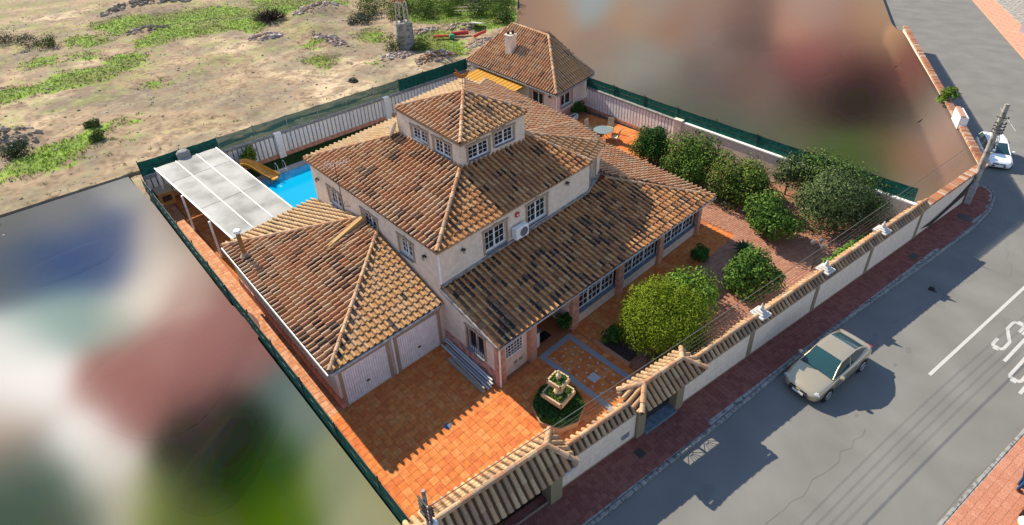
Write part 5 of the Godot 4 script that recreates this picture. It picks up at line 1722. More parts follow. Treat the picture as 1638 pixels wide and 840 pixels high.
func car(called: String, label: String, at: Vector3, yaw: float, paint: Material, hatch: bool) -> void:
	# local +x is the front; built 4.3 m long
	var t := thing(called, label, "car", at, yaw)
	var L := 4.25 if not hatch else 3.75
	var h := L / 2
	var W := 0.83
	# body sides: [x, half width, bottom, shoulder height, top height, tumble-in at top]
	var S := [[-h, 0.58, 0.42, 0.62, 0.68, 0.5], [-h + 0.05, 0.68, 0.3, 0.68, 0.84, 0.56], [-h + 0.2, 0.77, 0.22, 0.74, 0.93, 0.64], [-h + 0.55, 0.82, 0.19, 0.76, 0.94, 0.68], [-h * 0.45, W, 0.18, 0.75, 0.90, 0.70], [0.0, W, 0.17, 0.74, 0.88, 0.72], [h * 0.3, W, 0.17, 0.73, 0.87, 0.72], [h * 0.5, 0.825, 0.17, 0.71, 0.84, 0.70], [h * 0.7, 0.81, 0.18, 0.68, 0.79, 0.66], [h * 0.86, 0.77, 0.19, 0.62, 0.72, 0.60], [h * 0.955, 0.68, 0.21, 0.53, 0.62, 0.52], [h, 0.52, 0.26, 0.46, 0.53, 0.42], [h + 0.02, 0.4, 0.32, 0.42, 0.46, 0.34]]
	var rows := []
	for s in S:
		var x: float = s[0]; var w: float = s[1]
		var half := [Vector3(x, s[2], 0.0), Vector3(x, s[2], w * 0.8), Vector3(x, s[2] + 0.05, w * 0.96), Vector3(x, lerpf(s[2], s[3], 0.45), w), Vector3(x, s[3], w * 0.99), Vector3(x, lerpf(s[3], s[4], 0.6), lerpf(w, s[5], 0.5)), Vector3(x, lerpf(s[3], s[4], 0.92), s[5]), Vector3(x, s[4] + 0.006, s[5] * 0.6), Vector3(x, s[4] + 0.02, 0.0)]
		var r := []
		for p in half: r.append(p)
		for k in range(half.size() - 2, -1, -1): r.append(Vector3(half[k].x, half[k].y, -half[k].z))
		rows.append(r)
	var b := MB.new()
	grid(b, rows)
	for e in [0, rows.size() - 1]:
		var c := Vector3(S[e][0], 0.5, 0)
		for k in rows[e].size() - 1:
			if e: b.tri(c, rows[e][k], rows[e][k + 1])
			else: b.tri(c, rows[e][k + 1], rows[e][k])
	part("body", b, paint, t)
	# glasshouse: [x, y base, y top, half width base, half width top]
	var G := [[-h * 0.80, 0.93, 0.94, 0.62, 0.56], [-h * 0.58, 0.93, 1.19, 0.67, 0.53], [-h * 0.36, 0.92, 1.345, 0.70, 0.54], [-h * 0.05, 0.90, 1.385, 0.72, 0.56], [h * 0.14, 0.89, 1.345, 0.73, 0.55], [h * 0.30, 0.88, 1.13, 0.73, 0.60], [h * 0.47, 0.85, 0.87, 0.71, 0.66]]
	if hatch: G = [[-h * 0.97, 0.92, 0.95, 0.66, 0.6], [-h * 0.88, 0.92, 1.22, 0.69, 0.56], [-h * 0.74, 0.92, 1.38, 0.71, 0.55], [-h * 0.2, 0.90, 1.42, 0.73, 0.57], [h * 0.12, 0.89, 1.36, 0.73, 0.56], [h * 0.32, 0.88, 1.12, 0.73, 0.6], [h * 0.5, 0.85, 0.87, 0.71, 0.66]]
	rows = []
	for s in G:
		var x: float = s[0]
		var half := [Vector3(x, s[1] - 0.08, s[3] + 0.015), Vector3(x, lerpf(s[1], s[2], 0.5), lerpf(s[3], s[4], 0.45)), Vector3(x, s[2] - 0.03, s[4] + 0.02), Vector3(x, s[2], s[4] - 0.05), Vector3(x, s[2] + 0.015, 0.0)]
		var r := []
		for p in half: r.append(p)
		for k in range(half.size() - 2, -1, -1): r.append(Vector3(half[k].x, half[k].y, -half[k].z))
		rows.append(r)
	b = MB.new()
	grid(b, rows)
	part("windows", b, M.car_glass, t)
	# painted roof and pillars
	rows = []
	for k in range(2, 5):
		var s: Array = G[k]
		var x: float = s[0]
		var r := []
		for z in [1.0, 0.96, 0.6, 0.0, -0.6, -0.96, -1.0]:
			r.append(Vector3(x, s[2] + 0.022 - (0.05 if absf(z) == 1.0 else 0.012 * absf(z)), (s[4] + 0.016) * z))
		rows.append(r)
	b = MB.new()
	grid(b, rows)
	for s in [1, -1]:
		var top := func(k: int): return Vector3(G[k][0], G[k][2] - 0.015, (G[k][4] + 0.012) * s)
		var low := func(k: int): return Vector3(G[k][0], G[k][1], (G[k][3] + 0.01) * s)
		b.tube([top.call(2), top.call(3), top.call(4), top.call(5), low.call(6) + Vector3(0, 0.03, -0.02 * s)], 0.028, 0.03, 6)
		b.tube([top.call(2), top.call(1), top.call(0) + Vector3(0, 0.01, 0)], 0.035, 0.05, 6)
		b.tube([Vector3(-0.12 * h, 1.36, 0.57 * s), Vector3(-0.1 * h, 0.88, 0.735 * s)], 0.025, -1, 6)
	part("roof", b, paint, t)
	for s in [1, -1]:
		b = MB.new()
		b.xf = Transform3D(Basis.IDENTITY, Vector3(h * 0.33, 0.95, 0.9 * s))
		b.lathe([Vector2(0, 0.08), Vector2(0.08, 0.06), Vector2(0.1, 0.0), Vector2(0.07, -0.06), Vector2(0, -0.07)], Vector3.ZERO, 10)
		b.bar(Vector3(0, -0.02, 0), Vector3(0.02, -0.05, -0.14 * s), 0.05, 0.03)
		part("mirror", b, paint, t)
		b = MB.new()
		b.xf = Transform3D(Basis(Vector3.UP, -0.42 * s), Vector3(h * 0.875, 0.60, 0.615 * s))
		b.bevel(Vector3.ZERO, Vector3(0.30, 0.13, 0.22), 0.06)
		part("headlight", b, M.lamp_glass, t)
		b = MB.new()
		b.col = Color(0.35, 0.01, 0.01)
		b.box(Vector3(-h + 0.07, 0.72, 0.55 * s), Vector3(0.16, 0.16, 0.24))
		part("tail_light", b, M.gloss, t)
		for x in [0.28, -0.55]:
			b = MB.new()
			b.bar(Vector3(x * h * 0.6 - 0.1, 0.74, 0.838 * s), Vector3(x * h * 0.6 + 0.06, 0.74, 0.838 * s), 0.02, 0.025)
			part("door_handle", b, M.steel, t)
		b = MB.new()
		b.col = Color(0.03, 0.03, 0.03)
		for x in [0.36, -0.12, -0.5]: b.bar(Vector3(x * h, 0.28, W * s + 0.001 * s), Vector3(x * h + 0.03, 0.72, W * 0.99 * s + 0.001 * s), 0.008, 0.008)
		part("door_seams", b, M.plain, t)
	b = MB.new()
	b.col = Color(0.015, 0.015, 0.017)
	b.box(Vector3(h + 0.005, 0.5, 0), Vector3(0.06, 0.07, 0.72)); b.box(Vector3(h + 0.01, 0.36, 0), Vector3(0.06, 0.1, 0.8))
	var gr := part("grille", b, M.plain, t)
	b = MB.new()
	b.col = Color(0.55, 0.42, 0.16) if not hatch else Color(0.6, 0.6, 0.62)
	if hatch:
		b.xf = Transform3D(Basis(Vector3.RIGHT, PI / 4), Vector3(h + 0.045, 0.52, 0))
		b.box(Vector3.ZERO, Vector3(0.012, 0.09, 0.09))
	else:
		b.box(Vector3(h + 0.042, 0.505, 0), Vector3(0.012, 0.045, 0.17)); b.box(Vector3(h + 0.044, 0.505, 0), Vector3(0.012, 0.075, 0.06))
	part("badge", b, M.gloss, gr)
	b = MB.new()
	b.box(Vector3(h + 0.045, 0.37, 0), Vector3(0.015, 0.1, 0.46))
	part("number_plate", b, M.white, t)
	b = MB.new()
	b.col = Color(0.02, 0.02, 0.02)
	b.bar(Vector3(h * 0.47, 0.885, 0.6), Vector3(h * 0.42, 0.93, 0.05), 0.02, 0.015); b.bar(Vector3(h * 0.47, 0.885, 0.05), Vector3(h * 0.42, 0.93, -0.45), 0.02, 0.015)
	part("wiper", b, M.plain, t)
	for x in [-h * 0.60, h * 0.62]:
		for s in [1.0, -1.0]:
			b = MB.new()
			b.col = Color(0.01, 0.01, 0.01)
			b.tube([Vector3(x, 0.31, 0.7 * s), Vector3(x, 0.31, (W + 0.004) * s)], 0.345, -1, 22)
			part("wheel_arch", b, M.plain, t)
			wheel(t, Vector3(x, 0.295, (W - 0.09) * s), 0.295, s)

# ---------------------------------------------------------------- poles, wires, street furniture
func pole(label: String, base: Vector3, h: float, w: float, ins: Array) -> Array:
	var t := thing("utility_pole", label, "utility pole", base, 0, "")
	var b := MB.new()
	var n := 4
	b.tube([Vector3(0, -0.2, 0), Vector3(0, h, 0)], w, w * 0.62, n)
	part("shaft", b, M.concrete, t)
	var tips := []
	for q in ins:
		b = MB.new()
		b.bar(Vector3(-0.08, q, -0.22), Vector3(-0.08, q, 0.32), 0.05, 0.05)
		part("bracket", b, M.iron, t)
		for z in [0.3]:
			b = MB.new()
			b.col = Color(0.1, 0.06, 0.05)
			b.lathe([Vector2(0, 0.12), Vector2(0.05, 0.1), Vector2(0.035, 0.07), Vector2(0.06, 0.04), Vector2(0.03, 0.0)], Vector3(-0.08, q + 0.02, z), 8)
			part("insulator", b, M.gloss, t)
			tips.append(base + Vector3(-0.08, q + 0.1, z))
	return tips

func utilities() -> void:
	var a := pole("concrete utility pole at the street corner with brackets, cables and a fitting", Vector3(30.6, -0.44, 12.98), 6.5, 0.21, [5.7, 5.35, 5.15, 4.95, 4.75])
	var t := get_node("utility_pole") as Node3D
	var b := MB.new()
	b.col = Color(0.35, 0.35, 0.36)
	b.tube([Vector3(0.22, 4.55, 0.1), Vector3(0.22, 4.95, 0.1)], 0.13, -1, 12)
	b.bar(Vector3(0, 4.75, 0.05), Vector3(0.22, 4.75, 0.1), 0.05, 0.06)
	part("transformer_can", b, M.cloth, t)
	b = MB.new()
	b.bar(Vector3(-0.25, 3.5, 0.2), Vector3(0.35, 3.55, 0.25), 0.12, 0.1)
	for k in 3: b.tube([Vector3(0.2, 4.6 - k * 0.2, 0.16), Vector3(0.3, 4.2 - k * 0.25, 0.28), Vector3(0.15, 3.9 - k * 0.2, 0.25)], 0.025, -1, 6)
	b.tube([Vector3(0, 6.2, 0), Vector3(0.9, 5.9, 0.3)], 0.015, -1, 5); b.tube([Vector3(-0.9, 5.4, 0.9), Vector3(0.6, 6.0, -0.3)], 0.012, -1, 5); b.tube([Vector3(-1.1, 5.9, 0.6), Vector3(0.9, 5.3, 0.4)], 0.012, -1, 5)
	part("fittings", b, M.galv, t)
	b = MB.new()
	b.box(Vector3(-0.15, 0.6, 0.05), Vector3(0.5, 1.5, 0.3))
	part("service_box", b, M.galv, t)
	var c := pole("slim dark utility pole rising behind the vehicle gate at the bottom of the picture", Vector3(-6.25, 0.1, 7.7), 4.95, 0.1, [4.55, 4.35, 4.2, 4.05, 3.85])
	t = get_node("utility_pole_001") as Node3D
	b = MB.new()
	for k in 4: b.tube([Vector3(0.0, 4.4 - k * 0.1, 0.1), Vector3(0.1, 4.25 - k * 0.12, 0.2), Vector3(0.0, 4.1 - k * 0.1, 0.05)], 0.02, -1, 6)
	part("cable_loops", b, M.iron, t)
	b = MB.new()
	b.col = Color(0.5, 0.55, 0.6)
	b.lathe([Vector2(0, 0.18), Vector2(0.09, 0.12), Vector2(0.13, 0.0), Vector2(0.1, -0.12), Vector2(0, -0.16)], Vector3(0.03, 3.62, 0.22), 14)
	b.tube([Vector3(0, 3.4, 0), Vector3(0.03, 3.5, 0.2)], 0.03, -1, 6)
	part("street_light", b, M.gloss, t)
	var lb := ["thickest and topmost overhead cable between the two poles", "thin overhead cable just under the thick one", "middle one of the thin overhead cables", "thin overhead cable second from the bottom", "lowest thin overhead cable between the two poles"]
	for k in 5:
		b = MB.new()
		var pts := []
		for j in 25:
			var f := j / 24.0
			pts.append((c[k] as Vector3).lerp(a[k], f) - Vector3(0, 0.5 * 4 * f * (1 - f) * (0.6 + 0.1 * k), 0))
		b.col = Color(0.16, 0.16, 0.15)
		b.tube(pts, 0.014 if k == 0 else 0.0055, -1, 5)
		solo("overhead_cable", b, M.cloth, lb[k], "cable", "overhead cables between the poles")
	# bench and bin across the street
	t = thing("street_bench", "slatted reddish wooden bench on the far pavement at the right edge", "bench", Vector3(9.55, -0.1, 19.75), -0.25)
	for k in 6:
		b = MB.new()
		b.col = Color(0.36, 0.13, 0.07)
		b.bevel(Vector3(0, 0.44, -0.25 + k * 0.1), Vector3(1.5, 0.035, 0.075), 0.01)
		part("slat", b, M.cloth, t)
	for x in [-0.65, 0.65]:
		b = MB.new()
		b.box(Vector3(x, 0.21, 0), Vector3(0.06, 0.42, 0.5))
		part("leg", b, M.iron, t)
	t = thing("litter_bin", "white topped round bin on the far pavement at the bottom right corner", "bin", Vector3(8.3, -0.08, 19.55))
	b = MB.new()
	b.lathe([Vector2(0, 0.62), Vector2(0.24, 0.6), Vector2(0.28, 0.55), Vector2(0.28, 0.5)], Vector3.ZERO, 16)
	part("lid", b, M.white, t)
	b = MB.new()
	b.col = Color(0.45, 0.2, 0.07)
	b.lathe([Vector2(0.26, 0.5), Vector2(0.25, 0.05), Vector2(0.22, 0)], Vector3.ZERO, 16)
	part("drum", b, M.cloth, t)

# ---------------------------------------------------------------- the waste ground behind the plot
const GRASS := [
	[-12.9, -37.2, -10.9, -39.2, -6.9, -40.2, -5.5, -40.6, -2.2, -40.7, -2.3, -39.8, -4.7, -39.7, -7.0, -37.9, -7.7, -35.8, -9.8, -34.5, -13.0, -35.9],
	[-11.4, -60.1, -7.6, -57.7, -4.7, -61.4, -1.6, -59.0, -0.4, -63.4, 2.2, -62.8, 3.1, -60.6, -0.6, -54.7, -2.6, -54.0, -5.9, -54.0, -8.5, -55.1, -12.0, -53.3],
	[-3.2, -74.6, -1.4, -76.8, 1.2, -70.9, 0.9, -68.4, -2.3, -70.1],
	[0.8, -82.3, 5.3, -82.4, 9.2, -79.6, 13.8, -79.9, 18.2, -78.6, 20.5, -69.6, 15.7, -58.2, 14.1, -63.2, 8.7, -63.5, 3.7, -63.8, 2.8, -66.2, 6.4, -69.2, 5.8, -73.1, 2.2, -71.1, 1.9, -74.5],
	[-8.4, -69.0, -6.1, -68.7, -5.4, -70.4, -5.4, -64.5, -7.7, -66.0], [-3.6, -68.3, -1.1, -66.7, -1.5, -63.5, -2.5, -64.0],
	[-6.1, -36.9, -3.9, -37.5, -5.0, -35.7], [-0.7, -49.1, 2.0, -49.8, 1.2, -47.0], [-11.8, -48.1, -10.9, -47.0, -11.2, -44.8, -12.1, -45.7],
	[22.1, -78.3, 31.9, -66.1, 29.7, -62.3, 25.9, -67.1, 21.4, -64.7, 21.1, -70.8], [14.4, -45.3, 17.0, -44.6, 17.1, -42.2, 15.1, -39.0, 14.7, -40.6],
	[23.3, -49.2, 26.6, -48.3, 23.9, -43.0, 22.4, -44.6], [28.4, -43.2, 31.5, -41.0, 28.2, -32.9, 26.4, -32.0, 25.8, -34.4, 25.8, -39.4],
	[37.3, -59.3, 52, -50, 48.1, -45.9, 39.1, -36.5, 33.1, -37.7, 33.5, -44.9, 30.8, -46.5, 31.5, -50.7], [17.3, -50.7, 20.0, -50.3, 16.9, -46.0], [19.2, -39.7, 19.7, -35.9, 18.5, -36.2]]
const WX := -28.0
const WZ := -122.0
const WS := 98.0
const CN := 200
var coarse := PackedFloat32Array()
var rough := FastNoiseLite.new()

func line_x(z: float) -> float:
	# where the waste ground meets the neighbouring plot on the right
	if z > -25: return 26.9
	if z > -36.4: return lerpf(26.9, 39.0, (-25 - z) / 11.4)
	return 39.0 + (-36.4 - z) * 0.975

func grass_at(x: float, z: float) -> float:
	var u := (x - WX) * 2; var v := (z - WZ) * 2
	var i := int(u); var j := int(v)
	if i < 1 or j < 1 or i > CN - 3 or j > CN - 3: return 0.0
	var fx := u - i; var fz := v - j
	return lerpf(lerpf(coarse[j * CN + i], coarse[j * CN + i + 1], fx), lerpf(coarse[j * CN + CN + i], coarse[j * CN + CN + 1 + i], fx), fz)

func waste_y(x: float, z: float) -> float:
	var y := rough.get_noise_2d(x * 2.0, z * 2.0) * 0.35 + rough.get_noise_2d(x * 9.0, z * 9.0) * 0.16
	for m in [[26.0, -62.0, 5.0, 1.2], [20.5, -54.0, 4.0, 0.7], [-11.5, -42.5, 3.0, 0.9], [24.3, -33.8, 3.2, 0.7], [9.5, -86, 8, 1.0], [5.8, -71.2, 3.2, 0.5], [29.0, -42.6, 3.2, 0.4], [33.2, -40.2, 2.6, 0.5], [22.0, -37.4, 2.6, 0.25], [15.4, -56.2, 2.6, 0.3], [19.8, -48.5, 3.0, 0.5]]:
		var d := Vector2(x - m[0], z - m[1]).length() / (m[2] as float)
		if d < 1: y += m[3] * pow(1 - d * d, 2)
	return y * smoothstep(-24.3, -28.0, z) - 0.02

func waste() -> void:
	rough.seed = 7; rough.frequency = 0.03; rough.fractal_octaves = 4
	var polys := []
	for g in GRASS: polys.append(pv(g))
	var raw := PackedFloat32Array()
	raw.resize(CN * CN); coarse.resize(CN * CN)
	for j in CN:
		for i in CN:
			var p := Vector2(WX + i / 2.0, WZ + j / 2.0)
			for q in polys:
				if Geometry2D.is_point_in_polygon(p, q): raw[j * CN + i] = 1.0; break
	for j in range(2, CN - 2):
		for i in range(2, CN - 2):
			var s := 0.0
			for a in 5:
				for c in 5: s += raw[(j + a - 2) * CN + i + c - 2]
			coarse[j * CN + i] = s / 25.0
	# the soil's colours: dry earth, pale tracks, grey rubbly earth and grass
	var N := 900
	var f := FastNoiseLite.new()
	f.fractal_octaves = 5
	f.frequency = 0.012; f.seed = 31
	var n1 := f.get_image(N, N); f.frequency = 0.045; f.seed = 33
	var n2 := f.get_image(N, N); f.frequency = 0.16; f.seed = 35
	var n3 := f.get_image(N, N)
	var im := Image.create(N, N, false, Image.FORMAT_RGB8)
	var d1 := n1.get_data(); var d2 := n2.get_data(); var d3 := n3.get_data()
	var out := PackedByteArray()
	out.resize(N * N * 3)
	var tracks := [[Vector2(14, -27), Vector2(10, -60)], [Vector2(22, -30), Vector2(15, -44)], [Vector2(-10, -50), Vector2(-3, -64)], [Vector2(-9, -88), Vector2(0, -92)], [Vector2(-4, -31), Vector2(20, -33)]]
	var base := Color(0.26, 0.185, 0.115); var pale := Color(0.39, 0.30, 0.20); var grey := Color(0.15, 0.122, 0.09); var grn := Color(0.12, 0.215, 0.008); var grn2 := Color(0.125, 0.155, 0.022)
	var tr := PackedFloat32Array()
	tr.resize(96 * 96)
	for j in 96:
		for i in 96:
			var p := Vector2(WX + WS * i / 95.0, WZ + WS * j / 95.0)
			var best := 0.0
			for q in tracks: best = maxf(best, 1.0 - Geometry2D.get_closest_point_to_segment(p, q[0], q[1]).distance_to(p) / 4.5)
			tr[j * 96 + i] = best
	for j in N:
		var z := WZ + WS * j / N
		for i in N:
			var k := j * N + i
			var x := WX + WS * i / N
			var a := clampf((d1[k] - 128) / 110.0 + 0.5, 0, 1); var b := clampf((d2[k] - 128) / 110.0 + 0.5, 0, 1); var e := clampf((d3[k] - 128) / 120.0 + 0.5, 0, 1)
			var c := base.lerp(pale, clampf(tr[(j * 95 / N) * 96 + i * 95 / N] * 1.3 - 0.35 + (b - 0.5) * 1.2, 0, 1))
			c = c.lerp(grey, smoothstep(0.42, 0.72, a * 0.6 + b * 0.4 + (e - 0.5) * 0.3) * 0.8)
			var g := grass_at(x, z)
			var gm := smoothstep(0.24, 0.62, g * 0.95 + (b - 0.5) * 0.45 + (e - 0.5) * 0.35) * 0.92
			var weed := smoothstep(0.5, 0.95, d1[(k + 211000) % (N * N)] / 190.0 * 0.7 + b * 0.35) * (0.5 if z < -48 else 0.12)
			c = c.lerp(grn2, weed)
			var gc := grn.lerp(grn2, clampf(a * 2.4 - 0.9 + (e - 0.5) * 0.8, 0, 1))
			c = c.lerp(gc, gm)
			var w := 0.55 + e * 0.5 + b * 0.4
			c = Color(c.r * w, c.g * w, c.b * w).linear_to_srgb()
			out[k * 3] = int(clampf(c.r, 0, 1) * 255); out[k * 3 + 1] = int(clampf(c.g, 0, 1) * 255); out[k * 3 + 2] = int(clampf(c.b, 0, 1) * 255)
	im.set_data(N, N, false, Image.FORMAT_RGB8, out)
	var m := StandardMaterial3D.new()
	m.albedo_texture = ImageTexture.create_from_image(im)
	m.uv1_scale = Vector3(1 / WS, 1 / WS, 1); m.uv1_offset = Vector3(-WX / WS, -WZ / WS, 0)
	m.texture_repeat = false
	m.roughness = 1.0
	m.specular_mode = BaseMaterial3D.SPECULAR_DISABLED if false else BaseMaterial3D.SPECULAR_SCHLICK_GGX
	var rows := []
	var z := -150.0
	while z < -24.2:
		var r := []
		var x0 := -60.0 if z < -29.4 else -6.2
		for k in 241:
			var x := lerpf(x0, line_x(z), k / 240.0)
			r.append(Vector3(x, waste_y(x, z), z))
		rows.append(r)
		z += 1.4 if z < -100 else (0.62 if z < -29.9 or z > -29.0 else 0.3)
	var b := MB.new()
	grid(b, rows)
	var o := struct("waste_ground", b, m)
	# grass tufts
	var xs := []; var cs := []
	var tries := 0
	while xs.size() < 26000 and tries < 400000:
		tries += 1
		var p := Vector2(rng.randf_range(-14, 50), -26 - 68 * pow(rng.randf(), 1.3))
		if p.x > line_x(p.y) - 0.3: continue
		if grass_at(p.x, p.y) + rough.get_noise_2d(p.x * 20, p.y * 20) * 0.6 < 0.3: continue
		var s := rng.randf_range(0.10, 0.22)
		xs.append(Transform3D(Basis(Vector3.UP, rng.randf() * TAU).scaled(Vector3(s * 1.6, s, s * 1.6)), Vector3(p.x, waste_y(p.x, p.y) - 0.01, p.y)))
		cs.append(pick([Color(0.13, 0.24, 0.008), Color(0.16, 0.27, 0.012), Color(0.11, 0.19, 0.008), Color(0.17, 0.22, 0.025)]))
	tag(copies("grass", blade_mesh, xs, cs, self), "bright green grass growing in patches over the dry waste ground", "grass", "", "stuff")
	# dry weeds and loose stones
	xs = []; cs = []
	for k in 5200:
		var p := Vector2(rng.randf_range(-14, 40), rng.randf_range(-95, -26))
		if p.x > line_x(p.y) - 0.5 or rough.get_noise_2d(p.x * 6 + 50, p.y * 6) < -0.02: continue
		var s := rng.randf_range(0.05, 0.14)
		xs.append(Transform3D(Basis(Vector3.UP, rng.randf() * TAU).scaled(Vector3(s * 2, s, s * 2)), Vector3(p.x, waste_y(p.x, p.y) - 0.01, p.y)))
		cs.append(pick([Color(0.2, 0.16, 0.09), Color(0.13, 0.13, 0.06), Color(0.26, 0.2, 0.13)]))
	tag(copies("dry_weeds", blade_mesh, xs, cs, self), "sparse dry weeds scattered over the bare earth", "weeds", "", "stuff")
	var rock := stone_mesh(3)
	xs = []; cs = []
	for k in 2600:
		var p := Vector2(rng.randf_range(-14, 40), rng.randf_range(-95, -26))
		if p.x > line_x(p.y) - 0.5: continue
		var s := 0.03 + 0.14 * pow(rng.randf(), 4)
		xs.append(Transform3D(Basis(rand_dir(), rng.randf() * TAU).scaled(Vector3(s, s * 0.7, s)), Vector3(p.x, waste_y(p.x, p.y), p.y)))
		cs.append(pick([Color(0.42, 0.36, 0.3), Color(0.3, 0.25, 0.2), Color(0.5, 0.46, 0.42)]))
	tag(copies("loose_stones", rock, xs, cs, self), "small loose stones strewn over the waste ground", "stones", "", "stuff")
	# heaps of rubble
	var brown := [Color(0.46, 0.37, 0.29), Color(0.36, 0.29, 0.24), Color(0.54, 0.46, 0.38), Color(0.3, 0.25, 0.21)]
	var pinkish := [Color(0.62, 0.5, 0.43), Color(0.56, 0.38, 0.28), Color(0.68, 0.6, 0.54), Color(0.45, 0.36, 0.3)]
	for q in [
		["heap of grey rubble with twigs at the left edge of the waste ground", -11.8, -42.6, 2.2, 2.6, 133, 0.26, brown, 0.9],
		["long low heap of stones at the top left of the waste ground", 9.5, -86.0, 6.5, 2.2, 182, 0.4, brown, 1.0],
		["small stone heap between the grass patches in the upper left", 5.8, -71.2, 2.6, 1.5, 105, 0.3, brown, 0.6],
		["broken stone wall of rubble running down from the earth mound", 19.8, -48.5, 0.9, 4.2, 182, 0.26, pinkish, 0.6],
		["stony top of the earth mound near the dead bush", 25.6, -62.8, 3.6, 2.2, 182, 0.32, pinkish, 0.9],
		["band of pale rubble left of the bright grass below the pylon thicket", 29.0, -42.6, 2.8, 1.0, 140, 0.26, pinkish, 0.5],
		["dark heap of broken bricks and plastic beside the green back fence", 24.4, -33.4, 2.6, 1.5, 294, 0.2, brown + [Color(0.42, 0.16, 0.07), Color(0.5, 0.5, 0.5), Color(0.36, 0.15, 0.08)], 0.9],
		["grey heap of stones under the white slab right of the grass", 33.2, -40.2, 2.0, 1.6, 140, 0.24, brown + pinkish, 0.7],
		["scatter of pale stones at the foot of the pylon plinth", 22.0, -37.4, 2.2, 1.2, 120, 0.26, pinkish, 0.3],
		["row of pale stones left of the dead bush", 15.4, -56.2, 2.2, 1.6, 90, 0.34, pinkish, 0.3],
		["scattered rubble beside the garden house roof behind the fence", 31.5, -34.2, 2.4, 1.2, 150, 0.22, pinkish, 0.3]]:
		var xf := []; var cc := []
		for k in q[5]:
			var g := rng.randf() * TAU; var rr := sqrt(rng.randf())
			var x: float = q[1] + cos(g) * rr * q[3]; var zz: float = q[2] + sin(g) * rr * q[4]
			var s: float = q[6] * (0.3 + 0.9 * pow(rng.randf(), 2))
			xf.append(Transform3D(Basis(rand_dir(), rng.randf() * TAU).scaled(Vector3(s, s * rng.randf_range(0.4, 0.9), s * 0.8)), Vector3(x, waste_y(x, zz) + rng.randf() * q[8] * 0.35 * pow(1 - rr, 0.8), zz)))
			cc.append(pick(q[7]))
		tag(merged("rubble_heap", rock, xf, cc, self), q[0], "rubble", "rubble on the waste ground")
	# shrubs
	var gs := [Color(0.065, 0.11, 0.02), Color(0.10, 0.15, 0.03), Color(0.045, 0.075, 0.018), Color(0.13, 0.17, 0.05)]
	var grn3 := [Color(0.10, 0.17, 0.02), Color(0.13, 0.21, 0.025), Color(0.07, 0.12, 0.018)]
	var gry := [Color(0.11, 0.115, 0.08), Color(0.075, 0.08, 0.055), Color(0.15, 0.14, 0.10)]
	var k := 0
	var row_count := {}
	for q in [[31, -57, 2.3, 1.6, gs], [34, -53.5, 2.2, 1.5, gs], [36.5, -51.5, 2.0, 1.5, grn3], [39, -49.5, 2.0, 1.4, gs], [41, -47.5, 1.8, 1.6, gry], [43.5, -47.5, 2.4, 1.9, [Color(0.04, 0.09, 0.03), Color(0.06, 0.12, 0.04)]], [45.5, -46, 1.8, 1.4, grn3], [42.5, -43.5, 2.0, 1.4, gs], [40, -41, 1.7, 1.2, grn3], [38.6, -43.6, 1.6, 1.0, gs], [36.5, -46.5, 1.6, 1.0, grn3], [33.5, -48.5, 1.7, 1.2, gs], [30.5, -50.5, 1.6, 1.1, grn3], [28.5, -54.5, 1.9, 1.3, gs], [34.5, -58.5, 2.4, 1.8, gry], [38.5, -55.5, 2.4, 1.8, gs], [42, -52.5, 2.4, 1.8, gs], [46, -50, 2.2, 1.8, grn3], [38.5, -38.2, 1.3, 0.9, gs], [26.2, -52.5, 1.6, 0.9, gry]]:
		var at := Vector3(q[0], waste_y(q[0], q[1]), q[1])
		var kind: String = "grey green" if q[4] == gry else ("bright green" if q[4] == grn3 else ("dark green" if q[4].size() == 2 else "mid green"))
		var ord: Array = ["first", "second", "third", "fourth", "fifth", "sixth", "seventh", "eighth", "ninth", "tenth"]
		var row := "nearest" if q[1] + q[0] * 0.6 > -18.4 else ("middle" if q[1] + q[0] * 0.6 > -29.0 else "farthest")
		row_count[row] = row_count.get(row, 0) + 1
		tree("thicket_shrub", "bushy %s wild shrub in the thicket behind the pylon, %s in the %s row" % [kind, ord[mini(row_count[row] - 1, 9)], row], at, at + Vector3(0, q[3] * 0.55, 0), Vector3(q[2], q[3], q[2] * 0.9), 1300, 0.2, q[4], 14, 0.4, 0.06, "shrub", "wild shrubs in the thicket behind the pylon")
		k += 1
	tree("climbing_plant", "leafy plant growing over the orange coping of the street wall", Vector3(42.0, 0.9, 8.5), Vector3(42.0, 1.9, 8.5), Vector3(0.9, 0.55, 0.7), 500, 0.22, grn3, 9, 0.4, 0.04, "plant")
	for q in [["grey green bush at the far left edge, the farther of two", -8.2, -80.5, 1.7, 1.2, gry], ["grey green bush on the left below the stones, the nearer and larger", -6.4, -75.5, 1.6, 1.1, gry], ["small scrubby bush right of the two grey green ones", -4.6, -73.4, 1.2, 0.9, gs], ["dark green bush on the rubble heap at the left edge", -11.4, -39.6, 1.0, 0.9, [Color(0.035, 0.06, 0.02), Color(0.05, 0.08, 0.03)]], ["low green tuft in the nearest grass patch, farther one", -6.1, -41.0, 0.55, 0.45, gs], ["low green tuft in the nearest grass patch, nearer one", -6.4, -37.8, 0.5, 0.45, gs], ["leafy green shrub hugging the left side of the pylon plinth", 23.2, -39.6, 1.1, 1.5, gs], ["green shrub spilling round the right foot of the pylon plinth", 25.9, -38.4, 1.1, 0.9, gs], ["lone weed bush on the bare earth near the garden fence", 14.6, -34.0, 0.4, 0.2, gry]]:
		var at := Vector3(q[1], waste_y(q[1], q[2]), q[2])
		tree("wild_shrub", q[0], at, at + Vector3(0, q[4] * 0.5, 0), Vector3(q[3], q[4], q[3]), 1100, 0.17, q[5], 12, 0.4, 0.05, "shrub")
	# the dead bush: bare branches
	var t := thing("dead_bush", "dark leafless bush beside the earth mound", "bush", Vector3(19.2, waste_y(19.2, -63.5), -63.5))
	var bb := MB.new()
	bb.col = Color(0.06, 0.05, 0.045)
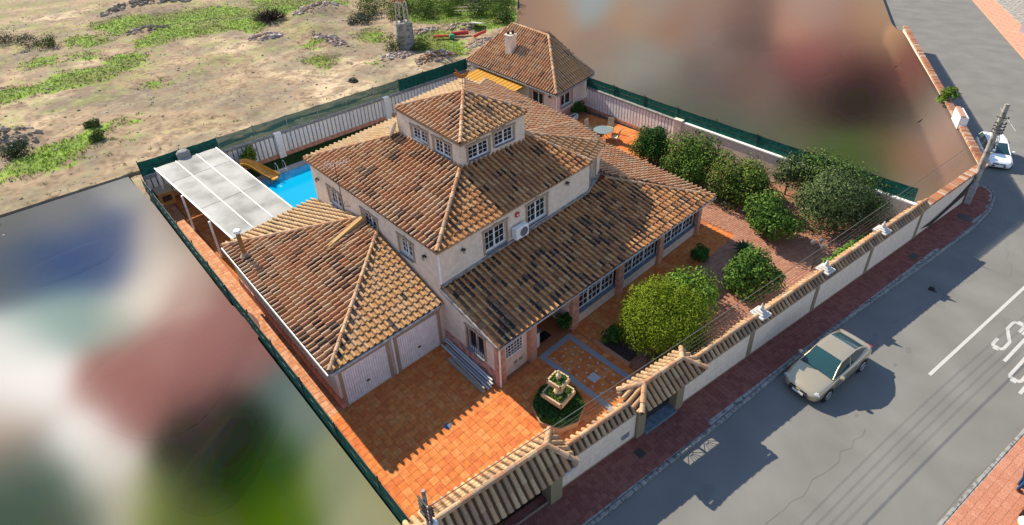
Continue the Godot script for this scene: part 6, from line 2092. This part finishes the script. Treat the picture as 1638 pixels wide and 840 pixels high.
	for i in 150:
		var d := rand_dir(); d.y = absf(d.y) * 0.8 + 0.15
		var p := Vector3(rng.randf_range(-0.4, 0.4), 0, rng.randf_range(-0.4, 0.4))
		var q := p + d * rng.randf_range(1.0, 1.8) * Vector3(1.5, 1, 1.3)
		bb.tube([p, p.lerp(q, 0.5) + rand_dir() * 0.25, q], 0.045, 0.012, 4, false)
		for j in 3: bb.tube([p.lerp(q, 0.6), q + rand_dir() * 0.5], 0.02, 0.008, 3, false)
	part("branches", bb, M.rock, t)
	# red and orange pipes, slabs and planks among the rubble
	for q in [["orange pipe lying in the grass, the leftmost of three bright pipes", Vector3(28.6, 0.3, -39.6), Vector3(29.8, 0.35, -38.3), 0.16, Color(0.62, 0.12, 0.03)], ["fat red pipe lying between the rubble, middle of three bright pipes", Vector3(30.4, 0.35, -38.6), Vector3(32.0, 0.45, -37.3), 0.24, Color(0.5, 0.03, 0.02)], ["red pipe leaning near the garden house roof, rightmost of three bright pipes", Vector3(31.6, 0.3, -35.9), Vector3(33.0, 0.7, -35.4), 0.18, Color(0.55, 0.05, 0.02)]]:
		var m2 := MB.new()
		m2.col = q[4]
		m2.tube([q[1], (q[1] as Vector3).lerp(q[2], 0.5) + Vector3(0, 0.03, 0), q[2]], q[3], -1, 12)
		solo("plastic_pipe", m2, M.gloss, q[0], "pipe", "bright pipes on the waste ground")
	var gb := MB.new()
	gb.col = Color(0.02, 0.25, 0.15)
	gb.lathe([Vector2(0, 0.55), Vector2(0.25, 0.5), Vector2(0.32, 0.3), Vector2(0.28, 0), Vector2(0.2, 0)], Vector3(29.9, 0.1, -37.8), 12)
	solo("green_tub", gb, M.gloss, "small green plastic tub between the orange and red pipes", "tub")
	gb = MB.new()
	gb.col = Color(0.62, 0.64, 0.55)
	gb.box(Vector3(34.6, 0.75, -38.9), Vector3(2.1, 0.08, 1.5), Basis(Vector3(0.3, 0, 1).normalized(), -0.25) * Basis(Vector3.UP, 0.6))
	solo("white_slab", gb, M.cloth, "large whitish slab tilted on the rubble below the thicket", "slab")
	for q in [["long pale plank lying in the thicket, upper one", Vector3(37.0, 0.9, -46.8), Vector3(39.4, 1.1, -43.6)], ["long pale plank lying in the thicket, lower one", Vector3(36.4, 0.8, -45.6), Vector3(38.6, 1.0, -42.6)]]:
		gb = MB.new()
		gb.col = Color(0.55, 0.46, 0.36)
		gb.bar(q[1], q[2], 0.18, 0.05)
		solo("plank", gb, M.cloth, q[0], "plank", "planks in the thicket")
	# electricity pylon on its plinth
	t = thing("pylon", "red and white lattice pylon standing on a tall grey concrete plinth", "pylon", Vector3(24.6, -0.1, -39.6), 0.55)
	var pb := MB.new()
	pb.tube([Vector3(0, 0, 0), Vector3(0, 2.95, 0)], 1.22, 1.12, 4)
	part("plinth", pb, M.concrete, t)
	for seg in 4:
		pb = MB.new()
		pb.col = Color(0.55, 0.09, 0.06) if seg % 2 else Color(0.62, 0.55, 0.47)
		var y0 := 2.9 + seg * 2.2; var y1 := y0 + 2.2
		var r0 := 0.72 - seg * 0.07; var r1 := r0 - 0.07
		for i in 4:
			var g := PI / 4 + PI / 2 * i; var h := g + PI / 2
			var p0 := Vector3(cos(g) * r0, y0, sin(g) * r0); var p1 := Vector3(cos(g) * r1, y1, sin(g) * r1)
			var q0 := Vector3(cos(h) * r0, y0, sin(h) * r0); var q1 := Vector3(cos(h) * r1, y1, sin(h) * r1)
			pb.bar(p0, p1, 0.09, 0.09)
			pb.bar(p0, p1.lerp(q1, 0.5).lerp(p0.lerp(q0, 0.5), 0.5) * 2 - p0 if false else q0.lerp(q1, 0.5), 0.05, 0.05); pb.bar(q0.lerp(q1, 0.5), p1, 0.05, 0.05)
			pb.bar(p1, q1, 0.05, 0.05)
		part("lattice", pb, M.cloth, t)
	pb = MB.new()
	for i in 9: pb.tube([Vector3(rng.randf_range(-0.6, 0.6), 2.9, rng.randf_range(-0.6, 0.6)), Vector3(rng.randf_range(-0.7, 0.7), 3.7, rng.randf_range(-0.7, 0.7))], 0.05, 0.03, 5)
	part("cable_ends", pb, M.iron, t)

func stone_mesh(seed_: int) -> ArrayMesh:
	var b := MB.new()
	var r := RandomNumberGenerator.new()
	r.seed = seed_
	var p := []
	for k in 14:
		var y := 1 - 2 * (k + 0.5) / 14
		var g := k * 2.39996
		p.append(Vector3(sqrt(1 - y * y) * cos(g), y, sqrt(1 - y * y) * sin(g)) * r.randf_range(0.75, 1.15))
	# hull by brute force
	for i in 14:
		for j in range(i + 1, 14):
			for k in range(j + 1, 14):
				var n: Vector3 = (p[j] - p[i]).cross(p[k] - p[i])
				var pos := true; var neg := true
				for m in 14:
					if m in [i, j, k]: continue
					var d := n.dot(p[m] - p[i])
					if d > 0: neg = false
					else: pos = false
				if neg: b.tri(p[i], p[j], p[k])
				elif pos: b.tri(p[i], p[k], p[j])
	return b.mesh(M.rock)

# ---------------------------------------------------------------- the neighbouring plots, which the photograph shows only as a soft blur
const GAIN := 2.12    # how bright a sunlit level surface of albedo 1 is in the picture
const BL := [
	-13.7, -29.2, 110, 112, 112, -6.4, -26.7, 150, 152, 152, -10.7, -26.1, 125, 126, 126, -9.7, -20.8, 80, 95, 130, -11.1, -20.1, 46, 72, 125,
	-12.5, -20.8, 55, 78, 122, -9.7, -17.9, 60, 80, 125, -13.9, -21.4, 90, 100, 108, -8.2, -14.7, 228, 218, 204, -7.8, -17.2, 190, 180, 172,
	-5.7, -17.0, 160, 150, 145, -12.0, -15.3, 135, 165, 162, -13.0, -15.1, 150, 175, 170, -10.8, -12.9, 160, 175, 165, -9.4, -13.9, 236, 228, 215,
	-14.4, -14.2, 235, 235, 232, -14.1, -11.3, 250, 250, 248, -15.1, -10.4, 250, 250, 250, -13.4, -7.1, 245, 243, 240, -12.8, -4.6, 225, 222, 216,
	-15.6, -9.3, 160, 135, 115, -15.4, -7.3, 110, 112, 108, -8.1, -7.2, 157, 110, 106, -9.7, -9.5, 162, 120, 115, -11.7, -8.9, 158, 112, 106,
	-11.1, -6.1, 152, 104, 100, -11.0, -8.7, 155, 108, 102, -9.0, -5.6, 152, 105, 102, -5.9, -5.4, 150, 105, 105, -5.9, -8.9, 155, 115, 112,
	-7.0, -4.6, 140, 100, 98, -9.4, -3.8, 70, 52, 50, -6.7, -2.3, 95, 115, 118, -9.3, -2.6, 40, 42, 42, -10.3, -3.2, 42, 44, 38,
	-8.3, -1.7, 18, 32, 20, -9.5, -0.7, 14, 34, 10, -10.8, -1.6, 45, 55, 38, -8.9, 0.7, 60, 90, 15, -8.6, 2.1, 75, 105, 20,
	-11.8, -1.6, 125, 135, 70, -10.8, 0.3, 85, 100, 45, -6.1, 2.2, 146, 152, 126, -7.2, 2.4, 132, 142, 108, -6.5, 4.6, 155, 158, 125,
	-6.9, -0.1, 112, 128, 120, -8.2, 0.3, 30, 60, 25, -14.9, -5.3, 72, 92, 78, -15.9, -4.6, 66, 88, 74, -14.1, -2.9, 70, 85, 72,
	-12.8, -2.6, 205, 200, 188, -5.2, -10.8, 150, 120, 115, -6.0, -13.1, 190, 175, 165, -7.5, -11.5, 190, 160, 150, -6.0, -0.8, 120, 135, 130,
	-6.2, 5.6, 160, 160, 125]
const BR := [
	54.2, -37.5, 145, 160, 165, 42.0, -36.7, 150, 122, 105, 46.0, -43.3, 148, 122, 102, 46.6, -36.9, 165, 135, 112, 50.4, -27.7, 165, 135, 110,
	49.8, -21.4, 150, 115, 95, 34.7, -15.0, 150, 150, 145, 36.1, -17.8, 140, 135, 125, 37.5, -14.8, 138, 134, 126, 50.9, -18.1, 140, 118, 110,
	54.7, -14.2, 100, 80, 75, 62.9, -19.4, 125, 100, 90, 44.5, -11.9, 120, 105, 100, 36.1, -9.4, 105, 95, 90, 61.4, -11.3, 180, 135, 115,
	72.6, -14.0, 165, 145, 135, 68.7, -10.3, 160, 130, 118, 51.1, -5.1, 150, 100, 92, 46.2, -4.0, 130, 75, 75, 38.8, -4.0, 120, 95, 88,
	40.0, -6.5, 110, 85, 80, 49.0, 1.6, 58, 34, 34, 42.1, 2.9, 38, 27, 25, 39.3, 2.0, 44, 31, 28, 41.1, 5.0, 50, 38, 34,
	49.8, 3.8, 112, 64, 62, 62.0, -0.9, 170, 150, 115, 79.1, -6.7, 160, 145, 125, 68.9, -5.3, 182, 140, 105, 58.2, -1.1, 130, 95, 80,
	51.3, 3.9, 120, 90, 80, 40.4, 6.2, 72, 70, 58, 38.1, 9.1, 140, 135, 140, 41.0, 7.6, 120, 110, 105, 35.2, 10.9, 140, 120, 118,
	32.8, 12.3, 122, 102, 90, 34.6, 9.2, 165, 112, 86, 34.0, 7.9, 130, 96, 72, 33.5, 6.5, 72, 86, 50, 31.4, 4.3, 76, 90, 55,
	32.0, 1.7, 94, 96, 74, 29.2, 6.3, 70, 95, 42, 28.8, 8.5, 76, 90, 65, 29.4, 10.3, 140, 120, 105, 27.4, 10.5, 130, 115, 100,
	31.8, 11.9, 135, 110, 95, 34.5, -5.2, 100, 92, 85, 33.8, -1.9, 105, 98, 88, 35.7, -0.8, 96, 84, 74, 36.5, 1.0, 70, 56, 48,
	34.1, -11.7, 125, 120, 110, 30.4, -10.9, 100, 100, 92, 34.7, -18.0, 135, 125, 115, 39.4, -22.6, 150, 125, 110, 29.9, -7.2, 92, 96, 84,
	28.6, -1.9, 84, 96, 80, 29.7, 0.9, 90, 96, 78, 41.6, -1.1, 80, 56, 54, 50.1, -1.4, 95, 58, 56, 59.4, -5.2, 145, 108, 95,
	63.9, -23.8, 150, 125, 110, 58.5, -29.9, 150, 140, 132]
func blur_color(x: float, z: float, T: Array, soft: float) -> Color:
	# the blur's colour at a place: samples weighed by distance, wider along the line of sight and farther away
	var s := Vector3.ZERO
	var w := 0.0
	var r := Vector2(x - EYE.x, z - EYE.z)
	var far := sqrt(r.length_squared() + 400.0)
	r = r.normalized()
	var st := soft * far
	var sr := st * far / 20.0
	for k in range(0, T.size(), 5):
		var d := Vector2(x - T[k], z - T[k + 1])
		var q := exp(-0.5 * (pow(d.dot(r) / sr, 2) + pow(d.cross(r) / st, 2))) + 1e-9 / (1.0 + d.length_squared())
		s += Vector3(T[k + 2], T[k + 3], T[k + 4]) * q
		w += q
	s /= w
	var c := lin(s.x, s.y, s.z)
	return Color(c.r / GAIN, c.g / GAIN, c.b / GAIN)

func left_color(x: float, z: float) -> Color: return blur_color(x, z, BL, 0.026)
func right_color(x: float, z: float) -> Color: return blur_color(x, z, BR, 0.024)
func left_y(x: float, z: float) -> float: return 1.0 * smoothstep(-10.0, -6.3, x) * smoothstep(-29, -21, z)
func right_edge(z: float) -> float:
	if z < -2.0: return 66.0 + (-2.0 - z) * 2.5
	if z < -0.4: return 62.2 + (-0.4 - z) * 2.1
	return 31.9 + (12.95 - z) * 2.27
func right_y(x: float, z: float) -> float:
	return -0.01 - 0.016 * maxf(0, x - 30) * smoothstep(30, 60, x) + 1.35 * (1 - smoothstep(0.6, 4.0, right_edge(z) - x)) * smoothstep(-4, 0, z)

func mound(called: String, label: String, category: String, at: Vector3, rx: float, rz: float, turn: float, h: float, base: Callable, ground: Callable) -> void:
	var rows := []; var cols := []
	for i in 17:
		var r := []; var cc := []
		var f := i / 16.0
		for k in 49:
			var g := TAU * k / 48.0
			var rad := pow(pow(absf(cos(g)), 3.0) + pow(absf(sin(g)), 3.0), -1.0 / 3.0)
			var p := Basis(Vector3.UP, turn) * Vector3(cos(g) * rad * rx * f, 0, -sin(g) * rad * rz * f)
			var s := 1.0 - smoothstep(0.0, 1.0, f)
			r.append(at + p + Vector3(0, ground.call(at.x + p.x, at.z + p.z) + h * s * 0.25 + 0.025 * (1 - smoothstep(0.8, 1.0, f)) + 0.003, 0))
			cc.append(base.call(at.x + p.x, at.z + p.z))
		rows.append(r); cols.append(cc)
	var b := MB.new()
	grid(b, rows, cols)
	solo(called, b, M.soft_blur, label, category)

func neighbours() -> void:
	var rows := []; var cols := []
	for j in 110:
		var z := lerpf(-29.4, 16.0, j / 109.0)
		var r := []; var c := []
		for i in 90:
			var x := lerpf(-40.0, -6.27, pow(i / 89.0, 0.55))
			r.append(Vector3(x, left_y(x, z), z)); c.append(left_color(x, z))
		rows.append(r); cols.append(c)
	var b := MB.new()
	grid(b, rows, cols)
	struct("left_plot_ground", b, M.soft_blur)
	rows = []; cols = []
	for j in 120:
		var z := lerpf(-110.0, 12.9, pow(j / 119.0, 0.6))
		var x0 := line_x(z)
		if z > -13.3: x0 = lerpf(25.2, 23.85, (z + 13.3) / 24.9)
		if z > 11.5: x0 = maxf(x0, (z - 8.5) / 0.149)
		var x1 := right_edge(z) - 0.15
		var r := []; var c := []
		for i in 80:
			var x := lerpf(x0, x1, i / 79.0)
			r.append(Vector3(x, right_y(x, z), z)); c.append(right_color(x, z))
		rows.append(r); cols.append(c)
	b = MB.new()
	grid(b, rows, cols)
	struct("right_plot_ground", b, M.soft_blur)
	mound("neighbour_house", "blurred mauve roofed house of the plot beyond the left fence", "house", Vector3(-9.4, 0, -7.6), 3.3, 3.4, 0.45, 0.2, left_color, left_y)
	mound("neighbour_pool", "blurred dark blue pool near the far end of the left neighbouring plot", "pool", Vector3(-11.2, 0.0, -20.3), 2.2, 1.5, 0.1, 0.015, left_color, left_y)
	mound("neighbour_hedge", "blurred very dark green hedge below the mauve roof on the left", "hedge", Vector3(-9.2, 0, -1.4), 2.2, 1.5, 0.5, 0.15, left_color, left_y)
	for q in [["neighbour_tree", "blurred blackish brown tree mass in the right hand plot near the street", "tree", 43.2, 2.6, 5.5, 4.6, 0.3], ["neighbour_tree", "blurred dark green tree mass behind the olive beyond the side screen", "tree", 30.6, 4.6, 4.2, 3.6, 0.3], ["neighbour_house", "blurred maroon roofed house in the right hand plot above the blackish tree", "house", 47.5, -5.4, 4.0, 3.6, 0.3], ["neighbour_house", "blurred pale grey house beyond the dark green side screen", "house", 33.6, -15.4, 4.2, 4.6, 0.25], ["neighbour_house", "blurred orange brown roofed house at the top centre of the right hand plots", "house", 53.0, -13.0, 4.6, 4.2, 0.3], ["neighbour_house", "blurred tan house beside the street at the top right", "house", 56.4, -1.0, 4.2, 3.0, 0.25]]:
		mound(q[0], q[1], q[2], Vector3(q[3], 0, q[4]), q[5], q[6], 0.3, q[7], right_color, right_y)

# ---------------------------------------------------------------- a person
func nets(b: MB, bones: Array, cell: float) -> void:
	# bones: [from, to, radius, radius, colour]; one smooth skin round all of them
	var lo := Vector3.INF; var hi := -Vector3.INF
	for q in bones:
		for e in 2:
			var rr: Vector3 = Vector3.ONE * (q[2 + e] + 2.5 * cell)
			lo = lo.min(q[e] - rr); hi = hi.max(q[e] + rr)
	var nx := int((hi.x - lo.x) / cell) + 2; var ny := int((hi.y - lo.y) / cell) + 2; var nz := int((hi.z - lo.z) / cell) + 2
	var fld := PackedFloat32Array()
	fld.resize(nx * ny * nz); fld.fill(1.0)
	var own := PackedInt32Array()
	own.resize(nx * ny * nz)
	var near := PackedFloat32Array()
	near.resize(nx * ny * nz); near.fill(9.0)
	var sm := cell * 1.2
	for qi in bones.size():
		var q: Array = bones[qi]
		var a: Vector3 = q[0]; var d: Vector3 = q[1] - q[0]
		var ll := maxf(d.length_squared(), 1e-9)
		var rr := maxf(q[2], q[3]) + 3 * cell
		var l3 := ((a.min(q[1]) - Vector3.ONE * rr - lo) / cell).floor().max(Vector3.ZERO)
		var h3 := ((a.max(q[1]) + Vector3.ONE * rr - lo) / cell).ceil().min(Vector3(nx - 1, ny - 1, nz - 1))
		for x in range(int(l3.x), int(h3.x) + 1):
			for y in range(int(l3.y), int(h3.y) + 1):
				for z in range(int(l3.z), int(h3.z) + 1):
					var p := lo + Vector3(x, y, z) * cell
					var t := clampf((p - a).dot(d) / ll, 0, 1)
					var s := (p - a - d * t).length() - lerpf(q[2], q[3], t)
					var i := (x * ny + y) * nz + z
					var f := fld[i]
					var h := maxf(sm - absf(f - s), 0.0) / sm
					fld[i] = minf(f, s) - h * h * sm * 0.25
					if s < near[i]: near[i] = s; own[i] = qi
	var ids := {}
	var off := [0, nz, ny * nz, ny * nz + nz, 1, nz + 1, ny * nz + 1, ny * nz + nz + 1]
	var cor := [Vector3(0, 0, 0), Vector3(0, 1, 0), Vector3(1, 0, 0), Vector3(1, 1, 0), Vector3(0, 0, 1), Vector3(0, 1, 1), Vector3(1, 0, 1), Vector3(1, 1, 1)]
	var edges := [[0, 1], [0, 2], [0, 4], [1, 3], [1, 5], [2, 3], [2, 6], [3, 7], [4, 5], [4, 6], [5, 7], [6, 7]]
	for x in nx - 1:
		for y in ny - 1:
			for z in nz - 1:
				var i := (x * ny + y) * nz + z
				var neg := 0
				for k in 8:
					if fld[i + off[k]] < 0: neg += 1
				if neg == 0 or neg == 8: continue
				var s := Vector3.ZERO; var m := 0
				for e in edges:
					var fa := fld[i + off[e[0]]]; var fb := fld[i + off[e[1]]]
					if (fa < 0) != (fb < 0):
						s += (cor[e[0]] as Vector3).lerp(cor[e[1]], fa / (fa - fb)); m += 1
				var g := Vector3(fld[i + ny * nz] - fld[i], fld[i + nz] - fld[i], fld[i + 1] - fld[i])
				ids[i] = b.vert(lo + (Vector3(x, y, z) + s / m) * cell, g.normalized() if g.length() > 1e-6 else Vector3.UP, bones[own[i]][4])
	for i in ids:
		var z: int = i % nz; var y: int = (i / nz) % ny; var x: int = i / (nz * ny)
		for ax in [[ny * nz, nz, 1, x, y, z], [nz, 1, ny * nz, y, z, x], [1, ny * nz, nz, z, x, y]]:
			if ax[4] < 1 or ax[5] < 1: continue
			var fa := fld[i]; var fb := fld[i + ax[0]]
			if (fa < 0) == (fb < 0): continue
			var q := [i, i - ax[1], i - ax[1] - ax[2], i - ax[2]]
			var ok := true
			for k in q:
				if not ids.has(k): ok = false
			if not ok: continue
			var v := []
			for k in q: v.append(ids[k])
			if fa < 0: b.ix.append_array([v[0], v[2], v[1], v[0], v[3], v[2]])
			else: b.ix.append_array([v[0], v[1], v[2], v[0], v[2], v[3]])

func person() -> void:
	var t := thing("person", "person in blue jeans and brown boots standing on the far pavement at the right edge", "person", Vector3(10.1, -0.1, 19.12), 0.5)
	var jean := Color(0.035, 0.085, 0.2); var top := Color(0.05, 0.05, 0.06); var skin := Color(0.48, 0.29, 0.2); var boot := Color(0.26, 0.1, 0.04); var hair := Color(0.04, 0.025, 0.02)
	var q := []
	for s in [-1, 1]:
		var hip := Vector3(0.09 * s, 0.86, 0); var knee := Vector3(0.11 * s, 0.46, 0.04 + 0.03 * s); var ank := Vector3(0.12 * s, 0.09, -0.02 + 0.06 * s)
		q.append([hip, knee, 0.085, 0.058, jean]); q.append([knee, ank, 0.056, 0.045, jean])
		q.append([ank + Vector3(0, -0.02, -0.01), ank + Vector3(0.02 * s, -0.045, 0.13), 0.046, 0.036, boot])
		var sh := Vector3(0.18 * s, 1.34, 0); var el := Vector3(0.24 * s, 1.08, -0.02); var wr := Vector3(0.25 * s, 0.86, 0.08)
		q.append([sh, el, 0.052, 0.042, top]); q.append([el, wr, 0.04, 0.03, top])
		q.append([sh, Vector3(0.04 * s, 1.38, 0), 0.05, 0.055, top])
	q.append([Vector3(-0.07, 0.9, 0), Vector3(0.07, 0.9, 0), 0.1, 0.1, jean])
	q.append([Vector3(0, 1.0, 0), Vector3(0, 1.28, 0.0), 0.115, 0.14, top]); q.append([Vector3(-0.06, 1.22, 0.02), Vector3(0.06, 1.22, 0.02), 0.12, 0.12, top])
	q.append([Vector3(0, 1.36, 0), Vector3(0, 1.47, 0.01), 0.055, 0.05, skin])
	var b := MB.new()
	nets(b, q, 0.02)
	q = [[Vector3(0, 1.56, 0.0), Vector3(0, 1.6, 0.0), 0.083, 0.09, skin], [Vector3(0, 1.5, 0.05), Vector3(0, 1.53, 0.05), 0.045, 0.05, skin], [Vector3(0, 1.58, 0.09), Vector3(0, 1.545, 0.105), 0.011, 0.016, skin], [Vector3(0, 1.62, -0.015), Vector3(0, 1.63, -0.02), 0.094, 0.09, hair], [Vector3(0, 1.55, -0.05), Vector3(0, 1.6, -0.04), 0.07, 0.08, hair], [Vector3(-0.02, 1.505, 0.096), Vector3(0.02, 1.505, 0.096), 0.008, 0.008, Color(0.4, 0.16, 0.13)]]
	for s in [-1, 1]:
		q.append([Vector3(0.088 * s, 1.55, 0), Vector3(0.09 * s, 1.59, -0.005), 0.014, 0.018, skin])
		q.append([Vector3(0.032 * s, 1.575, 0.083), Vector3(0.036 * s, 1.575, 0.083), 0.01, 0.01, Color(0.03, 0.02, 0.02)])
	nets(b, q, 0.009)
	for s in [-1, 1]:
		var w := Vector3(0.25 * s, 0.86, 0.08)
		var d := Vector3(0.02 * s, -0.96, 0.25).normalized(); var a := Vector3(0, 0.25, 0.96)
		q = [[w, w + d * 0.07, 0.024, 0.03, skin], [w + d * 0.05 - a * 0.018, w + d * 0.075 + a * 0.018, 0.022, 0.022, skin]]
		for k in 4:
			var r := w + d * 0.08 + a * (-0.027 + 0.018 * k)
			var l: float = [0.062, 0.075, 0.078, 0.068][k]
			q.append([r, r + d * l * 0.55 + Vector3(-0.008 * s, 0, 0), 0.0095, 0.009, skin]); q.append([r + d * l * 0.55 + Vector3(-0.008 * s, 0, 0), r + d * l + Vector3(-0.024 * s, 0, 0), 0.009, 0.0075, skin])
		q.append([w + d * 0.02 + a * 0.024, w + d * 0.06 + a * 0.05 + Vector3(-0.012 * s, 0, 0), 0.012, 0.009, skin])
		nets(b, q, 0.005)
	part("body", b, M.cloth, t)

# ---------------------------------------------------------------- the scene
func _ready() -> void:
	rng.seed = 20240
	lichen.seed = 4; lichen.frequency = 0.05
	# camera: 20 m up, looking down over the villa; the picture is the lower part of a wider frame, hence the shifted lens
	var cam := Camera3D.new()
	cam.projection = Camera3D.PROJECTION_FRUSTUM
	cam.near = 0.2
	cam.far = 3000.0
	cam.size = 0.2 * 840.0 / 933.267
	cam.frustum_offset = Vector2(0, -0.2 * 139.861 / 933.267)
	cam.transform = Transform3D(Basis(Vector3(0.728441, -0.033065, 0.684311), Vector3(0.361342, 0.867155, -0.342745), Vector3(-0.582071, 0.496939, 0.643619)).orthonormalized(), EYE)
	add_child(cam)
	cam.current = true
	var env := Environment.new()
	var sky := Sky.new()
	var sm := ProceduralSkyMaterial.new()
	sm.sky_top_color = Color(0.38, 0.47, 0.60)
	sm.sky_horizon_color = Color(0.84, 0.84, 0.83)
	sm.ground_bottom_color = Color(0.3, 0.26, 0.2)
	sm.ground_horizon_color = Color(0.55, 0.52, 0.48)
	sm.sky_curve = 0.12
	sm.sky_energy_multiplier = 1.08
	sky.sky_material = sm
	env.sky = sky
	env.background_mode = Environment.BG_SKY
	env.tonemap_mode = Environment.TONE_MAPPER_LINEAR
	env.tonemap_exposure = 2.05
	env.sdfgi_enabled = true
	env.ssao_enabled = true
	env.ssil_enabled = true
	var we := WorldEnvironment.new()
	we.environment = env
	add_child(we)
	var sun := DirectionalLight3D.new()
	sun.name = "sun"
	sun.light_energy = 1.5
	sun.light_color = Color(1.0, 0.94, 0.84)
	sun.light_angular_distance = 0.5
	sun.shadow_enabled = true
	add_child(sun)
	sun.look_at_from_position(Vector3.ZERO, Vector3(0.05, -1.0, 1.31), Vector3.UP)
	materials()
	plant_meshes()
	ground()
	street()
	neighbours()
	waste()
	house()
	annex()
	front_wall()
	gates()
	fences()
	garden()
	furniture()
	car("parked_car", "beige metallic saloon parked at the kerb beside the long garden wall", Vector3(10.72, -0.245, 12.42), PI - 0.149, M.car_gold, false)
	car("parked_car", "white hatchback parked near the concrete pole beyond the street corner", Vector3(38.6, -0.69, 12.6), PI + 0.395, M.car_white, true)
	utilities()
	person()
